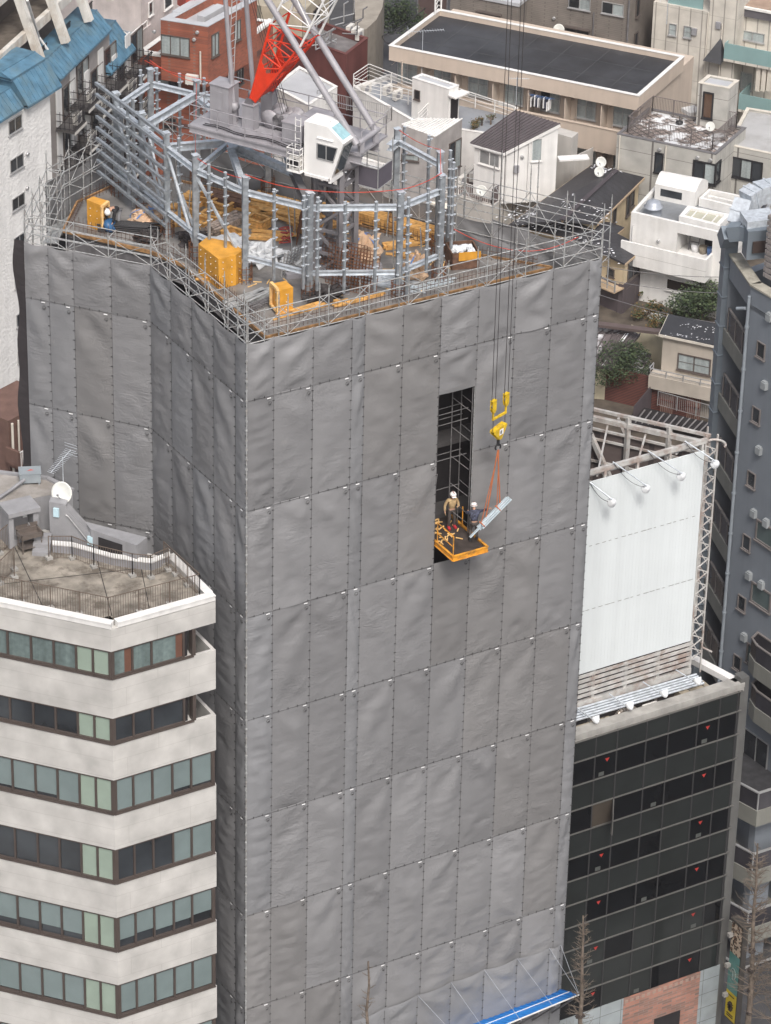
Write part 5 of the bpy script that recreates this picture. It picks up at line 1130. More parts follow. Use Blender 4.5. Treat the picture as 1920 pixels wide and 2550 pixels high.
pa, pb_ = GF.P(b, z0, .05), GF.P(b, z0, .05)+(-GF.d*.55+GF.n*.8)*(b-a)
for p, q in ((pa, pb_), (pa+V((0, 0, z1-z0-.1)), pb_+V((0, 0, z1-z0-.1))), (pa, pa+V((0, 0, z1-z0-.1))), (pb_, pb_+V((0, 0, z1-z0-.1)))): m.bar(p, q, .05)
ow = m.build('open_sash', mull, gb); m = MB(); m.quad(pa, pb_, pb_+V((0, 0, z1-z0-.1)), pa+V((0, 0, z1-z0-.1))); m.build('pane', mat('sash_glass', (.05, .052, .05), .1), ow)
m = MB(); mid = (pa+pb_)/2+GF.n*.02+V((0, 0, .55))-GF.d*.02; dd = (pb_-pa).normalized(); m.add([mid-dd*.12+V((0, 0, .12)), mid+dd*.12+V((0, 0, .12)), mid-V((0, 0, .1))], [(0, 1, 2)]); m.build('triangle_mark', red, ow)
# base: brick infill between grey stone panels
zb1 = zz_[-1]-.05
bs1, bs2 = GF.hit(1552, 2490)[0], GF.hit(1743, 2420)[0]
brk = brick_mat('brick_facade', (.38, .17, .12), (.17, .11, .09), (.22, .19, .17), 1, .55, .13, .012)
lgs = brick_mat('grey_stone_panel', (.27, .30, .31), (.25, .28, .29), (.06, .06, .06), 1, 1.2, .85, .012, offset=0)
m = MB(); GF.box(m, bs1, GZ, bs2, zb1, 0, .05); m.build('brick_infill', brk, gb)
m = MB(); GF.box(m, 0, GZ, bs1, zb1, 0, .04); m.build('stone_panel', lgs, gb); m = MB(); GF.box(m, bs2, GZ, GF.L, zb1, 0, .04); m.build('stone_panel', lgs, gb)
for k in range(14): 
    m = MB(); q = bs1+.15+k*(bs2-bs1-.3)/13; GF.box(m, q-.09, zb1-.32, q+.09, zb1-.14, .05, .07); m.build('square_inset', mat('inset_tile', (.30, .22, .18)), gb)
m = MB(); q0, q1 = GF.hit(1628, 2530)[0], GF.hit(1693, 2510)[0]; GF.box(m, q0, GZ, q1, GF.hit(1660, 2525)[1], .03, .06); m.build('dark_opening', dark, gb)
# plant on the roof
for k in range(5): 
    m = MB(); m.tube((16.8, 2.35+.16*k, 15.0+.03*k), (25.4, 2.15+.16*k, 15.0+.03*k), .06, 8); tag(m.build('conduit', gsteel, None, (21, 2.5, 15)), 'galvanised roof conduits running in parallel behind the glass office parapet', 'pipe', 'parallel roof conduits')
galvd = mat('duct_beige', (.30, .26, .20), .6, nscale=2, var=.25)
for (x0, y0, x1, y1, z0, z1, lb) in ((17, 1.8, 20.2, 2.3, 14.1, 14.7, 'long beige duct at the left of the glass office roof'), (24.0, 1.8, 25.6, 2.5, 14.1, 14.9, 'boxy duct beside the right corner fin'), (22.3, 3.6, 23.6, 4.6, 14, 15, 'dark duct under the billboard')):
    t = thing('duct', lb, 'duct', (x0, y0, z0), 'roof ducts'); m = MB(); m.box(x0, y0, z0, x1, y1, z1); m.build('casing', galvd, t); m = MB()
    x = x0+.5
    while x < x1: m.box(x, y0-.02, z0, x+.05, y1+.02, z1+.02); x += .8
    m.build('flange', mull, t)
t = thing('vent_pipes', 'pair of bent steel vent pipes behind the glass office parapet', 'pipe', (20.8, 2.2, 14))
for dx in (0, .45):
    m = MB(); pts = [V((20.4+dx, 1.95, 14))]+[V((20.4+dx+.3*(1-math.cos(a)), 1.95, 14.7+.3*math.sin(a))) for a in [i*PI/8 for i in range(9)]]; m.path(pts, .13, 10); m.build('pipe', mat('vent_steel', (.32, .28, .24), .35, .7), t)
ac_unit((22.3, 1.95, 14.2), 0, 'weathered air conditioner behind the glass office parapet by the curved white pipe')
# ================================================================ billboard
bb = thing('billboard', 'blank white rooftop billboard on a rusty triangular frame', 'billboard', (22, 5, 14))
wf = mat('rusted_white_steel', (.47, .46, .44), .6, .1, nscale=2.2, var=.2, dirt=(.22, .10, .055), dirtamt=.5)
bz0, bz1 = 16.95, 27.1; bx0, bx1 = 18.0, 25.08; by = 3.0
bpan = mat('billboard_white', (.65, .69, .70), .45, nscale=.4, var=.03, streak=.05)
m = MB(); m.box(bx0, by, bz0, bx1, by+.06, bz1)
bpo = m.build('board_face', bpan, bb)
m = MB()
x = bx0+.08
while x < bx1: m.box(x, by-.005, bz0, x+.01, by-.001, bz1); x += .18
m.build('board_rib', bpan, bpo)
m = MB()
for z in (bz0+3.4, bz0+6.8): 
    x = bx0
    while x < bx1-.2: m.box(x, by-.016, z, x+rnd.uniform(.1, .3), by-.013, z+.02); x += .35
m.build('board_seam', mull, bpo)
m = MB(); m.bar((bx0-1.2, by+.1, bz1+.45), (bx1+.15, by+.1, bz1+.45), .16, .22); m.bar((bx0-1.2, by+.35, bz1+.15), (bx1, by+.35, bz1+.15), .12, .12)
x = bx0
while x < bx1+.3: m.bar((x, by+.1, bz1-.05), (x, by+.1, bz1+.45), .12); m.bar((x, by+.1, bz1+.1), (x, by+.8, bz1+.1), .08); x += 1.75
m.build('top_frame', wf, bb)
m = MB()
for k in range(5): m.box(bx0-1, by+.02, bz0-.28-.27*k, bx1+.1, by+.08, bz0-.12-.27*k)
m.build('louvre', wf, bb)
m = MB(); m.bar((bx0-1, by+.15, bz0-1.75), (bx1+.2, by+.15, bz0-1.75), .2, .3)
x = bx0
while x < bx1+.5: m.bar((x, by+.2, 13.9), (x, by+.2, bz0-.1), .18); m.bar((x, by+.2, bz0-1.7), (x, by+1.6, 13.9), .1); x += 1.8
m.build('support_frame', wf, bb)
# open lattice tower edge, rear rails and trusses
m = MB(); xa_, xb_ = bx1+.1, bx1+.75
for x in (xa_, xb_): m.bar((x, by+.1, bz0-2), (x, by+.1, bz1+.6), .07)
m.bar((xb_, by+.9, bz0-1), (xb_, by+.9, bz1+.6), .07)
for k in range(16):
    z = bz0-1.2+.72*k; m.bar((xa_, by+.1, z), (xb_, by+.1, z+.36), .045); m.bar((xb_, by+.1, z+.36), (xa_, by+.1, z+.72), .045); m.bar((xb_, by+.1, z), (xb_, by+.9, z+.4), .045)
m.build('edge_lattice', wf, bb)
RB = V((*pl(1452, 1013, 27.6), 0)); RR = V((*pl(1770, 1085, 27.6), 0))
for z, w in ((27.6, .14), (27.15, .22), (26.6, .1)):
    m = MB(); m.bar((RB.x, RB.y, z), (RR.x, RR.y, z), w); m.build('rear_beam', wf, bb)
m = MB()
for t_ in (.05, .36, .68, .97): p = RB.lerp(RR, t_); m.bar((p.x, p.y, 18), (p.x, p.y, 27.6), .2)
m.bar((RB.x, RB.y, 27.1), (RB.x+1.4, RB.y-2.6, 22), .2); m.bar((RB.x+2, RB.y, 26.5), (RB.x+4, RB.y-1, 21), .12); m.bar((RR.x-2.8, RR.y+.3, 24.5), (RR.x-.7, RR.y, 27), .1)
for t_ in (.2, .5, .8): p = RB.lerp(RR, t_); q = V((bx0+(bx1-bx0)*t_, by+.2, 0)); m.bar((p.x, p.y, 26.9), (q.x, q.y, 27.2), .08)
m.build('rear_post', wf, bb)
m = MB()
for z in [18+1.15*k for k in range(8)]: m.bar((RB.x, RB.y+.1, z), (RR.x, RR.y+.1, z), .1)
m.build('rear_rail', wf, bb)
m = MB(); m.para((RB.x, RB.y+.25, 14), (RR.x-RB.x, RR.y-RB.y, 0), (0, .05, 0), (0, 0, 12.4)); m.build('rear_cladding', brick_mat('brown_cladding', (.11, .085, .08), (.10, .08, .075), (.05, .04, .04), 1, .3, 30, .03, offset=0), bb)
m = MB()
for k in range(9): a = V((RR.x, RR.y, 27.45)); t0, t1 = k*PI/10-.3, (k+1)*PI/10-.3; m.tube(a+V((.45*math.sin(t0)-.1, -.45*(1-math.cos(t0))-.1, 0)), a+V((.45*math.sin(t1)-.1, -.45*(1-math.cos(t1))-.1, 0)), .06, 6)
m.tube(V((bx1+.75, by, bz0-.6)), V((bx1+.9, by-.5, bz0-.6)), .05, 6); m.build('corner_hoop', wf, bb)
lampm = mat('lamp_shade_white', (.72, .74, .76), .4)
def flood(p, q, lab, up=True, grp='billboard floodlights'):
    t = thing('floodlight', lab, 'floodlight', tuple(p), grp); m = MB(); m.tube(p, q, .035, 6); m.build('arm', gsteel, t)
    d = V((0, .75, -.65 if up else .8)).normalized(); m = MB(); m.lathe(V(q), [(0, -.05), (.10, 0), (.17, .12), (.21, .28), (.22, .30), (.19, .27), (.0, .2)], 16, d); m.build('lamp_head', lampm, t)
    if up:
        m = MB(); L = [V(p).lerp(V(q), i/8)-V((0, 0, .35*4*(i/8)*(1-i/8))) for i in range(9)]; m.path(L, .012, 4); m.build('cable', black, t)
for k, (u0, v0, u1, v1) in enumerate(((1468, 1200, 1530, 1248), (1526, 1150, 1615, 1213), (1613, 1122, 1703, 1182), (1705, 1098, 1787, 1152))):
    p = V((Face((0, by), (1, by)).hit(u0, v0)[0], by, Face((0, by), (1, by)).hit(u0, v0)[1])); p = at(u0, v0, y=by); q = at(u1, v1, y=by-1.0)
    flood(tuple(p), tuple(q), ('floodlight arm nearest the wrapped tower above the billboard', 'second floodlight arm from the wrapped tower above the billboard', 'third floodlight arm from the wrapped tower above the billboard', 'floodlight arm hanging past the right end of the billboard')[k])
for k, (u0, v0, u1, v1) in enumerate(((1437, 1763, 1487, 1800), (1517, 1728, 1572, 1766), (1601, 1698, 1658, 1735), (1683, 1668, 1741, 1704))):
    p = at(u0, v0, y=2.7); q = at(u1, v1, y=1.3); flood(tuple(p), tuple(q), ('upturned lamp nearest the wrapped tower on the glass office parapet', 'second upturned lamp from the wrapped tower on the parapet', 'third upturned lamp from the wrapped tower on the parapet', 'upturned lamp by the beige duct near the corner fin')[k], False, 'upturned parapet lamps')
# ================================================================ buildings behind and around
stucco = mat('white_stucco', (.80, .79, .77), .85, nscale=1, var=.06, streak=.08)
def _bumpv(m, sc, dist, st=1.0):
    t = m.node_tree; b = t.nodes['Principled BSDF']; tc = t.nodes.new('ShaderNodeTexCoord'); vo = t.nodes.new('ShaderNodeTexNoise'); vo.inputs['Scale'].default_value = sc; vo.inputs['Detail'].default_value = 2; t.links.new(tc.outputs['Object'], vo.inputs['Vector'])
    bp = t.nodes.new('ShaderNodeBump'); bp.inputs['Strength'].default_value = st; bp.inputs['Distance'].default_value = dist; t.links.new(vo.outputs['Fac'], bp.inputs['Height']); t.links.new(bp.outputs[0], b.inputs['Normal'])
_bumpv(stucco, 5.5, .08, .7)
bluer = mat('blue_metal_roof', (.10, .215, .31), .5, .1, nscale=1.2, var=.15, streak=.25, dirt=(.13, .18, .19), dirtamt=.5)
pvert = lambda p, z: V((p[0], p[1], z))
sb_ = thing('apartment_block', 'white roughcast apartment block with blue mansard roofs and black balconies', 'building', (22, 66, GZ))
K = V((*pl(125, 262, 20), 0)); d1 = V((.85, .52, 0)).normalized(); f1 = Face(K-d1*26, K)
m = MB(); n1 = f1.n; m.prism([tuple(K.xy), tuple((K-d1*26).xy), tuple((K-d1*26-n1*14).xy), tuple((K-n1*14).xy)], GZ, 21.0); m.build('wall', stucco, sb_)
for u0, v0, u1, v1 in ((20, 303, 54, 318), (24, 400, 58, 413), (29, 497, 61, 508), (34, 594, 63, 604), (36, 690, 66, 700), (40, 785, 70, 796), (43, 876, 72, 886), (10, 985, 40, 998), (46, 960, 74, 972)):
    wpx(f1, u0, v0, u1, v1, sb_, glassd, fr=alum, nd=2, fw=.05, proud=.05, sill=True)
def mansard(a, b, z0, z1, out, back, nrm, par, name='mansard_roof', ribs=.45, ends=True):
    """ribbed blue skirt roof between plan points a and b"""
    a, b = V((a[0], a[1], 0)), V((b[0], b[1], 0)); d = (b-a); L = d.length; dn = d.normalized(); m = MB()
    A0, B0 = a+nrm*out+V((0, 0, z0)), b+nrm*out+V((0, 0, z0)); A1, B1 = a-nrm*back+V((0, 0, z1)), b-nrm*back+V((0, 0, z1)); A2, B2 = A1-nrm*1.3, B1-nrm*1.3
    e = dn*.25*0
    m.quad(A0, B0, B1, A1); m.quad(A1, B1, B2, A2); m.quad(A0-V((0, 0, .15)), B0-V((0, 0, .15)), B0, A0); m.add([A0, A1, A2, V((A2.x, A2.y, z0))], [(0, 1, 2, 3)]); m.add([B0, B1, B2, V((B2.x, B2.y, z0))], [(0, 1, 2, 3)])
    m.quad(A0-V((0, 0, .15)), B0-V((0, 0, .15)), V((B2.x, B2.y, z0-.15)), V((A2.x, A2.y, z0-.15)))
    r = m.build(name, bluer, par); m = MB(); s = 0
    while s <= L: m.bar(A0+dn*s, A1+dn*s, .05, .07, nrm); s += ribs
    m.bar(A1, B1, .1, .06); m.build('standing_seam', bluer, r); return r
mansard(K-d1*16, K-d1*3.2, 21.2, 22.2, .3, .6, f1.n, sb_)
mansard(K-d1*2.9, K+d1*.7, 21.1, 22.6, .4, .7, f1.n, sb_)
mansard(K-d1*3.1, K+d1*.5, 22.65, 22.95, -.6, 1.3, f1.n, sb_, name='roof_cap', ribs=9)
m = MB(); q0 = K-d1*3.2-n1*3.2; m.para(V((q0.x, q0.y, 20))-d1*13, d1*13, -n1*.2, V((0, 0, 3.0))); m.build('roof_parapet', white, sb_); m = MB(); m.para(V((q0.x, q0.y, 23))-d1*13+n1*.1, d1*13.2, -n1*.45, V((0, 0, .15))); m.build('parapet_cap', bluer, sb_)
m = MB(); q = K-d1*6.5-n1*1.9
m.para(V((q.x, q.y, 21.9)), d1*2.2, -n1*.8, V((0, 0, .45))); m.para(V((q.x, q.y, 22.35))-n1*.6, d1*2.2, -n1*.2, V((0, 0, .5))); tag(m.build('garden_sofa', black, None, tuple(V((q.x, q.y, 21.9)))), 'black garden sofa on the roof terrace behind the blue roof', 'sofa')
# sawtooth balcony front
d2 = V((.74, .67, 0)).normalized(); Q0 = V((*pl(138, 193, 20), 0)); Q1 = V((*pl(272, 66, 20), 0)); f2 = Face(Q0, Q1); n2 = f2.n; L2 = f2.L
Q2 = Q0+d2*L2*1.42; m = MB(); m.prism([tuple(Q0.xy), tuple(Q1.xy), tuple((Q1-n2*10).xy), tuple((Q0-n2*10).xy)], GZ, 20.0); m.prism([tuple((Q1+d2*.01).xy), tuple(Q2.xy), tuple((Q2-n2*5).xy), tuple((Q1+d2*.01-n2*5).xy)], GZ, 17.3); m.build('wall', mat('grey_balcony_wall', (.30, .28, .27), .8), sb_)
iron = mat('wrought_iron', (.022, .02, .022), .5); bslab = mat('dark_balcony_slab', (.075, .07, .068), .8, var=.3); fringe = mat('pale_fringe', (.40, .39, .37), .8)
mansard(Q0-d2*.2, Q0+d2*(L2*.97), 20.0, 21.1, .4, .6, n2, sb_); mansard(Q0+d2*(L2*.92), Q2, 17.2, 18.9, .45, .9, n2, sb_)
for lv in range(7):
    z = 16.7-2.75*lv
    for c in range(6):
        s0 = L2*(-.02+.26*c); s1 = s0+L2*.235; zc = z+(.9 if c % 2 else 0)-.35*c
        w = MB(); f2.box(w, s0+.1, zc+.05, s0+.9, zc+2.55, 0, .06); w.build('white_pier', white, sb_)
        win(f2, s0+1.1, zc+.1, s0+3.0, zc+2.2, sb_, [glassd, curt], fr=brownfr, nd=2, sill=False)
        # balcony: slab with rounded fringe, iron rail with curled bars
        b_ = MB(); f2.box(b_, s0, zc-.15, s1-.2, zc, 0, 1.25); f2.box(b_, s0, zc-.02, s1-.2, zc+.03, .1, 1.2); bo = b_.build('balcony', bslab, sb_)
        m = MB(); q = s0
        while q < s1-.2: m.tube(f2.P(q, zc-.2, 1.27), f2.P(q+.05, zc-.03, 1.27), .05, 5); q += .16
        m.build('fringe', fringe, bo)
        m = MB()
        for zz2 in (.12, .55, 1.0): m.bar(f2.P(s0, zc+zz2, 1.2), f2.P(s1-.25, zc+zz2, 1.2), .035); m.bar(f2.P(s0, zc+zz2, .05), f2.P(s0, zc+zz2, 1.2), .035); m.bar(f2.P(s1-.25, zc+zz2, .05), f2.P(s1-.25, zc+zz2, 1.2), .035)
        q = s0
        while q < s1-.25:
            m.bar(f2.P(q, zc, 1.2), f2.P(q, zc+1.15, 1.2), .03); m.bar(f2.P(q, zc+1.15, 1.2), f2.P(q+.08, zc+1.22, 1.28), .03); m.bar(f2.P(q+.08, zc+1.22, 1.28), f2.P(q+.12, zc+1.1, 1.34), .03); q += .22
        for q in (.3, .6, .9): m.bar(f2.P(s1-.25, zc, q), f2.P(s1-.25, zc+1.15, q), .03); m.bar(f2.P(s0, zc, q), f2.P(s0, zc+1.15, q), .03)
        m.build('railing', iron, bo)
        if (lv+c) % 2 == 0 or c == 1:
            p = f2.P(s0+.9, zc+.03, .75); m = MB(); m.para(p, f2.d*.8, f2.n*.3, V((0, 0, .65))); ac = m.build('cooling_unit', acw, bo)
            m = MB(); m.lathe(p+f2.d*.3+f2.n*.302+V((0, 0, .33)), [(0, 0), (.24, .005), (.25, 0)], 12, f2.n); m.build('fan_grille', grey, ac) if False else m.build('fan_grille', grey, bo)
# stepped terraces with sloping white frames
wst = mat('stained_white', (.62, .60, .56), .8, nscale=1.2, var=.08, streak=.18, dirt=(.36, .27, .18), dirtamt=.45)
tr = thing('terraced_apartments', 'white stepped terrace building with leaning white frames at the top left', 'building', (25, 72, 18))
BA = {k: V((*pl(u, v, 21.5), 0)) for k, (u, v) in {'A': (36, 152), 'B': (112, 150), 'C': (170, 97), 'D': (229, 42)}.items()}
lineP = lambda s: BA['B']+(BA['D']-BA['B'])*s
bk = -n2; up = V((0, 0, 1))
for s in (-1.05, 0, .5, 1.0, 1.5):
    p = lineP(s)+V((0, 0, 21.2))+bk*.2; q = p+bk*2.9+up*8.5; m = MB(); m.bar(p, q, .42, .5, n2); m.build('sloping_frame', wst, tr)
for j, h in enumerate((2.3, 4.9, 7.2)):
    a, b = lineP(-1.6)+bk*(h*.38+.35)+V((0, 0, 20.6+h)), lineP(1.5)+bk*(h*.38+.35)+V((0, 0, 20.6+h)); m = MB(); m.bar(a, b, .3, .62); m.build('terrace_beam', wst, tr)
    m = MB(); m.para(a-V((0, 0, .3)), b-a, bk*2.6, V((0, 0, .1))); m.build('terrace_floor', mat('terrace_floor', (.13, .11, .09), .9, var=.4), tr)
m = MB(); a, b = lineP(-1.6)+bk*3.6+V((0, 0, 20)), lineP(1.5)+bk*3.6+V((0, 0, 20)); m.para(a, b-a, bk*5, V((0, 0, 9))); m.build('rear_wall', mat('dim_terrace', (.10, .085, .075), .8, nscale=.6, var=.5), tr)
for s in (-.75, -.3, .22, .72, 1.2):
    m = MB(); p = lineP(s)+bk*1.0+V((0, 0, 20.7)); 
    for k in range(7): m.bar(p+d2*.16*k, p+d2*.16*k+up*.8, .04)
    m.bar(p+up*.7, p+d2*1.1+up*.7, .04); m.bar(p+up*.1, p+d2*1.1+up*.1, .04); m.build('iron_rail', iron, tr)
leafs = [mat('leaves', (.06, .085, .035)), mat('leaves_dark', (.03, .05, .022), .6, nscale=3, var=.5), mat('leaves_autumn', (.16, .10, .035), .6, nscale=3, var=.5)]
def foliage(m, c, rx, ry, rz, n, s, mats=2, seed=0):
    r = random.Random(seed); c = V(c)
    cl = [(V((r.gauss(0, .45)*rx, r.gauss(0, .45)*ry, r.gauss(0, .4)*rz))) for _ in range(max(4, n//60))]
    for k in range(n):
        o = r.choice(cl)+V((r.gauss(0, .22)*rx, r.gauss(0, .22)*ry, r.gauss(0, .2)*rz))
        if (o.x/rx)**2+(o.y/ry)**2+(o.z/rz)**2 > 1.1: continue
        p = c+o; a = r.uniform(0, 2*PI); b = r.uniform(-.9, .9); u = V((math.cos(a), math.sin(a), b*.7)).normalized()*s*r.uniform(.6, 1.4); w = u.cross(V((r.uniform(-.5, .5), r.uniform(-.5, .5), 1))).normalized()*s*.5; m.cur = r.randrange(mats); m.add([p, p+u*.5+w, p+u, p+u*.5-w], [(0, 1, 2, 3)])
def plant(name, label, cat, p, rx, ry, rz, n, s, mats=(0, 1), group=None, trunk=0, seed=0):
    t = thing(name, label, cat, tuple(p), group); p = V(p); m = MB(); foliage(m, p+V((0, 0, trunk+rz*.8)), rx, ry, rz, n, s, len(mats), seed); m.build('crown' if trunk else 'foliage', [leafs[i] for i in mats], t)
    m = MB(); r = random.Random(seed+5); m.tube(p, p+V((0, 0, trunk+rz*.5)), .05+.04*rx, 6, .03)
    for k in range(5): m.tube(p+V((0, 0, trunk+rz*.2*k*.6)), p+V((r.uniform(-.7, .7)*rx, r.uniform(-.7, .7)*ry, trunk+rz*r.uniform(.6, 1.3))), .03+.02*rx, 5, .01)
    m.build('trunk' if trunk else 'stem', barkm, t); return t
for k, (s, h) in enumerate(((-.8, 5.2), (.25, 5.2), (.32, 7.3), (-.5, 5.1))):
    p = lineP(s)+bk*(h*.38+1)+V((0, 0, 20.6+h)); plant('potted_plant', ('leafy plant on the leftmost upper terrace', 'bushy plant on the upper terrace between two leaning frames', 'topmost terrace plant against the blue roof', 'small plant beside a coiled chair on the upper terrace')[k], 'plant', p, .9, .5, .6, 500, .16, (0, 1, 2), 'terrace plants', 0, k)
m = MB(); p = lineP(-.55)+bk*2.6+V((0, 0, 25.4)); m.tube(p, p+V((0, 0, .5)), .2, 10); m.tube(p+V((.5, .4, .2)), p+V((.5, .4, .9)), .3, 10); tag(m.build('planter', conc, None, tuple(p)), 'pale pot and barrel on the upper left terrace', 'pot')
m = MB(); a, b = at(92, 75, z=22.5), at(112, 130, z=21.5); m.path([at(68, 0, z=26), at(96, 92, z=22), at(130, 140, z=20.6), at(148, 188, z=19.5)], .09, 8); tag(m.build('drain_pipe', white, None, tuple(a)), 'white drain pipe running down over the blue mansard roof', 'pipe')
m = MB(); a = V((*pl(-20, 1005, 2), 2)); b = V((*pl(60, 945, 2), 2)); m.para(V((a.x, a.y, GZ)), V((b.x-a.x, b.y-a.y, 0)), V((1, -2.2, 0)), V((0, 0, 5))); tag(m.build('garden_wall', brick_mat('pale_block_wall', (.45, .43, .33), (.40, .38, .29), (.25, .24, .2), 1, .5, .25, .012), None, (a.x, a.y, GZ)), 'pale block wall at the foot of the roughcast block', 'wall')
t = thing('iron_fence', 'black iron fence on top of the pale block wall', 'fence', (a.x, a.y, 2)); fence_on([V((a.x+.5, a.y-1, 2)), V((b.x+.5, b.y-1, 2))], .9, .2, .02, t, iron, 'bars')
# brown balcony tower glimpsed beside the sheeting
t = thing('balcony_house', 'brown tiled balconies with white rails squeezed beside the grey sheeting', 'building', tuple(at(70, 1150, z=GZ))); f = Face(pl(44, 1075, 8), pl(110, 1040, 8)); brn = mat('brown_tile', (.13, .075, .06), .7, nscale=2, var=.2)
m = MB(); f.box(m, .3, GZ, f.L+2, 8.2, -4, -1); m.build('wall', brn, t)
for z in (5.5, 2.6, -.3):
    m = MB(); f.box(m, 0, z, f.L+1, z+.18, -1, 0); f.box(m, 0, z, .15, z+1.15, -1, 0); b_ = m.build('balcony', brn, t); m = MB()
    for k in range(14): m.bar(f.P(.2+.14*k, z+.15, 0), f.P(.2+.14*k, z+1.1, 0), .035)
    m.bar(f.P(.1, z+1.1, 0), f.P(2.3, z+1.1, 0), .05); m.build('railing', white, b_)
m = MB(); m.tube(f.P(.5, GZ, -.9), f.P(.5, 8, -.9), .08, 8); m.tube(f.P(1.0, GZ, -.9), f.P(1.0, 8, -.9), .06, 8); m.build('drain_pipe', cream, t)
# ---------------- pink-white house with blue-grey roof
pinkw = mat('pinkish_white', (.60, .54, .52), .75, streak=.1); bgr = mat('blue_grey_roof', (.24, .29, .33), .45, nscale=.8, var=.1, dirt=(.12, .08, .06), dirtamt=.6)
ph = block('flat_roof_house', 'pinkish white house with blue-grey roof littered with leaves', [pl(322, 104, 16), pl(374, 62, 16), pl(330, -60, 16), pl(190, -40, 16), pl(225, 60, 16)], 16, pinkw, bgr, .25)
ff = Face(pl(352, 76, 16), pl(440, 8, 16)); m = MB(); ff.box(m, 0, GZ, 14, 24, -7, 0); m.build('upper_wall', pinkw, ph)
for u0, v0, u1, v1 in ((369, 8, 380, 34), (408, -8, 428, 12)): wpx(ff, u0, v0, u1, v1, ph, glassd, fr=white, nd=1)
cp = at(300, 28, z=16); m = MB(); m.box(cp.x-.7, cp.y-.7, 15.8, cp.x+.7, cp.y+.7, 18.6); m.box(cp.x-.85, cp.y-.85, 15.8, cp.x+.85, cp.y+.85, 16.1); m.build('chimney', wst, ph)
cp = at(340, 10, z=16); m = MB(); m.box(cp.x-.3, cp.y-.6, 15.8, cp.x+1.2, cp.y+.8, 19); m.build('chimney', pinkw, ph)
fence_on([V((*pl(305, 92, 16.1), 16)), V((*pl(322, 103, 16.1), 16)), V((*pl(366, 66, 16.1), 16))], .5, .9, .025, ph, white, 'roof_rail', bars=False)
# ---------------- red brick house
rbk = brick_mat('red_brick', (.34, .10, .055), (.24, .075, .045), (.22, .13, .10), 1, .34, .11, .008, bias=.1); rbk2 = mat('pink_brick_side', (.36, .17, .13), .8, nscale=9, var=.18); rroof = mat('pale_roof_sheet', (.42, .43, .45), .55, nscale=.7, var=.1)
lowp = para4(pl(342, 131, 15.5), pl(536, 160, 15.5), pl(680, 52, 15.5)); rh = block('brick_house', 'red brick building with stepped roof terrace and white copings', lowp, 15.5, rbk, mat('terrace_grey', (.26, .26, .27), .7, nscale=1), .7, cap=white, th=.3)
upp = para4(pl(400, 48, 18.9), pl(517, 66, 18.9), pl(640, -2, 18.9)); block('', '', upp, 18.9, rbk, rroof, .6, zb=14.8, cap=rroof, th=.5, wallname='upper_wall', parent=rh)
uf, us = Face(upp[0], upp[1]), Face(upp[1], upp[2]); lf, ls = Face(lowp[0], lowp[1]), Face(lowp[1], lowp[2])
wpx(uf, 401, 84, 473, 144, rh, [curt, curt, curt], nd=3, fr=brownfr); wpx(us, 526, 88, 544, 134, rh, curt, nd=2); wpx(us, 583, 55, 598, 96, rh, curt, nd=2)
wpx(lf, 396, 190, 445, 217, rh, [curt, glassd], nd=2); wpx(lf, 405, 290, 440, 325, rh, glassd, nd=2); wpx(lf, 340, 190, 360, 215, rh, glassd, nd=2); wpx(ls, 545, 222, 575, 250, rh, glassd, nd=2); wpx(ls, 590, 170, 605, 205, rh, glassd, nd=2)
for zz3, hh3 in ((13.9, .3), (10.8, .25), (7.8, .25)):
    m = MB(); lf.box(m, 0, zz3, lf.L, zz3+hh3, 0, .08); ls.box(m, .0, zz3, ls.L, zz3+hh3, 0, .08); m.build('string_course', mat('dark_band', (.12, .06, .05), .7), rh)
m = MB(); lf.box(m, 0, 15.45, lf.L, 15.62, -.32, .05); ls.box(m, 0, 15.45, ls.L, 15.62, -.32, .05); m.build('white_coping', white, rh)
for u, v, s in ((452, 34, 1), (515, 44, 1)): p = at(u, v, z=18.4); m = MB(); dd = V((.875, .485, 0)); m.para(p-dd*1.1, dd*2.3, V((.3, -.5, 0)), V((0, 0, .55))); m.build('roof_curb', rroof, rh)
p = at(480, 10, z=18.4); m = MB(); m.box(p.x-.8, p.y-.6, 18.3, p.x+.9, p.y+.6, 19.2); m.build('red_roof_hatch', mat('red_hatch', (.40, .07, .05), .5), rh)
ac_unit(V((*uf.P(uf.hit(485, 144)[0], 15.0, .5).xy, 15.0)), math.atan2(uf.d.y, uf.d.x)+PI, 'air conditioner on the red brick terrace below the triple window')
m = MB(); q = uf.hit(501, 120); m.tube(uf.P(q[0], 15, .15), uf.P(q[0], 17.2, .15), .06, 6); m.build('vent_pipe', cream, rh)
# ---------------- dark red block with pipes, low wall, parking lot pieces
dred = mat('dark_red_render', (.13, .045, .04), .75, nscale=1, var=.12, streak=.15)
db = block('red_brown_block', 'dark red-brown block with rooftop pipes behind the crane legs', para4(pl(690, 75, 9), pl(862, 136, 9), pl(916, 94, 9)), 9, dred, mat('dull_roof', (.16, .15, .15), .8, var=.25), .5, cap=dred)
for k in range(14):
    m = MB(); a = at(rnd.uniform(800, 862), rnd.uniform(45, 110), z=9.2); b = a+V((rnd.uniform(-2.5, 2.5), rnd.uniform(-1, 1), 0)); c = b+V((0, 0, rnd.uniform(.3, 1.4))); m.path([a, b, c, c+V((.5, .3, 0))], .05, 5); m.build('roof_pipe', alum if k % 3 else dsteel, db)
for k, (u, v) in enumerate(((872, 85), (885, 92), (895, 98))): ac_unit(tuple(at(u, v, z=8.6)), .6, ('tall white cooling unit on the red-brown roof', 'second white cooling unit on the red-brown roof', 'third white cooling unit beside green bags on the red-brown roof')[k])
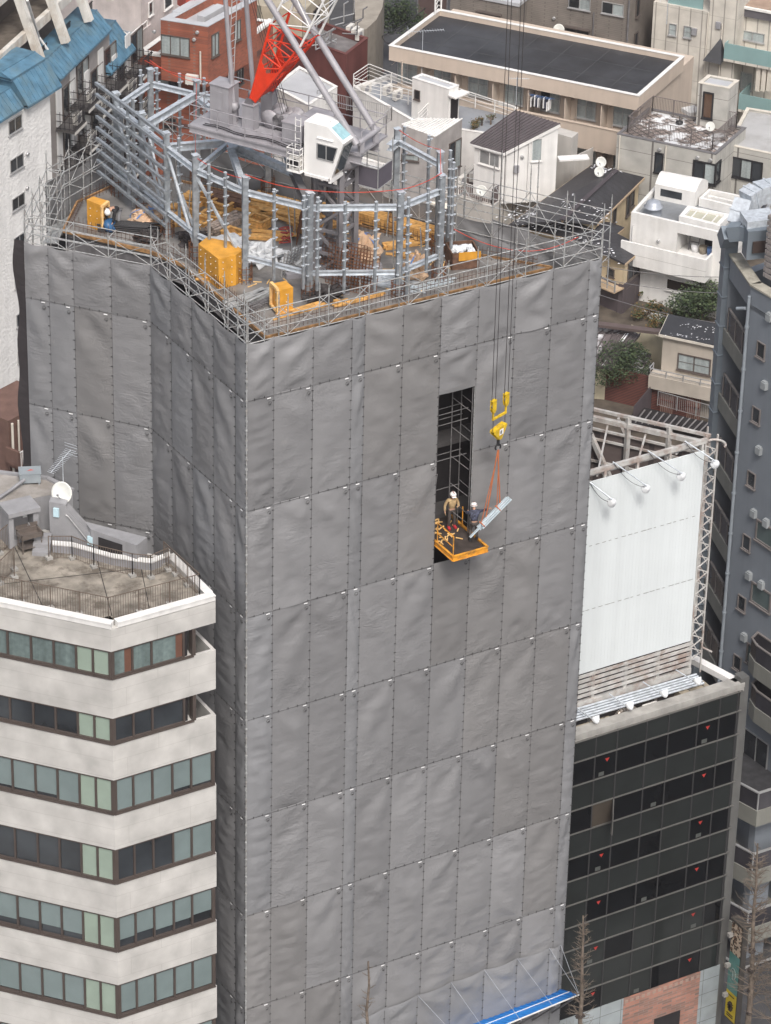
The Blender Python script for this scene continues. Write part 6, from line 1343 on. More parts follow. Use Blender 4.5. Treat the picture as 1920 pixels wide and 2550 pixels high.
t = thing('rear_house', 'beige panelled wall with grey window on top of the pipes at the upper centre', 'building', tuple(at(790, 60, z=GZ))); f = Face(pl(755, 80, 9), pl(820, 10, 9)); m = MB(); f.box(m, 0, GZ, f.L, 10.5, -5, 0); m.build('wall', brick_mat('beige_boards', (.42, .37, .28), (.40, .35, .27), (.2, .18, .14), 1, .3, 30, .02, offset=0), t)
win(f, 2, 8, 3.4, 9.8, t, glassd)
t = block('flat_house', 'pale flat-roofed house between the crane boom and red brick', para4(pl(610, -30, 10), pl(650, 25, 10), pl(740, -40, 10)), 10, dred, rroof, .3)
def curvewall(pix, z, h0, label, mt, th=.3, name='curved_building', cat='building'):
    P_ = [V((*pl(u, v, z), 0)) for u, v in pix]; t = thing(name, label, cat, (P_[0].x, P_[0].y, h0)); m = MB(); m.prism([tuple(p.xy) for p in P_], h0, z); m.build('wall', mt, t); return t
curvewall([(886, 85), (915, 70), (938, 48), (952, 20), (958, -20), (958, -60), (880, -60)], 6, GZ, 'beige building with a rounded corner at the top centre', mat('beige_curved', (.30, .27, .23), .8, streak=.1))
m = MB(); a, b = V((*pl(886, 168, 0), 0)), V((*pl(958, 182, 0), 0)); m.para(V((a.x, a.y, GZ)), b-a, V((.1, .2, 0)), V((0, 0, 3.1))); m.para(V((a.x, a.y, .1)), b-a, V((.05, .4, 0)), V((0, 0, .08))); tag(m.build('boundary_wall', dred, None, (a.x, a.y, GZ)), 'low dark red wall left of the long beige apartments', 'wall')
hp_ = at(990, 30, z=-1); t = thing('hedge', 'clipped hedge beside the brown gate at the top centre', 'hedge', (hp_.x, hp_.y, GZ)); m = MB()
for u in range(955, 1040, 9): foliage(m, at(u, 30+(u-955)*.1, z=-1), 1.3, 1.0, 1.8, 420, .16, 2, u)
m.build('foliage', leafs[:2], t)
p = at(1040, 55, z=GZ); f = Face((p.x, p.y), (p.x+2.6, p.y-.6)); t = thing('gate', 'brown metal gate panel in the hedge at the top centre', 'gate', tuple(p)); m = MB(); f.box(m, 0, GZ, 2.4, -.9, -.1, 0); m.build('panel', mat('brown_gate', (.09, .06, .055), .6), t); m = MB(); f.box(m, -.1, GZ, 0, -.8, -.12, .05); f.box(m, 2.4, GZ, 2.5, -.8, -.12, .05); m.build('gate_post', dsteel, t)
for k, (a, b) in enumerate((((880, 85), (1020, 60)), ((870, 110), (1060, 20)), ((880, 60), (1000, -10)), ((940, 60), (975, 105)), ((905, 130), (938, 66)))):
    m = MB(); p, q = at(*a, z=4), at(*b, z=4.5); L = [p.lerp(q, i/12)-V((0, 0, 1.2*4*(i/12)*(1-i/12)*.5)) for i in range(13)]; m.path(L, .03, 4); tag(m.build('power_cable', black, None, tuple(p)), ('overhead cable crossing the parking lot towards the hedge', 'long overhead cable rising towards the gate', 'cable in front of the rounded beige building', 'short drop cable over the parking lot', 'cable leading to the red-brown roof')[k], 'cable', 'overhead cables')
# ---------------- long beige apartments
bei = mat('beige_render', (.50, .42, .35), .75, nscale=.8, var=.05, streak=.06); tar = mat('tar_roof', (.032, .033, .037), .55, nscale=.45, var=.35, dirt=(.055, .058, .065), dirtamt=.6)
RA = [pl(969, 114, 10), pl(1591, 240, 10), pl(1704, 141, 10), pl(1092, 23, 10)]
la = thing('long_apartments', 'long beige apartment row with flat black roof and curtained balconies', 'building', (66, 78, GZ))
q = RA if parea(RA) > 0 else RA[::-1]; fa = Face(RA[0], RA[1]); fs = Face(RA[1], RA[2]); m = MB(); m.prism(q, 8.95, 9.6); m.ring(q, 9.6, 10, .2); m.build('fascia', bei, la)
m = MB(); m.ring([tuple(p) for p in inset(q, -.04)], 10, 10.05, .27); m.build('coping', white, la); m = MB(); m.prism(inset(q, .2), 9.6, 9.63); m.build('roof', tar, la)
m = MB()
for k in range(1, 7): a = V(RA[0]).lerp(V(RA[1]), k/7); b = V(RA[3]).lerp(V(RA[2]), k/7); m.bar((a.x, a.y, 9.635), (b.x, b.y, 9.635), .05, .02)
for t_ in (.33, .66): a = V(RA[0]).lerp(V(RA[3]), t_); b = V(RA[1]).lerp(V(RA[2]), t_); m.bar((a.x, a.y, 9.635), (b.x, b.y, 9.635), .04, .02)
m.build('roof_seam', mat('roof_seam', (.065, .067, .07), .6), la)
fb = fa.shift(-1.3); m = MB(); Lx = fa.L; fa.box(m, .1, GZ, Lx-.05, 8.95, -10.5, -1.3); m.build('wall', bei, la)
for z0, z1 in ((5.4, 7.15), (1.8, 3.5)):
    m = MB(); fa.box(m, 0, z0, Lx, z1, -.14, 0); fa.box(m, 0, z0, Lx, z0+.15, -1.3, -.14); m.build('balcony_wall', bei, la); m = MB(); fa.box(m, 0, z1, Lx, z1+.05, -.2, .05); m.build('balcony_coping', bei, la)
U0 = [(991, 1040), (1080, 1124), (1167, 1217), (1257, 1305), (1346, 1396), (1436, 1486), (1528, 1577)]
for lv, (z0, z1) in enumerate(((7.0, 8.85), (3.3, 5.25))):
    for k, (u0, u1) in enumerate(U0):
        v = 160+(u0-991)*.205+lv*120; s0, s1 = fb.hit(u0, v)[0], fb.hit(u1, v)[0]
        if lv and k < 3: continue
        win(fb, s0, z0, s1, z1, la, [curt, curt] if k != 4 else [glassd, curt], fr=alum, nd=2, bars=1)
        m = MB(); sp = s1+.75; m.para(fa.P(sp, z0-.2, -1.3), fa.n*1.1, fa.d*.06, V((0, 0, 1.9))); m.build('partition', bei, la)
        m = MB(); m.tube(fb.P(sp+.5, z0-.3, .1), fb.P(sp+.5, z1+.1, .1), .045, 6); m.tube(fb.P(s0-.2, z0+1.3, .05), fb.P(s0-.2, z0+1.3, .6), .02, 5); m.build('pipe', bei, la)
ld_ = thing('laundry', 'row of white and navy washing on blue hangers on a beige balcony', 'washing', tuple(fb.P(fb.hit(1338, 230)[0], 7.2, .9)))
s0 = fb.hit(1337, 235)[0]; cl = [labm, blackc, labm, navy, labm, greyc, blackc, labm, navy, labm, labm]
for k in range(11):
    m = MB(); q = s0+.13*k+.02; m.para(fa.P(q, 8.35-rnd.uniform(.65, .9), -.55), fa.n*.42, fa.d*.06, V((0, 0, rnd.uniform(.6, .8)))); m.build('garment', cl[k], ld_)
m = MB(); m.bar(fa.P(s0-.2, 8.42, -.35), fa.P(s0+1.7, 8.42, -.35), .03)
for k in range(12): m.bar(fa.P(s0+.13*k, 8.32, -.55), fa.P(s0+.13*k, 8.40, -.12), .03)
m.build('hangers', bluest, ld_)
fence_on([V((*pl(1083, 36, 10), 10)), V((*pl(1092, 22, 10), 10)), V((*pl(1098, 26, 10), 10))], 1.0, .4, .03, la, white, 'ladder_head', mid=(.3, .65))
yagi(tuple(at(1050, 196, z=8)), 3.6, (.9, -.3, 0), 'rusty comb aerial in front of the long beige apartments', 14, 2.4, .7)
# ---------------- grey-brown tiled building behind
gbt = brick_mat('grey_brown_tile', (.20, .175, .155), (.185, .165, .145), (.13, .115, .10), 1, .5, .14, .012)
gt = thing('tiled_apartments', 'grey-brown tiled apartment building behind the black roof', 'building', (75, 95, GZ)); bo_ = V(RA[3])-V(RA[0]); bd = V((bo_.x, bo_.y, 0)).normalized()
b0 = fa.P(fa.hit(1290, 120)[0], 0, 0)+bd*15; fg = Face(b0, b0+fa.d*9.5)
def fx(f, u, v): return f.hit(u, v)[0]
gz0 = fx(fg, 1290, 60); gz1 = fx(fg, 1567, 60); m = MB(); fg.box(m, gz0, GZ, gz1+.0, 20, -10, 0); m.build('wall', gbt, gt)
fg2 = fg.shift(1.6); s0, s1 = fx(fg2, 1120, 40), fx(fg2, 1290, 40); m = MB(); fg2.box(m, s0, GZ, s1, fg2.hit(1200, -2)[1], -8, 0); m.build('wing', gbt, gt); m = MB(); fg2.box(m, s0-.1, fg2.hit(1200, -2)[1], s1+.1, fg2.hit(1200, -2)[1]+.25, -8.1, .1); m.build('wing_coping', rroof, gt)
for u0, v0, u1, v1, ff in ((1417, -12, 1470, 28, fg), (1500, 2, 1553, 42, fg)): wpx(ff, u0, v0, u1, v1, gt, [glassd, curt], fr=alum, nd=2)
for u0, v0, u1, v1, ff in ((1192, 28, 1247, 50, fg2), (1411, 66, 1467, 92, fg)): wpx(ff, u0, v0, u1, v1, gt, glassd, fr=brownfr, nd=1, shelf=1)
f_s = Face(fg.P(gz1, 0), fg.P(gz1, 0)+bd*9)
for u0, v0, u1, v1 in ((1585, -5, 1591, 38), (1580, 84, 1586, 116)): wpx(f_s, u0, v0, u1, v1, gt, glassd, fr=brownfr, nd=1)
m = MB(); q = fx(fg, 1565, 60); m.tube(fg.P(q, GZ, .1), fg.P(q, 20, .1), .07, 6); m.build('drain_pipe', dsteel, gt)
dish(tuple(fg.P(fx(fg, 1399, 70), fg.hit(1399, 78)[1], .5)), (-.7, -.6, .35), .42, 'white dish on the grey-brown tiled wall above the black roof', .3)
# ---------------- cream siding building, top right
sid = brick_mat('cream_siding', (.56, .53, .47), (.53, .50, .45), (.30, .28, .25), 1, .22, 2.6, .012, offset=0); gbal = mat('frosted_balustrade', (.22, .34, .34), .2, nscale=.5, var=.08, spec=.6)
cs = thing('siding_apartments', 'cream siding apartment building with blue-green glass balconies at the top right', 'building', (92, 85, GZ))
b0 = fa.P(fa.hit(1640, 250)[0], 0, 0)+bd*16.5; fw_ = Face(b0, b0+fa.d*10); s0, s1, s2 = fx(fw_, 1622, 100), fx(fw_, 1762, 100), fx(fw_, 1990, 100)
m = MB(); fw_.box(m, s0, GZ, s1, fw_.hit(1640, 6)[1], -9, 0); m.build('wall', sid, cs); m = MB(); fw_.box(m, s0+1, fw_.hit(1640, 6)[1], s1-.6, fw_.hit(1640, 6)[1]+1.1, -.3, -.2); m.build('glass_balustrade', gbal, cs)
m = MB(); fw_.box(m, s1-.0, GZ, s1+2.1, 25, -9, .02); m.build('stair_tower', sid, cs)
fw2 = fw_.shift(-1.6); m = MB(); fw2.box(m, s1, GZ, s2, fw2.hit(1840, 35)[1], -9, 0); m.build('wall', sid, cs)
zt = fw2.hit(1840, 35)[1]; m = MB(); fw2.box(m, s1+1.2, zt, s2, zt+.6, -9, .25); m.build('eaves_band', mat('dark_eaves', (.10, .095, .105), .6), cs); m = MB(); fw2.box(m, s1+1.1, zt+.6, s2, zt+.75, -9.1, .35); m.build('white_coping', white, cs); m = MB(); fw2.box(m, s1+1.4, zt+.75, s2, zt+.8, -8.5, .1); m.build('roof', mat('brown_roof', (.30, .22, .17), .8, var=.2), cs)
for u0, v0, u1, v1 in ((1667, 57, 1684, 90), (1704, 63, 1722, 96), (1704, 150, 1716, 186)): wpx(fw_, u0, v0, u1, v1, cs, [curt], fr=alum, nd=1, bars=1)
for u0, v0, u1, v1 in ((1817, 68, 1903, 108), (1796, 168, 1872, 225)): wpx(fw2, u0, v0, u1, v1, cs, [glassd, curt, curt], fr=alum, nd=3)
for (u0, v0, dz) in ((1812, 100, 0), (1848, 226, 0)):
    s, z = fw_.hit(u0, v0); m = MB(); fw_.box(m, s, z-1.35, s2, z-1.15, -1.6, .6); bb_ = m.build('balcony_floor', sid, cs); m = MB(); fw_.box(m, s, z-1.15, s2, z, .52, .6); fw_.box(m, s, z-1.15, s+.08, z, -1.6, .52); m.build('glass_balustrade', gbal, bb_)
m = MB(); p0_ = fw_.hit(1797, 92); s_, z_ = p0_; m.add([fw_.P(s_, z_, .05), fw_.P(s_-.9, z_-1.55, 1.1), fw_.P(s_+.45, z_-1.6, 1.1), fw_.P(s_+.45, z_-1.5, .05), fw_.P(s_-.9, z_-1.5, .05)], [(0, 1, 2), (0, 2, 3), (0, 4, 1), (1, 4, 3, 2)]); m.build('porch_roof', tar, cs)
for k in range(3): m = MB(); s_, z_ = fw_.hit(1885+14*k, 215); fw_.box(m, s_, z_-.2, s_+.3, z_+1.9, .05, .4); m.build('riser_duct', cream, cs)
# ---------------- grey panel house with snowy roof terrace
gpn = brick_mat('grey_panel', (.42, .41, .38), (.40, .39, .36), (.14, .13, .12), 1, 1.05, 1.5, .018, offset=0)
tilew = brick_mat('terrace_tiles', (.22, .18, .16), (.26, .21, .185), (.05, .045, .04), 1, .45, .45, .05, offset=0, tilt='flat')
_t = tilew.node_tree; _b = _t.nodes['Principled BSDF']; _src = _b.inputs['Base Color'].links[0].from_socket; _n = _t.nodes.new('ShaderNodeTexNoise'); _n.inputs['Scale'].default_value = .55; _n.inputs['Detail'].default_value = 10; _n.inputs['Roughness'].default_value = .75; _tc = _t.nodes.new('ShaderNodeTexCoord'); _t.links.new(_tc.outputs['Object'], _n.inputs[0]); _m = _t.nodes.new('ShaderNodeMapRange'); _m.inputs['From Min'].default_value = .5; _m.inputs['From Max'].default_value = .56; _t.links.new(_n.outputs['Fac'], _m.inputs['Value']); _x = _t.nodes.new('ShaderNodeMix'); _x.data_type = 'RGBA'; _t.links.new(_m.outputs[0], _x.inputs['Factor']); _t.links.new(_src, _x.inputs[6]); _x.inputs[7].default_value = (.72, .73, .74, 1); _t.links.new(_x.outputs[2], _b.inputs['Base Color'])
ZG = 8.5; G4 = para4(pl(1537, 333, ZG), pl(1783, 384, ZG), pl(1858, 318, ZG)); gh = block('panel_house', 'grey panelled house with fenced snow-speckled roof terrace', G4, ZG, gpn, tilew, .15, cap=dsteel)
gf, gs = Face(G4[0], G4[1]), Face(G4[1], G4[2])
q = inset(G4 if parea(G4) > 0 else G4[::-1], .5); fz = [V((*p, ZG)) for p in q]; t = thing('roof_fence', 'brown slatted fence round the snow-speckled roof terrace', 'fence', tuple(fz[0])); fence_on(fz+[fz[0]], 1.15, .11, .014, t, mat('brown_fence', (.15, .13, .125), .55), 'balusters', posts=1.6)
wpx(gf, 1632, 378, 1650, 432, gh, glassd, fr=black, nd=1); wpx(gf, 1727, 397, 1781, 462, gh, [glassd, curt], fr=black, nd=2, fw=.1); 
a = gs.hit(1785, 405); win(gs, .05, gf.hit(1781, 462)[1], .9, gf.hit(1781, 408)[1]+.0, gh, glassd, fr=black, nd=1, fw=.1)
hq = para4(pl(1740, 206, ZG+2.9), pl(1816, 220, ZG+2.9), pl(1840, 200, ZG+2.9)); block('', '', hq, ZG+2.9, gpn, rroof, .15, zb=ZG-.2, wallname='stair_hut', parent=gh, cap=cream); hf = Face(hq[0], hq[1])
wpx(hf, 1752, 227, 1774, 298, gh, mat('door_glass', (.10, .06, .04), .15), fr=black, nd=1, fw=.1)
m = MB(); p = at(1722, 280, z=ZG); m.box(p.x-.5, p.y-.5, ZG, p.x+.5, p.y+.5, ZG+.25); m.build('roof_hatch', white, gh)
dish(tuple(at(1768, 332, z=ZG)), (-.7, -.6, .3), .32, 'small grey dish behind the front fence of the snowy terrace', .5); m = MB(); p = at(1692, 306, z=ZG); m.lathe(p, [(.25, 0), (.25, .1), (.04, .12), (.04, .5), (0, .5)], 12); tag(m.build('parasol_base', black, None, tuple(p)), 'black parasol base in the middle of the snowy terrace', 'stand')
W4 = [pl(1811, 360, ZG-.6), pl(2000, 400, ZG-.6), pl(2060, 300, ZG-.6), pl(1860, 268, ZG-.6)]; gw = block('panel_wing', 'lower grey panelled wing with pale flat roof at the right edge', W4, ZG-.6, gpn, mat('pale_flat_roof', (.40, .40, .40), .6, nscale=.6, var=.08, dirt=(.28, .27, .26), dirtamt=.6), .2, cap=cream)
wf_ = Face(W4[0], W4[1]); wpx(wf_, 1820, 388, 1897, 455, gw, [glassd, curt, glassd], fr=black, nd=3, fw=.1)
# ---------------- white modern house with barrel canopy, dome vent and skylight
ww = mat('bright_white_render', (.72, .71, .69), .7, nscale=.8, var=.04, streak=.09, dirt=(.45, .43, .39), dirtamt=.25)
ZW = 7.0; H4 = para4(pl(1572, 528, ZW), pl(1806, 582, ZW), pl(1868, 508, ZW)); wh = thing('white_house', 'white cubic house with barrel-topped stair, skylight and round roof vent', 'building', (*H4[1], GZ)); q = H4 if parea(H4) > 0 else H4[::-1]; wf1 = Face(H4[0], H4[1])
n0, n1_ = wf1.hit(1686, 585), wf1.hit(1771, 650); s0, s1 = n0[0], n1_[0]; zt, zb_ = wf1.hit(1688, 580)[1], wf1.hit(1771, 652)[1]
m = MB(); m.prism(inset(q, .0), GZ, zb_); d_ = (V(H4[2])-V(H4[1])).length-.25; wf1.box(m, 0, zb_, s0, ZW-.35, -d_, 0); wf1.box(m, s1, zb_, wf1.L, ZW-.35, -d_, 0); wf1.box(m, s0, zt, s1, ZW-.35, -d_, 0); wf1.box(m, s0, zb_, s1, zt, -d_, -1.8); m.ring(q, ZW-.35, ZW, .22); m.build('wall', ww, wh)
m = MB(); m.prism(inset(q, .22), ZW-.35, ZW-.32); m.build('roof', mat('wet_grey_roof', (.22, .235, .25), .35, nscale=.6, var=.15, dirt=(.12, .12, .12), dirtamt=.6), wh)
wi = wf1.shift(-1.8); win(wi, s0+1.2, zb_+.1, s0+2.4, zt-.2, wh, glassd, fr=alum, nd=1); win(wi, s0+2.5, zb_+.1, s1-.3, zt-.2, wh, glassd, fr=alum, nd=1)
for k, (mt_, lb) in enumerate(((bluest, 'blue tub on the recessed white balcony'), (galvd, 'beige crate on the recessed white balcony'), (labm, 'white bundle on the recessed white balcony'))):
    m = MB(); p = wf1.P(s1-.4-.55*k, zb_, -.9); m.lathe(p, [(0, 0), (.22, 0), (.28, .5), (.2, .52), (0, .5)], 10); tag(m.build('balcony_clutter', mt_, None, tuple(p)), lb, 'container')
m = MB(); p = wf1.P(s0+.5, zb_, -.9); m.bar(p, p+V((.1, 0, 1.5)), .05); m.bar(p+wf1.d*.6, p+wf1.d*.8+V((0, 0, 1.5)), .05)
for k in range(4): m.bar(p+V((0, 0, .3+.35*k)), p+wf1.d*.65+V((0, 0, .3+.35*k)), .05)
tag(m.build('folding_rack', dsteel, None, tuple(p)), 'dark drying rack standing at the left of the recessed balcony', 'rack')
b0 = wf1.hit(1600, 620); b1 = wf1.hit(1760, 655); wf3 = wf1.shift(1.1); c0, c1 = wf3.hit(1600, 611), wf3.hit(1759, 649); z1 = c0[1]; z0 = wf3.hit(1757, 706)[1]
m = MB(); wf1.box(m, c0[0]-1.5, z0, c1[0], z1, .95, 1.1); wf1.box(m, c1[0]-.15, z0, c1[0], z1, -.2, .95); wf1.box(m, c0[0]-1.5, z0, c1[0]-.15, z0+.2, 0, .95); m.build('balcony', ww, wh); m = MB(); wf1.box(m, c0[0]-1.5, (z0+z1)/2-.01, c1[0]+.003, (z0+z1)/2+.01, 1.0, 1.105); m.build('render_joint', conc, wh)
wpx(wf1, 1660, 690, 1752, 742, wh, [mat('shaded_glass', (.03, .024, .022), .15)], fr=white, nd=1, fw=.08)
t_ = H4[0]; p = at(1626, 532, z=ZW-.3); m = MB(); m.lathe(p, [(.55, 0), (.55, .45), (.62, .47), (.62, .52), (.5, .6), (.48, .78), (.3, .92), (0, .97)], 24); m.build('dome_vent', mat('vent_grey', (.38, .41, .46), .35, .3), wh)
sk = [pl(1690, 550, ZW-.2), pl(1790, 575, ZW-.2), pl(1818, 545, ZW-.2), pl(1712, 524, ZW-.2)]; sq = sk if parea(sk) > 0 else sk[::-1]; m = MB(); m.ring(sq, ZW-.35, ZW+.15, .3); o = m.build('skylight', ww, wh); m = MB(); si = inset(sq, .3); m.prism(si, ZW-.3, ZW); m.build('frosted_glass', mat('frosted_skylight', (.42, .41, .33), .25, nscale=2, var=.08), o)
m = MB(); P4 = [V((*p, ZW+.02)) for p in sk]
for k in (.25, .5, .75): m.bar(P4[0].lerp(P4[1], k), P4[3].lerp(P4[2], k), .07, .07)
m.build('glazing_bar', ww, o)
bq = [pl(1630, 484, ZW), pl(1730, 505, ZW), pl(1762, 478, ZW), pl(1655, 458, ZW)]; A_b, B_b, C_b, D_b = [V((*p, 0)) for p in bq]; m = MB(); m.prism([tuple(p.xy) for p in (A_b, B_b, C_b, D_b)], ZW-.4, ZW+.75)
N_ = 8; arc = lambda P, Q, i: P.lerp(Q, i/N_)+V((0, 0, ZW+.75+.55*math.sin(PI*.5*(1-i/N_)) if False else ZW+.75+.5*math.sin(PI*i/N_)))
vs = [arc(A_b, D_b, i) for i in range(N_+1)]+[arc(B_b, C_b, i) for i in range(N_+1)]; m.add(vs, [(i, N_+1+i, N_+2+i, i+1) for i in range(N_)]+[tuple(range(N_+1)), tuple(range(2*N_+1, N_, -1))]); m.build('stair_canopy', ww, wh)
m = MB(); cf = Face(bq[0], bq[1]); cf.box(m, .4, ZW+.0, cf.L-.9, ZW+.5, -.02, .02); m.build('canopy_glazing', glassd, wh)
lw = [pl(1740, 505, ZW-.1), pl(1828, 527, ZW-.1), pl(1853, 500, ZW-.1), pl(1765, 482, ZW-.1)]; lw = lw if parea(lw) > 0 else lw[::-1]; m = MB(); m.ring(lw, ZW-.4, ZW+.25, .2); m.build('light_well', ww, wh)
# ---------------- houses with black shingle roofs
shg = brick_mat('black_shingle', (.045, .045, .05), (.038, .036, .04), (.025, .025, .027), 1, .5, .3, .02, rough=.5, tilt='flat')
snow = mat('snow', (.8, .81, .83), .7); crm = mat('cream_wall', (.56, .46, .31), .75, streak=.08); gutt = mat('cream_gutter', (.46, .35, .24), .6)
def hroof(name, label, faces, wallpoly, zw, wm=crm, zb=GZ):
    c = V((0, 0, 0)); P_ = [at(u, v, z=z) for u, v, z in wallpoly]; c = sum(P_, V())/len(P_); t = thing(name, label, 'house', (c.x, c.y, zb)); m = MB(); m.prism([(p.x, p.y) for p in P_], zb, zw); m.build('wall', wm, t)
    m = MB(); e = MB()
    for fcs in faces:
        Q = [at(u, v, z=z) for u, v, z in fcs]; n = (Q[1]-Q[0]).cross(Q[2]-Q[0]).normalized(); n = n if n.z > 0 else -n; k = len(Q); m.add([p for p in Q]+[p-V((0, 0, .14)) for p in Q], [tuple(range(k)), tuple(range(2*k-1, k-1, -1))]+[(i, k+i, k+(i+1) % k, (i+1) % k) for i in range(k)])
        for a, b in zip(Q, Q[1:]+Q[:1]):
            if abs(a.z-b.z) < .05: e.bar(a-V((0, 0, .1)), b-V((0, 0, .1)), .10, .14)
    r = m.build('roof', shg, t); e.build('gutter', gutt, r); return t, P_
ra, Pa = hroof('shingle_house', 'cream house with wet black shingle roof and two skylights', [[(1535, 424, 7.6), (1604, 441, 6.2), (1488, 556, 6.2), (1400, 548, 7.6)], [(1535, 424, 7.6), (1400, 548, 7.6), (1265, 560, 6.2), (1472, 411, 6.2)], [(1472, 411, 6.2), (1535, 424, 7.6), (1604, 441, 6.2)]], [(1592, 441, 6.2), (1482, 552, 6.2), (1300, 545, 6.2), (1474, 418, 6.2)], 6.15)
fr1 = Face(Pa[0], Pa[1]); 
for u0, v0, u1, v1 in ((1571, 480, 1577, 510), (1560, 490, 1566, 532), (1526, 520, 1532, 552)): wpx(fr1, u0, v0, u1, v1, ra, glassd, nd=1)
m = MB(); m.bar(at(1535, 423, z=7.66), at(1400, 547, z=7.66), .3, .06); m.build('ridge_cap', mat('ridge_dark', (.06, .05, .055), .5), ra)
for (u, v), lb in (((1527, 455), ''), ((1486, 494), '')):
    p = at(u, v, z=7.0); a, b = at(1604, 441, z=6.2), at(1488, 556, z=6.2); dd = (b-a).normalized(); m = MB(); up_ = (at(1535, 424, z=7.6)-a); up_ = (up_-dd*up_.dot(dd)).normalized(); m.para(p-dd*.35-up_*.35, dd*.7, up_*.8, dd.cross(up_)*(-.18 if dd.cross(up_).z < 0 else .18)); s_ = m.build('skylight_frame', dsteel, ra); m = MB(); m.para(p-dd*.28-up_*.28+V((0, 0, .19)), dd*.56, up_*.66, V((0, 0, .02))); m.build('skylight_glass', mat('dull_glass', (.24, .26, .23), .2), s_)
dish(tuple(at(1496, 428, z=7.4)), (-.7, -.6, .3), .36, 'upper white dish of the pair on the black shingle ridge', .7); dish(tuple(at(1492, 445, z=7.2)), (-.7, -.6, .3), .34, 'lower white dish of the pair on the black shingle ridge', .5)
rb2, Pb = hroof('shingle_house', 'stepped black-roofed cream house above the dark walled garden', [[(1400, 548, 6.4), (1519, 553, 5.4), (1555, 566, 5.2), (1537, 581, 5.2), (1604, 616, 4.6), (1556, 656, 4.6), (1430, 596, 5.6), (1270, 560, 5.6)]], [(1600, 616, 4.6), (1555, 652, 4.6), (1380, 580, 4.6), (1500, 560, 4.6)], 4.5)
f_a = Face(Pb[1], Pb[2]); f_b = Face(Pb[0], Pb[1]); wpx(f_a, 1514, 665, 1530, 692, rb2, glassd, nd=1); wpx(f_b, 1564, 652, 1590, 678, rb2, [glassd, glassd], nd=2)
dkw = mat('dark_brown_wall', (.085, .07, .075), .7, nscale=1, var=.12); m = MB(); pz = f_b.hit(1575, 690)[1]; f_b.box(m, -.05, GZ, f_b.L+.05, pz, -.3, .06); f_a.box(m, -.05, GZ, f_a.L, pz-.1, -.3, .06); m.build('lower_cladding', dkw, rb2)
for s_, u, v in ((f_a, 1508, 700), (f_b, 1566, 700)):
    pass
m = MB(); z_ = f_a.hit(1520, 702)[1]; f_a.box(m, -.1, z_-.1, f_a.L*.6, z_, 0, 1.0); m.build('balcony_floor', gutt, rb2); fence_on([f_a.P(-.1, z_, .95), f_a.P(f_a.L*.6, z_, .95)], .7, .5, .025, rb2, alum, 'balcony_rail', bars=False, mid=(.35,))
z_ = f_b.hit(1560, 790)[1]; m = MB(); f_b.box(m, .5, z_+.1, 1.7, z_+.6, .06, .55); m.build('window_box', mat('bay_cream', (.45, .30, .17), .7), rb2); wpx(f_b, 1554, 722, 1578, 770, rb2, glassd, nd=2)
def snowpatch(quads, label, n=30, seed=1, z=None, s=.25):
    r = random.Random(seed); m = MB()
    for (u0, v0, z0), (u1, v1, z1), w in quads:
        a, b = at(u0, v0, z=z0), at(u1, v1, z=z1)
        for k in range(n):
            p = a.lerp(b, r.random())+V((r.gauss(0, w), r.gauss(0, w), .02)); q = r.uniform(.3, 1)*s; an = r.uniform(0, PI); m.add([p+V((q*math.cos(an+i*1.05)*(r.uniform(.5, 1)), q*.45*math.sin(an+i*1.05), 0)) for i in range(6)], [(0, 1, 2, 3, 4, 5)])
    tag(m.build('snow_patch', snow, None, tuple(at(*quads[0][0][:2], z=quads[0][0][2]))), label, 'snow', kind='stuff')
snowpatch([((1478, 415, 6.75), (1540, 430, 7.75), .35), ((1420, 500, 7.8), (1490, 545, 6.5), .7), ((1340, 560, 6.45), (1440, 555, 6.5), .6), ((1430, 590, 5.9), (1520, 640, 5.4), .5), ((1260, 545, 6.5), (1330, 525, 6.8), .5)], 'thin leftover snow on the black shingle roofs', 60, 3, s=.13)
# ---------------- metal-roofed house on a walled terrace
mroof = mat('brown_metal_roof', (.115, .10, .105), .4, .2, nscale=.9, var=.1, streak=.1); cwall = mat('pale_concrete_wall', (.46, .44, .41), .8, nscale=.7, var=.08, streak=.12)
mh = thing('metal_roof_house', 'white rooftop house with brown standing-seam roof over a dark-railed terrace', 'house', tuple(at(1240, 430, z=4)))
R4 = [at(1171, 357, z=8.6), at(1253, 381, z=8.6), at(1395, 308, z=10.4), at(1286, 275, z=10.4)]; k = 4
m = MB(); m.add(R4+[p-V((0, 0, .15)) for p in R4], [(0, 1, 2, 3), (7, 6, 5, 4)]+[(i, 4+i, 4+(i+1) % 4, (i+1) % 4) for i in range(4)]); r = m.build('roof', mroof, mh); m = MB()
for i in range(13): t_ = i/12; m.bar(R4[0].lerp(R4[1], t_)+V((0, 0, .03)), R4[3].lerp(R4[2], t_)+V((0, 0, .03)), .05, .09)
m.build('standing_seam', mroof, r); m = MB(); m.bar(R4[0]-V((0, 0, .08)), R4[1]-V((0, 0, .08)), .14, .12); m.bar(R4[1]-V((0, 0, .12)), R4[2]-V((0, 0, .12)), .12, .2); m.build('gutter', white, r)
wp = [tuple(R4[0].lerp(R4[2], .05).xy), tuple(R4[1].lerp(R4[3], .05).xy), tuple(R4[2].lerp(R4[0], .02).xy), tuple(R4[3].xy)]
m = MB(); base = [(p[0], p[1], 4.9) for p in wp]; top = [(wp[0][0], wp[0][1], 8.5), (wp[1][0], wp[1][1], 8.5), (wp[2][0], wp[2][1], 10.2), (wp[3][0], wp[3][1], 10.2)]; m.add(base+top, [(i, (i+1) % 4, 4+(i+1) % 4, 4+i) for i in range(4)]); m.build('wall', white, mh)
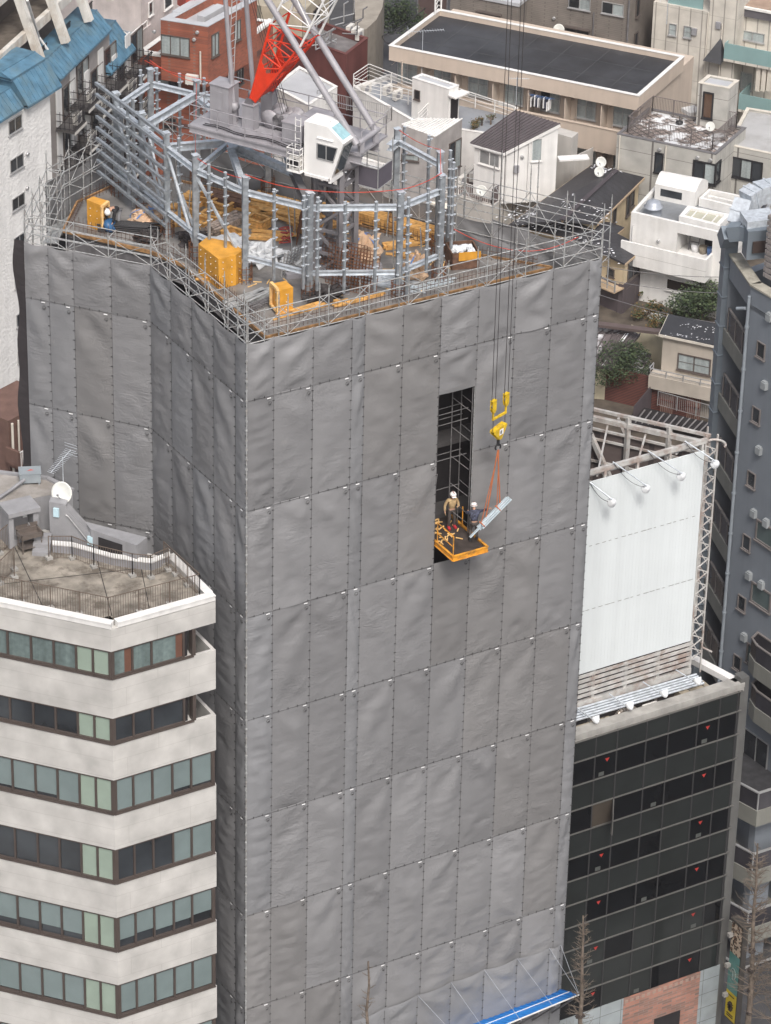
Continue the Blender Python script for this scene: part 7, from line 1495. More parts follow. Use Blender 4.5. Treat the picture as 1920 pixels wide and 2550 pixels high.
ff = Face(wp[0], wp[1]); fs_ = Face(wp[1], wp[2]); wpx(ff, 1195, 370, 1244, 420, mh, [mat('grey_glass', (.22, .22, .22), .15)]*2, fr=white, nd=2); 
wpx(fs_, 1325, 345, 1348, 400, mh, curt, fr=white, nd=1); m = MB(); fs_.box(m, 3.6, 8.0, 5.6, 8.1, 0, .7); m.build('door_hood', white, mh)
Tp = [pl(1110, 480, 5.0), pl(1225, 515, 5.0), pl(1385, 412, 5.0), pl(1420, 330, 5.0), pl(1290, 300, 5)]
tb = block('terrace_house', 'pale concrete house carrying the railed roof terrace', Tp, 5.0, cwall, mat('terrace_brown', (.14, .11, .10), .8), .1)
T_ = [V((*pl(u, v, 5.0), 5.0)) for u, v in ((1100, 474), (1225, 511), (1382, 411))]; t = thing('terrace_rail', 'dark brown terrace railing below the metal-roofed house', 'railing', tuple(T_[0])); fence_on(T_[1:], 1.15, .12, .014, t, dkw, 'balusters'); fence_on(T_[:2], 1.0, .16, .014, t, white, 'white_balusters'); m = MB(); m.para(T_[1]+V((0, 0, .1)), T_[2]-T_[1], V((.02, .03, 0)), V((0, 0, .95))); m.build('mesh_panel', mat('smoked_panel', (.12, .095, .09), .4), t)
ct = [pl(1395, 300, 9.6), pl(1436, 330, 9.6), pl(1470, 300, 9.6), pl(1345, 285, 9.6)]
m = MB(); f = Face(pl(1372, 318, 9), pl(1416, 325, 9)); wl = [pl(1378, 330, 8.6), pl(1424, 343, 8.6), pl(1440, 330, 8.6), pl(1395, 318, 8.6)]; m.prism(wl if parea(wl) > 0 else wl[::-1], GZ, 8.6); m.build('end_wall', cwall, mh)
m = MB(); wl = [pl(1424, 343, 8.0), pl(1470, 372, 6.5), pl(1478, 366, 6.5), pl(1436, 335, 8.0)]; m.prism(wl if parea(wl) > 0 else wl[::-1], GZ, 6.5); m.build('side_wall', cwall, mh)
for k, (u, v) in enumerate(((1150, 462), (1180, 450), (1205, 462))): ac_unit(tuple(at(u, v, z=5.0)), .5, ('left cooling unit on the pale terrace corner', 'rear cooling unit on the pale terrace corner', 'right cooling unit on the pale terrace corner')[k])
dish(tuple(at(1199, 492, z=5.6)), (-.7, -.6, .3), .38, 'white dish on the terrace corner above the scaffold tubes', .5); dish(tuple(at(1243, 465, z=5.6)), (-.7, -.6, .3), .36, 'white dish on the dark terrace railing below the metal roof', .5)
m = MB(); a, b = at(1070, 500, z=4.2), at(1220, 545, z=3.0); rr = [at(1065, 500, z=4.4), at(1225, 520, z=4.0), at(1200, 560, z=3.2), at(1080, 535, z=3.4)]; m.add(rr+[p-V((0, 0, .3)) for p in rr], [(0, 1, 2, 3), (7, 6, 5, 4)]+[(i, 4+i, 4+(i+1) % 4, (i+1) % 4) for i in range(4)]); tag(m.build('canopy_roof', cream, None, tuple(rr[0])), 'cream sloping canopy roof just behind the rear scaffold', 'roof')
# ---------------- grey box with ribbed white roof
gx = [at(1000, 312, z=9.2), at(1084, 342, z=8.6), at(1151, 297, z=8.9), at(1045, 296, z=9.3)]; gr = thing('grey_box_house', 'grey rendered box house with ribbed white roof beside the crane', 'house', (gx[0].x, gx[0].y, GZ)); m = MB(); m.add([V((p.x, p.y, GZ)) for p in gx]+gx, [(i, (i+1) % 4, 4+(i+1) % 4, 4+i) for i in range(4)]+[(4, 5, 6, 7)]); m.build('wall', mat('warm_grey_render', (.33, .31, .30), .8, streak=.1), gr)
m = MB()
for i in range(12): t_ = i/11; m.bar(gx[0].lerp(gx[1], t_)+V((0, 0, .06)), gx[3].lerp(gx[2], t_)+V((0, 0, .06)), .08, .07)
m.add([p+V((0, 0, .03)) for p in gx], [(0, 1, 2, 3)]); m.build('ribbed_roof', white, gr); ff = Face(gx[1], gx[2]); f0 = Face(gx[0], gx[1])
wpx(ff, 1118, 358, 1146, 412, gr, [glassd, curt], nd=2); wpx(f0, 1000, 382, 1043, 402, gr, curt, nd=1); wpx(f0, 920, 492, 950, 500, gr, glassd, nd=1)
m = MB(); a = V((*pl(870, 470, 1), 1)); wl = [pl(960, 300, 6.3), pl(1010, 318, 6.3), pl(1100, 470, 4), pl(980, 420, 4)]
# ---------------- flat-roofed terrace building behind the crane cab
dk_ = mat('grey_roof_paint', (.25, .27, .30), .4, nscale=.6, var=.1, dirt=(.33, .34, .36), dirtamt=.5)
t1p = [pl(880, 215, 7), pl(1035, 305, 7), pl(1260, 340, 7), pl(1290, 268, 7), pl(1150, 215, 7), pl(970, 185, 7)]; th_ = block('terrace_building', 'low white building with grey painted roof deck and white rails behind the cab', t1p, 7, white, dk_, .35)
hq = para4(pl(1027, 193, 9.6), pl(1118, 222, 9.6), pl(1142, 212, 9.6)); block('', '', hq, 9.6, white, rroof, .08, zb=6.6, wallname='stair_hut', parent=th_); hf = Face(hq[0], hq[1]); wpx(hf, 1033, 222, 1046, 250, th_, dark, nd=1); hs_ = Face(hq[1], hq[2]); win(hs_, .1, 6.8, 1.0, 8.9, th_, dark, fr=white, nd=1); m = MB(); hs_.box(m, -.1, 9.1, 1.3, 9.2, 0, .7); m.build('door_hood', white, th_)
rl = [V((*pl(u, v, 7.0), 7.0)) for u, v in ((880, 222), (918, 196), (1030, 240))]; t = thing('roof_rail', 'white three-bar roof rail round the cooling units behind the crane cab', 'railing', tuple(rl[0])); fence_on(rl, 1.1, 1, .018, t, white, 'rails', bars=False, mid=(.3, .6, .85), posts=1.8)
rl = [V((*pl(u, v, 7.0), 7.0)) for u, v in ((880, 232), (1085, 275), (1040, 320))]; t = thing('roof_rail', 'white three-bar roof rail in front of the white stair hut', 'railing', tuple(rl[0])); fence_on(rl, 1.1, 1, .018, t, white, 'rails', bars=False, mid=(.3, .6, .85), posts=1.8)
rl = [V((*pl(u, v, 7.0), 7.0)) for u, v in ((1135, 252), (1280, 300))]; t = thing('roof_rail', 'white roof rail between the stair hut and the metal roof', 'railing', tuple(rl[0])); fence_on(rl, 1.0, 1, .018, t, white, 'rails', bars=False, mid=(.3, .6, .85), posts=1.8)
rl = [V((*pl(u, v, 7.2), 7.2)) for u, v in ((790, 258), (975, 300), (955, 318))]; t = thing('roof_rail', 'grey vertical-bar railing right behind the crane cab', 'railing', tuple(rl[0])); fence_on(rl, 1.0, .14, .014, t, alum, 'balusters')
for k, (u, v) in enumerate(((912, 232), (965, 235), (990, 248))): ac_unit(tuple(at(u, v, z=6.7)), .4, ('left white cooling unit inside the three-bar roof rail', 'middle white cooling unit inside the three-bar roof rail', 'right white cooling unit inside the three-bar roof rail')[k])
for k, (u, v) in enumerate(((1178, 322), (1188, 318), (1200, 312), (1222, 310), (1180, 332))): plant('potted_plant', ('small potted plant at the left of the roof pots', 'second potted plant in a dark pot on the grey roof', 'potted plant in a pink pot on the grey roof', 'yellow-leaved bush on the grey roof deck', 'seedling tray in front of the roof pots')[k], 'plant', at(u, v, z=6.7), .35, .35, .4, 160, .09, (0, 2), 'potted plants on the grey roof', .25, k)
t = block('pale_low_house', 'pale house with a grey lean-to roof right of the red crane foot', [pl(680, 215, 8), pl(768, 262, 8), pl(840, 215, 8), pl(745, 165, 8)], 8, white, rroof, .15); f = Face(pl(768, 262, 8), pl(790, 240, 8)); fz1 = Face(pl(680, 215, 8), pl(768, 262, 8)); win(Face(pl(768, 262, 8), pl(840, 215, 8)), 1, 5.6, 1.6, 6.6, t, glassd, nd=1); win(Face(pl(768, 262, 8), pl(840, 215, 8)), 3, 5.8, 3.6, 6.8, t, glassd, nd=1)
t = block('white_rear_house', 'white flat house half hidden behind the steel frame under the crane', [pl(600, 395, 3), pl(930, 470, 3), pl(1000, 420, 3), pl(700, 330, 3)], 3, white, rroof, .3)
for k, (s_, w_) in enumerate(((3, 1.3), (7, 1.3), (11, 1.3))): win(Face(pl(600, 395, 3), pl(930, 470, 3)), s_, .3, s_+w_, 1.9, t, glassd, nd=2)
t = block('low_concrete_house', 'low concrete house with small square window behind the mast', [pl(900, 500, 0), pl(1120, 560, 0), pl(1230, 470, 0), pl(990, 420, 0)], 0, cwall, conc, .2)
fence_on([V((*pl(980, 435, 2.5), 2.5)), V((*pl(1090, 470, 2.5), 2.5))], 1, .4, .02, t, alum, 'roof_rail', bars=False, mid=(.3, .6))

# drain pipes, vents and meters on the plain walls
def trims(fc, par, items, mt=None):
    for kind, u, v, z0 in items:
        s, z = fc.hit(u, v); m = MB()
        if kind == 'p': m.tube(fc.P(s, z0, .08), fc.P(s, z, .08), .05, 6); m.build('drain_pipe', mt or alum, par)
        elif kind == 'v': m.lathe(fc.P(s, z, 0), [(.12, 0), (.12, .12), (.09, .14), (0, .1)], 10, fc.n); m.build('wall_vent', alum, par)
        else: fc.box(m, s-.18, z-.25, s+.18, z+.25, 0, .16); m.build('meter_box', vb_ if False else grey, par)
trims(gf, gh, [('p', 1545, 336, GZ), ('v', 1643, 372, 0), ('v', 1738, 392, 0), ('v', 1770, 398, 0), ('p', 1660, 362, GZ)], cream)
trims(wf1, wh, [('p', 1578, 560, GZ), ('v', 1640, 600, 0)], white)
trims(fs_, mh, [('p', 1262, 388, 4.9), ('p', 1318, 352, 4.9), ('v', 1300, 390, 0), ('m', 1285, 420, 0)], white)
trims(ff, gr, [], grey)
trims(fa, la, [('p', 1003, 150, GZ)], bei)
trims(uf, rh, [('v', 385, 78, 0), ('v', 492, 80, 0), ('v', 484, 98, 0)], alum)
trims(fw_, cs, [('p', 1800, 60, GZ), ('m', 1790, 62, 0), ('m', 1730, 78, 0), ('p', 1765, 30, GZ)], cream)
trims(fg, gt, [('p', 1310, 40, GZ), ('p', 1480, 30, GZ), ('v', 1380, 45, 0)], dsteel)
trims(f1, sb_, [('v', 67, 383, 0), ('v', 66, 468, 0)], grey)
for k, (a, b, lb) in enumerate((((1395, 640), (1790, 690), 'upper overhead cable crossing the small garden'), ((1395, 668), (1790, 730), 'middle overhead cable crossing the small garden'), ((1400, 700), (1790, 805), 'lower overhead cable crossing the small garden'), ((1640, 780), (1795, 800), 'short cable over the clipped evergreen'))):
    p, q = at(*a, z=5.0), at(*b, z=4.6); m = MB(); m.path([p.lerp(q, i/10)-V((0, 0, .35*4*(i/10)*(1-i/10))) for i in range(11)], .022, 4); tag(m.build('power_cable', dsteel, None, tuple(p)), lb, 'cable', 'overhead cables')
for k, (u, v, z, lb) in enumerate(((1285, 262, 10.4, 'thin aerial behind the metal-roofed house'), (1660, 60, 12, 'aerial on the cream siding building terrace'), (600, 25, 19, 'aerial at the back of the red brick roof'), (760, 60, 9.5, 'aerial above the beige boarded wall'))):
    yagi(tuple(at(u, v, z=z)), 2.0, (.8, -.5, 0), lb, 9, 1.3, .45)
# ================================================================ raised ground and gardens behind, houses at the right
m = MB(); pl1 = [(28.5, 14), (31, 11), (60, 20), (120, 60), (120, 120), (60, 90), (44, 60), (36, 40), (27, 24)]; m.prism(pl1, GZ-.2, .9)
tag(m.build('terrain', mat('garden_soil', (.085, .07, .055), .95, nscale=1.2, var=.4), None), None, None, kind='structure')
def hit_face(A, B, z): return Face(pl(*A, z), pl(*B, z))
# beige house
ZB = 6.0; B4_ = para4(pl(1652, 830, ZB), pl(1794, 860, ZB), pl(1812, 818, ZB)); bh = thing('beige_house', 'small beige house with dark flat roof, balcony rail and curtained window', 'house', (*B4_[1], .9)); bf = Face(B4_[0], B4_[1]); m = MB(); m.prism(B4_, -1, ZB-.15); m.build('wall', mat('sand_render', (.42, .375, .32), .8, streak=.06, nscale=.8), bh)
m = MB(); q = B4_ if parea(B4_) > 0 else B4_[::-1]; m.prism(inset(q, -.25), ZB-.15, ZB); m.build('roof_edge', cream, bh); m = MB(); m.prism(inset(q, -.2), ZB, ZB+.05); m.build('roof', tar, bh)
wpx(bf, 1689, 878, 1768, 936, bh, [curt, curt], fr=brownfr, nd=2, fw=.07, bars=1)
a = bf.hit(1640, 912); b = bf.hit(1790, 948); z_ = bf.hit(1700, 930)[1]; m = MB(); bf.box(m, a[0]-.3, z_-1.0, b[0]+.3, z_-.1, 0, .9); bb2 = m.build('balcony', MATS['sand_render'], bh); fence_on([bf.P(a[0]-.3, z_-.1, .1), bf.P(a[0]-.3, z_-.1, .85), bf.P(b[0]+.2, z_-.1, .85)], .45, 1, .02, bh, alum, 'balcony_rail', bars=False, mid=(.2,))
snowpatch([((1660, 830, ZB+.1), (1790, 850, ZB+.1), .15), ((1700, 812, ZB+.1), (1790, 822, ZB+.1), .2)], 'thin snow along the edge of the small dark flat roof', 26, 8, s=.09)
m = MB(); a = V((*pl(1574, 812, 4.2), 0)); b = V((*pl(1660, 845, 4.2), 0)); m.para(V((a.x, a.y, -1)), b-a, V((.08, .2, 0)), V((0, 0, 5.2))); tag(m.build('garden_wall', mat('yellowish_wall', (.50, .45, .33), .8, streak=.12), None, (a.x, a.y, -1)), 'yellowish rendered wall left of the small beige house', 'wall')
m = MB(); a = at(1390, 795, z=4.9); b = at(1655, 828, z=4.9); m.bar(a, b, .5, .18); tag(m.build('wall_coping', mat('brown_coping', (.10, .075, .07), .6), None, tuple(a)), 'brown coping strip behind the snowy seamed roofs', 'coping')
# brown seamed roofs with snow
snr = mat('snowy_brown_roof', (.12, .10, .10), .5, .1, nscale=1.0, var=.15, dirt=(.70, .71, .73), dirtamt=.95); brr = mat('brown_seam_roof', (.105, .09, .09), .45, .1, nscale=1, var=.15)
t = thing('seamed_roof_house', 'brown seamed roof house half covered in snow at the right of the wrapped tower', 'house', tuple(at(1480, 900, z=.9)))
for fc, mt_, k in (([(1380, 802, 4.6), (1567, 816, 4.6), (1592, 833, 4.2), (1527, 832, 4.2), (1380, 828, 4.2)], snr, 0), ([(1527, 832, 4.4), (1594, 832, 4.2), (1522, 918, 3.4), (1480, 908, 3.4)], brr, 1), ([(1380, 829, 4.3), (1526, 833, 4.4), (1479, 908, 3.4), (1380, 900, 3.4)], snr, 0)):
    Q = [at(u, v, z=z) for u, v, z in fc]; n_ = len(Q); m = MB(); m.add(Q+[p-V((0, 0, .15)) for p in Q], [tuple(range(n_)), tuple(range(2*n_-1, n_-1, -1))]+[(i, n_+i, n_+(i+1) % n_, (i+1) % n_) for i in range(n_)]); r = m.build('roof', mt_, t); m = MB()
    A_, B_, C_, D_ = Q[0], Q[1], Q[-2], Q[-1]
    for i in range(9): k_ = i/8; m.bar(A_.lerp(B_, k_)+V((0, 0, .04)), D_.lerp(C_, k_)+V((0, 0, .04)), .06, .08)
    m.build('standing_seam', brr, r)
    if k:
        m = MB(); 
        a, b = A_.lerp(B_, .45), D_.lerp(C_, .45); w = (B_-A_)*.13; m.add([a+V((0, 0, .06)), a+w+V((0, 0, .06)), b+w+V((0, 0, .06)), b+V((0, 0, .06))], [(0, 1, 2, 3)]); m.build('snow_strip', snow, r)
m = MB(); wl = [at(1582, 838, z=4.0), at(1520, 910, z=3.3), at(1400, 900, z=3.3), at(1400, 830, z=4)]; m.prism([(p.x, p.y) for p in wl] if parea([(p.x, p.y) for p in wl]) > 0 else [(p.x, p.y) for p in wl][::-1], .5, 3.2); m.build('wall', MATS['yellowish_wall'], t)
t = thing('carport', 'snow-covered corrugated lean-to roof beside the brown slatted fence', 'lean-to', tuple(at(1575, 900, z=.9))); Q = [at(u, v, z=z) for u, v, z in ((1576, 866, 3.3), (1622, 884, 3.3), (1590, 930, 2.9), (1528, 914, 2.9))]; m = MB(); m.add(Q+[p-V((0, 0, .1)) for p in Q], [(0, 1, 2, 3), (7, 6, 5, 4)]+[(i, 4+i, 4+(i+1) % 4, (i+1) % 4) for i in range(4)]); m.build('roof', snr, t); m = MB()
for i in range(7): k_ = i/6; m.bar(Q[0].lerp(Q[3], k_)+V((0, 0, .04)), Q[1].lerp(Q[2], k_)+V((0, 0, .04)), .06, .06)
m.build('batten', brr, t); m = MB(); m.para(V((Q[2].x, Q[2].y, .8)), V((Q[1].x-Q[2].x, Q[1].y-Q[2].y, 0)), V((.05, .05, 0)), V((0, 0, 2.0))); m.build('side_wall', mat('pale_side_wall', (.42, .42, .38), .8), t)
# slatted fence and dark screens
rfn = brick_mat('red_brown_slats', (.16, .055, .04), (.135, .045, .035), (.05, .02, .015), 1, 30, .11, .03, offset=0); rwood = mat('red_brown_wood', (.16, .06, .045), .7, nscale=3, var=.25)
t = thing('slatted_fence', 'dark red-brown slatted timber fence with lattice panels', 'fence', tuple(at(1640, 980, z=.9))); ffn = Face(pl(1480, 906, 3.2), pl(1745, 966, 3.2)); m = MB(); ffn.box(m, -2, -.5, ffn.L, 3.2, -.1, 0); m.build('slat_panel', rfn, t)
for u0, u1 in ((1646, 1678), (1713, 1746)):
    s0, s1 = ffn.hit(u0, 970)[0], ffn.hit(u1, 980)[0]; m = MB(); q = s0
    while q < s1: ffn.box(m, q, 0.6, q+.05, 3.0, .02, .06); q += .12
    for z_ in (.6, 1.8, 3.0): ffn.box(m, s0, z_, s1, z_+.07, .02, .09)
    m.build('lattice_panel', rwood, t); m = MB(); ffn.box(m, s0, .6, s1, 3.0, .002, .012); m.build('lattice_backing', mat('pale_backing', (.30, .24, .2), .8), t)
a = V((*pl(1578, 1015, 2.6), 0)); b = V((*pl(1636, 945, 2.6), 0)); m = MB(); m.para(V((a.x, a.y, -1)), b-a, V((.12, .05, 0)), V((0, 0, 3.7))); tag(m.build('screen_wall', dkw, None, (a.x, a.y, -1)), 'dark screen wall running back to the slatted fence', 'wall')
t = thing('pergola', 'row of parallel metal roof bars behind the billboard frame', 'pergola', tuple(at(1660, 1050, z=1)))
for k in range(13): 
    m = MB(); u0 = 1566+k*16; p, q = at(u0, 1050+k*2.3, z=2.0), at(u0+24, 1018+k*3.0, z=2.0); m.bar(p, q, .07); m.build('bar', mat('bar_grey', (.20, .19, .19), .5), t)
m = MB(); m.add([at(1555, 1052, z=1.7), at(1772, 1085, z=1.7), at(1800, 1060, z=1.7), at(1592, 1012, z=1.7)], [(0, 1, 2, 3)]); m.build('dark_roof', dark, t)
fence_on([V((*pl(1637, 1010, 1.5), 1.5)), V((*pl(1780, 1050, 1.5), 1.5))], 1.0, .13, .014, t, alum, 'railing')
m = MB(); p = at(1561, 1130, z=GZ); q = at(1561, 870, y=p.y); m.tube(p, V((p.x, p.y, q.z)), .05, 6); tag(m.build('rusty_mast', rust, None, tuple(p)), 'thin rusty mast standing in front of the round tree', 'pole')
plant('round_tree', 'round-crowned dark green tree beside the slatted fence', 'tree', at(1530, 985, z=.9), 2.3, 1.9, 1.3, 7000, .13, (1, 0), None, 1.2, 21)
# garden
gl_ = [('fern clump against the dark walled house', 1612, 735, .5, (0, 2)), ('reddish shrub below the big white balcony', 1640, 725, .6, (2, 0)), ('potted shrub beside the white bay window', 1672, 740, .5, (0, 1)), ('feathery shrub at the left edge of the garden', 1605, 780, .8, (0, 2)), ('dark shrub in the centre of the garden', 1640, 775, .7, (1, 2)), ('bright green spiky plant in the garden', 1685, 785, .45, (0,)), ('brown-leaved shrub at the front of the garden', 1650, 800, .7, (2, 1)), ('clipped low bush beside the stepping stones', 1662, 805, .5, (0, 1)), ('yellowish shrub at the front corner of the garden', 1632, 812, .5, (2, 0)), ('small evergreen behind the beige house roof', 1722, 790, .8, (1, 0)), ('leafy shrub near the blue-grey tower duct', 1775, 775, .9, (0, 1))]
for k, (lb, u, v, r_, mt_) in enumerate(gl_): plant('garden_shrub', lb, 'shrub', at(u, v+14, z=.9), r_*1.3, r_*1.1, r_*.9, int(700*r_), .12, mt_, 'shrubs in the small garden', .1, 40+k)
plant('hedge_tree', 'broad dark green evergreen spreading along the white house wall', 'tree', at(1745, 805, z=.9), 2.6, 1.3, 1.2, 5200, .15, (0, 1), None, .9, 77)
m = MB()
for k in range(9): p = at(1660+rnd.uniform(-30, 40), 790+rnd.uniform(-10, 15), z=.93); m.prism([(p.x+.25*math.cos(a), p.y+.2*math.sin(a)) for a in [i*PI/3 for i in range(6)]], .85, .97)
tag(m.build('stepping_stones', conc, None, tuple(at(1660, 795, z=.9))), 'pale stepping stones in the small garden', 'stones')
m = MB(); a, b = at(1600, 778, z=1.2), at(1690, 800, z=1.2); m.para(V((a.x, a.y, .8)), V((b.x-a.x, b.y-a.y, 0)), V((.05, .2, 0)), V((0, 0, .5))); tag(m.build('garden_edging', white, None, tuple(a)), 'low white garden edging wall', 'wall')
# ================================================================ blue-grey tower, right edge
ZT = 29.5; T0, T1, T2 = pl(1819, 638, ZT), pl(1870, 712, ZT), pl(1921, 742, ZT); dT = (V(T2)-V(T1)).normalized(); T3 = (T1[0]+dT.x*9, T1[1]+dT.y*9)
tw = thing('curved_tower', 'blue-grey high-rise with curved parapet and stacked balconies at the right edge', 'building', (T1[0]+5, T1[1], GZ)); FA, FB = Face(T0, T1), Face(T1, T3); FR = FA.shift(-1.3)
bgw = mat('blue_grey_cladding', (.19, .212, .24), .5, nscale=.35, var=.1, streak=.05); bdk = mat('blue_grey_recess', (.12, .128, .155), .6, nscale=.5, var=.1); bband = mat('olive_grey_band', (.20, .20, .18), .65, nscale=1, var=.08, streak=.08); smk = mat('smoked_glass', (.045, .043, .05), .12, nscale=.8, var=.3, spec=.6)
m = MB(); R0, R1 = FR.P(0, 0), FR.P(FR.L, 0); m.prism([R0[:2], R1[:2], T1, T3, (T3[0]+14, T3[1]), (T0[0]+14, T0[1]+2), T0], GZ, ZT-1.0); m.build('wall', bgw, tw)
zA = lambda v, u=1816: FA.hit(u, v)[1]
m = MB(); FA.box(m, 0, zA(693), FA.L, ZT, -.25, 0); m.build('top_band', bgw, tw); m = MB(); FB.box(m, 0, ZT-1.2, FB.L, ZT, -.25, .0); m.build('parapet_wall', bgw, tw)
m = MB(); FA.box(m, -.1, ZT, FA.L, ZT+.1, -.55, .06); FB.box(m, 0, ZT+.002, FB.L, ZT+.1, -.55, .06)
k = 0
cop = m.build('coping', mat('stained_coping', (.33, .31, .26), .8, nscale=1.5, var=.3, dirt=(.12, .11, .09), dirtamt=.6), tw)
m = MB(); FR.box(m, -.0, GZ, FR.L, zA(693), -.1, .02); m.build('recess_wall', bdk, tw)
per = zA(778, 1822)-zA(939, 1809); zr0 = zA(778, 1822); zb0, zb1 = zA(824, 1809), zA(862, 1805)
for k in range(9):
    dz = per*k; m = MB(); FA.box(m, -.1, zb1-dz, FA.L-.05, zb0-dz, -.15, .05); FA.box(m, 0, zb1-dz, FA.L, zb1-dz+.15, -1.3, -.15); b_ = m.build('balcony', bband, tw)
    m = MB(); FA.box(m, .35, zb0-dz, FA.L-.1, zr0-dz-.05, -.06, -.02); m.build('glass_panel', smk, b_); m = MB(); FA.box(m, .3, zr0-dz-.08, FA.L-.05, zr0-dz, -.09, .02)
    for q in (.3, FA.L*.45, FA.L*.8): FA.box(m, q, zb0-dz, q+.06, zr0-dz, -.09, .02)
    m.build('rail', mat('taupe_metal', (.17, .155, .15), .5), b_)
    m = MB(); FR.box(m, FR.L*.6, zb0-dz-.2, FR.L*.98, zb0-dz+2.0, .025, .05); m.build('balcony_door', bgw, tw); m = MB(); FR.box(m, FR.L*.6, zb0-dz+.7, FR.L*.6+.05, zb0-dz+1.1, .05, .09); m.build('door_handle', black, tw)
m = MB(); m.tube(FB.P(.05, GZ, .1), FB.P(.05, ZT-.5, .1), .085, 8)
for k in range(12): m.tube(FB.P(.05, 2+2.3*k, .1), FB.P(.05, 2.1+2.3*k, .1), .115, 8)
m.tube(FB.P(-.6, ZT-1.4, .25), FB.P(-.1, ZT-1.2, .15), .09, 8); m.build('drain_pipe', mat('pale_pipe', (.24, .27, .30), .5), tw)
duc = mat('duct_grey_blue', (.20, .235, .27), .45, .3, nscale=1, var=.12)
m = MB(); FA.box(m, -.75, GZ, -.12, ZT+1.2, -.4, .25); d_o = m.build('riser_duct', duc, tw); m = MB(); z_ = 0
while z_ < ZT+1: FA.box(m, -.8, z_, -.07, z_+.06, -.44, .29); z_ += 1.6
m.build('duct_flange', duc, d_o)
for u, v in ((1896, 872), (1884, 1034), (1872, 1194), (1860, 1351), (1848, 1502), (1837, 1650)):
    s, z_ = FB.hit(u, v); win(FB, s-.3, z_-.42, s+.3, z_+.42, tw, glassd, fr=MATS['taupe_metal'], nd=1, sill=True)
for u, v in ((1908, 1333), (1896, 1488), (1884, 1640)): s, z_ = FB.hit(u, v); win(FB, s-.75, z_-.55, s+.75, z_+.6, tw, mat('green_glass', (.10, .13, .13), .15), fr=MATS['taupe_metal'], nd=1, fw=.09)
vb = mat('vent_box_grey', (.28, .30, .31), .5)
for u, v in ((1907, 960), (1919, 1000-210), (1893, 1122), (1880, 1279), (1868, 1434), (1856, 1587), (1911, 1303), (1899, 1457), (1886, 1610), (1874, 1759)):
    s, z_ = FB.hit(u, v); m = MB(); FB.box(m, s-.17, z_-.17, s+.17, z_+.2, 0, .2); FB.box(m, s-.14, z_+.2, s+.14, z_+.26, 0, .16); m.build('vent_hood', vb, tw)
for v in (1650, 1762):                                              # small rounded balconies on the long side
    s_, z_ = FB.hit(1900, v); P_ = [tuple(FB.P(s_+a, 0, b)[:2]) for a, b in ((-.6, 0), (-.3, .7), (.4, .95), (5, .95), (5, 0))]; P_ = P_ if parea(P_) > 0 else P_[::-1]
    m = MB(); m.prism(P_, z_-.3, z_+.6); b_ = m.build('balcony', bband, tw); m = MB(); m.ring(inset(P_, .05), z_+.6, z_+1.5, .04); m.build('glass_panel', smk, b_); m = MB(); m.ring(inset(P_, .02), z_+1.5, z_+1.57, .1); m.build('rail', MATS['taupe_metal'], b_)
s_, z_ = FB.hit(1862, 1850); win(FB, s_-1.2, z_-1.0, s_+1.6, z_+.8, tw, glassd, fr=alum, nd=3)
Cc, Cl, Cr = at(1882, 2060, z=3), at(1832, 2033, z=3), at(1990, 2025, z=3); P_ = [Cc[:2], Cr[:2], (Cr.x+1, Cr.y+7), (Cl.x+1.5, Cl.y+6), Cl[:2]]; P_ = [tuple(p) for p in P_]; P_ = P_ if parea(P_) > 0 else P_[::-1]; dmr = mat('dark_terrace_floor', (.035, .035, .038), .8, nscale=2, var=.5)
lv_ = [at(1882, v, y=Cc.y).z for v in (2060, 2206, 2345, 2478)]
m = MB(); m.prism(inset(P_, .9), GZ, lv_[0]+.5); m.build('street_wing', bgw, tw)
for k, z_ in enumerate(lv_):
    m = MB(); m.prism(P_, z_, z_+.95); b_ = m.build('balcony', bband, tw); m = MB(); m.ring(inset(P_, .06), z_+.95, z_+1.95, .04); m.build('glass_panel', smk, b_); m = MB(); m.ring(inset(P_, .03), z_+1.95, z_+2.02, .12)
    q = inset(P_, .08)
    for i in range(len(q)):
        a, b = V((*q[i], 0)), V((*q[(i+1) % len(q)], 0)); n_ = max(1, int((b-a).length/1.4))
        for j in range(n_): p = a.lerp(b, j/n_); m.bar((p.x, p.y, z_+.95), (p.x, p.y, z_+1.97), .06)
    m.build('rail', alum, b_)
    if k == 0: m = MB(); m.prism(inset(P_, .2), z_+.95, z_+1.0); m.build('terrace_floor', dmr, b_)
# rooftop ducts and louvre screen
t = thing('roof_ductwork', 'large galvanised duct bending over the roof edge of the blue-grey tower', 'duct', (*T0, ZT)); dsz = .9
D_ = [at(1808, 600, z=30.5), at(1818, 578, z=31.2), at(1850, 575, z=31.4), at(1895, 590, z=31.4)]
for a, b in zip(D_[:-1], D_[1:]): m = MB(); m.bar(a, b, .75, .75); m.build('duct_section', duc, t)
D_ = [at(1838, 560, z=31.2), at(1858, 500, z=32.2), at(1885, 482, z=32.4), at(1940, 470, z=32.4)]
for a, b in zip(D_[:-1], D_[1:]): m = MB(); m.bar(a, b, .9, .9); m.bar(a.lerp(b, .5)-(b-a).normalized()*.04, a.lerp(b, .5)+(b-a).normalized()*.04, 1.0, 1.0); m.build('duct_section', gsteel, t)
p = at(1860, 575, z=31.8); m = MB(); m.para(p, V((1.5, -.3, 0)), V((.4, 1.2, 0)), V((0, 0, .45))); m.build('duct_section', gsteel, t)
p = at(1858, 648, z=30.4); m = MB(); m.para(p, V((1.8, -.5, 0)), V((.3, .8, 0)), V((0, 0, 1.5))); m.build('fan_box', duc, t); m = MB(); m.para(p+V((.2, -.15, .4)), V((1.1, -.3, 0)), V((-.02, -.06, 0)), V((0, 0, .6))); m.build('fan_grille', mat('grille_brown', (.05, .035, .03), .7), t)
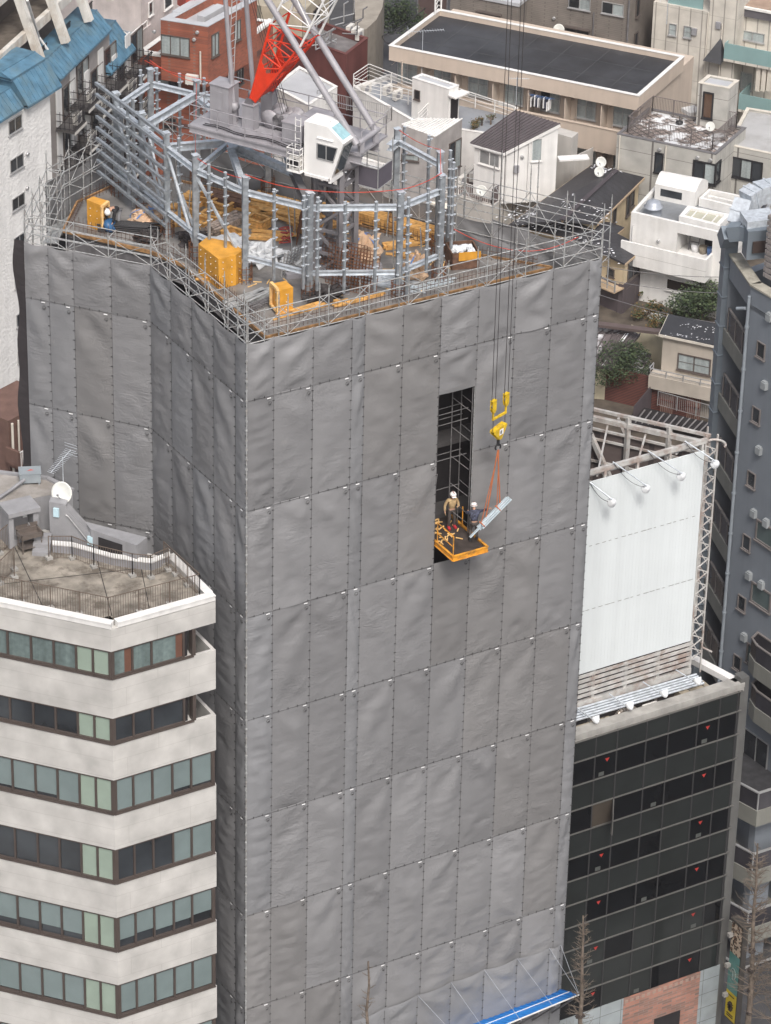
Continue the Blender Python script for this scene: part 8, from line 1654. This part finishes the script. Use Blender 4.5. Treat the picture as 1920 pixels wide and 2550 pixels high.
t = thing('louvre_screen', 'brown louvred screen round the plant on the blue-grey tower roof', 'screen', tuple(at(1915, 700, z=30)))
for k in range(11): p = at(1904, 690, z=30); m = MB(); m.para(p+V((0, 0, .3*k)), V((.6, -4.5, 0)), V((.08, 0, 0)), V((0, 0, .2))); m.para(p+V((.0, .06, .3*k)), V((2.5, .7, 0)), V((0, .08, 0)), V((0, 0, .2))); m.build('louvre', mat('taupe_louvre', (.26, .235, .225), .5), t)
t = thing('roof_pipes', 'white lagged pipes and steel struts on the blue-grey tower roof', 'pipe', tuple(at(1890, 560, z=30)))
for k in range(6): m = MB(); a = at(1872+k*9, 560+k*4, z=30.5); m.path([a, a+V((.6, 1.2, .6)), a+V((1.5, 2.0, .6))], .09, 6); m.build('pipe', white if k % 2 else dsteel, t)
m = MB(); m.prism([FR.P(0, 0)[:2], T1, T3, (T3[0]+14, T3[1]), (T0[0]+14, T0[1]+2)], ZT-1.0, ZT-.97); m.build('roof', mat('dark_plant_roof', (.05, .052, .055), .8), tw)
# ================================================================ street side
m = MB(); m.box(-60, -9, GZ-.1, 90, -1.9, GZ+.13); tag(m.build('pavement', mat('pavement_grey', (.26, .26, .255), .85, nscale=1, var=.12), None), None, None, kind='structure')
XD = [at(u, v, y=-.1) for u, v in ((875, 2540), (955, 2508), (1037, 2475), (1120, 2443), (1203, 2412), (1285, 2384), (1365, 2358), (1393, 2350))]
dr_ = thing('hanging_sheet', 'loose scalloped grey sheet draped over the foot of the wrapped tower above the blue awning', 'tarpaulin', (10, -.2, GZ))
for k in range(7): a, b = XD[k], XD[k+1]; tarp((a.x, -.16), (b.x, -.16), 1.2, (a.z+b.z)/2, dr_, 900+k, 'slack', True, 1.6, 2, ztl=a.z, ztr=b.z)
ci0, ci1 = at(1177, 2548, y=-.1), at(1394, 2465, y=-.1); co0, co1 = at(1262, 2554, y=-1.7), at(1442, 2477, y=-1.7)
blu = mat('blue_corrugated', (.01, .20, .60), .45, nscale=2, var=.12); aw = thing('awning', 'bright blue corrugated protective awning at the foot of the wrapped tower', 'awning', tuple(ci1)); dn = (ci1-ci0); ci0 = ci0-dn*.5; co0 = co0-dn*.5
m = MB(); m.add([ci0, co0, co1, ci1]+[p-V((0, 0, .05)) for p in (ci0, co0, co1, ci1)], [(0, 1, 2, 3), (7, 6, 5, 4), (0, 4, 5, 1), (1, 5, 6, 2), (2, 6, 7, 3)]); m.build('blue_sheet', blu, aw); m = MB()
for k in range(26): t_ = k/25; m.bar(ci0.lerp(ci1, t_)+V((0, 0, .03)), co0.lerp(co1, t_)+V((0, 0, .01)), .04, .03)
m.build('rib', mat('blue_rib', (.01, .14, .45), .4), aw); m = MB(); m.bar(co0, co1, .04, .06); m.bar(ci0.lerp(co0, .5)+V((0, 0, .08)), ci1.lerp(co1, .5)+V((0, 0, .04)), .03, .03); m.build('edge_tube', white, aw)
m = MB()
for k in range(5): t_ = .35+.15*k; p, q = ci0.lerp(ci1, t_), co0.lerp(co1, t_); m.bar(p-V((0, 0, 1.2)), q-V((0, 0, .1)), .07)
m.build('bracket', dsteel, aw)
for k in range(2, 8):
    p = XD[k]; t_ = min(1, max(0, (p.x+1.1-co0.x)/(co1.x-co0.x))); q = co0.lerp(co1, t_); m = MB(); m.tube(p+V((0, -.12, 0)), q, .012, 5); m.build('stay_rope', mat('stay_grey', (.34, .36, .39), .5), aw)
# blade sign
SX = 27.15; s0_, s1_ = at(1824, 2290, x=SX), at(1851, 2305, x=SX); sg = thing('blade_sign', 'tall blade sign with spotted, teal and yellow panels beside the bare tree', 'sign', (SX, s1_.y, GZ)); yA, yB = s0_.y, s1_.y; zt_ = s0_.z; zm1 = at(1820, 2368, x=SX).z; zm2 = at(1812, 2462, x=SX).z; zb_ = at(1808, 2530, x=SX).z
m = MB(); m.box(SX+.002, yB, zb_-.1, SX+.3, yA, zt_); m.box(SX-.05, yB-.06, zt_, SX+.4, yA+.06, zt_+.12); m.box(SX-.0, yB-.05, zb_-.1, SX+.3, yB-.002, zt_); m.build('sign_box', mat('sign_dark', (.05, .045, .04), .5), sg)
spm, _tt, _bb = new_mat('spotted_panel'); vo = _tt.nodes.new('ShaderNodeTexVoronoi'); vo.inputs['Scale'].default_value = 6.5; tc_ = _tt.nodes.new('ShaderNodeTexCoord'); _tt.links.new(tc_.outputs['Object'], vo.inputs['Vector']); rp_ = _tt.nodes.new('ShaderNodeValToRGB'); e_ = rp_.color_ramp.elements; e_[0].position = 0; e_[0].color = (.22, .12, .07, 1); e_[1].position = .42; e_[1].color = (.02, .015, .012, 1); e3 = rp_.color_ramp.elements.new(.5); e3.color = (.50, .40, .30, 1); rp_.color_ramp.interpolation = 'CONSTANT'; e0 = rp_.color_ramp.elements.new(.28); e0.color = (.02, .015, .012, 1); _tt.links.new(vo.outputs['Distance'], rp_.inputs['Fac']); _tt.links.new(rp_.outputs[0], _bb.inputs['Base Color'])
for z0, z1, mt_, nm in ((zm1, zt_, spm, 'spotted_panel'), (zm2, zm1, mat('teal_panel', (.08, .22, .20), .4), 'teal_panel'), (zb_, zm2, mat('yellow_panel', (.50, .38, .02), .5), 'yellow_panel')):
    m = MB(); m.quad((SX-.01, yB+.02, z0), (SX-.01, yA-.02, z0), (SX-.01, yA-.02, z1), (SX-.01, yB+.02, z1)); m.build(nm, mt_, sg)
m = MB(); ym, zm = (yA+yB)/2, (zm2+zm1)/2
for k in range(10): a0, a1 = k*.5, (k+1)*.5; m.bar((SX-.03, ym+.2*math.cos(a0), zm+.32*math.sin(a0)), (SX-.03, ym+.2*math.cos(a1), zm+.32*math.sin(a1)), .05)
m.bar((SX-.03, ym, zm-.2), (SX-.03, ym+.05, zm+.15), .05); m.build('emblem', mat('emblem_grey', (.20, .30, .29), .4), sg)
m = MB(); zm = (zb_+zm2)/2
for k in range(10): a0 = k*.628; m.bar((SX-.03, ym, zm), (SX-.03, ym+.2*math.cos(a0), zm+.28*math.sin(a0)), .09)
for dz in (.62, -.5, -.62): m.bar((SX-.03, ym-.25, zm+dz), (SX-.03, ym+.25, zm+dz), .03)
m.build('rosette_emblem', mat('emblem_brown', (.05, .035, .02), .6), sg)
for z_ in (zt_-.8, zm1-.8, zm2-.3): m = MB(); m.bar((26.9, yA-.1, z_), (SX+.2, yA-.1, z_), .2, .2); m.build('bracket', conc, sg)
# bare street trees
bt_ = mat('pale_bark', (.15, .12, .095), .9, nscale=5, var=.35); dbk = mat('dark_bark', (.05, .04, .035), .9, nscale=5, var=.4)
def bare_tree(p, h, label, dens, seed, spread, lean=0, darkfrac=.5):
    r = random.Random(seed); t = thing('bare_tree', label, 'tree', tuple(p), 'pollarded street trees'); p = V(p); m = MB(); pts = [p+V((lean*k/10+r.uniform(-.05, .05), r.uniform(-.05, .05), h*k/12)) for k in range(13)]; R_ = lambda k: .17*(1-k/13.5)+.02
    for k in range(12): m.tube(pts[k], pts[k+1], R_(k), 8, R_(k+1), cap=False)
    m.build('trunk', bt_, t); m1 = MB(); m2 = MB()
    for i in range(dens):
        f = r.uniform(.35, .99) ; k = min(11, int(f*12)); o = pts[k].lerp(pts[k+1], f*12-k) if k < 12 else pts[12]; a = r.uniform(0, 2*PI); L = spread*(1.15-f)*r.uniform(.6, 1.3)+.15; d = V((math.cos(a), math.sin(a), r.uniform(.1, .7))).normalized(); mm = m1
        q1 = o+d*L*.5; q2 = q1+(d+V((0, 0, .25))).normalized()*L*.5; mm.tube(o, q1, .028*(1.2-f)+.008, 4, .014, cap=False); mm.tube(q1, q2, .013, 4, .006, cap=False)
        for _ in range(4): q = o.lerp(q2, r.uniform(.3, 1)); dd = (d+V((r.uniform(-1, 1), r.uniform(-1, 1), r.uniform(-.4, .8)))).normalized(); mm.tube(q, q+dd*L*.35, .009, 3, .004, cap=False)
    m1.build('branches', bt_, t)
    for i in range(10): o = pts[r.randrange(3, 8)]; m2.blob(o+V((r.uniform(-.1, .1), r.uniform(-.1, .1), 0)), .14, .14, .12, i, .8, 8, 6)
    m2.build('pollard_knuckles', dbk, t)
def tree_at(u, vtop, y, label, dens, seed, spread, lean=0):
    q = at(u, vtop, y=y); bare_tree((q.x, q.y, GZ+.1), q.z-GZ, label, dens, seed, spread, lean)
tree_at(918, 2398, -3.5, 'slim bare street tree in front of the wrapped tower', 90, 1, .75)
tree_at(1470, 2280, -2.8, 'bare street tree beside the end of the blue awning', 150, 2, 1.0, -.3)
tree_at(1912, 2095, -3.0, 'tallest bare street tree at the bottom right corner', 170, 3, 1.7, -.5)
tree_at(1960, 2250, -4.0, 'bare street tree half cut off by the right edge', 130, 4, 1.9)
# faint air between the camera and the far houses
hz_ = MB(); hz_.box(-75, -130, GZ-1, 160, 190, 112); hm, ht, hb = new_mat('haze_air'); ht.nodes.remove(hb); pv = ht.nodes.new('ShaderNodeVolumePrincipled'); pv.inputs['Color'].default_value = (.86, .80, .82, 1); pv.inputs['Density'].default_value = .00018; pv.inputs['Anisotropy'].default_value = .2
ht.links.new(pv.outputs[0], ht.nodes['Material Output'].inputs['Volume'])
HAZE = True
if HAZE: tag(hz_.build('haze', hm, None), None, None, kind='stuff')
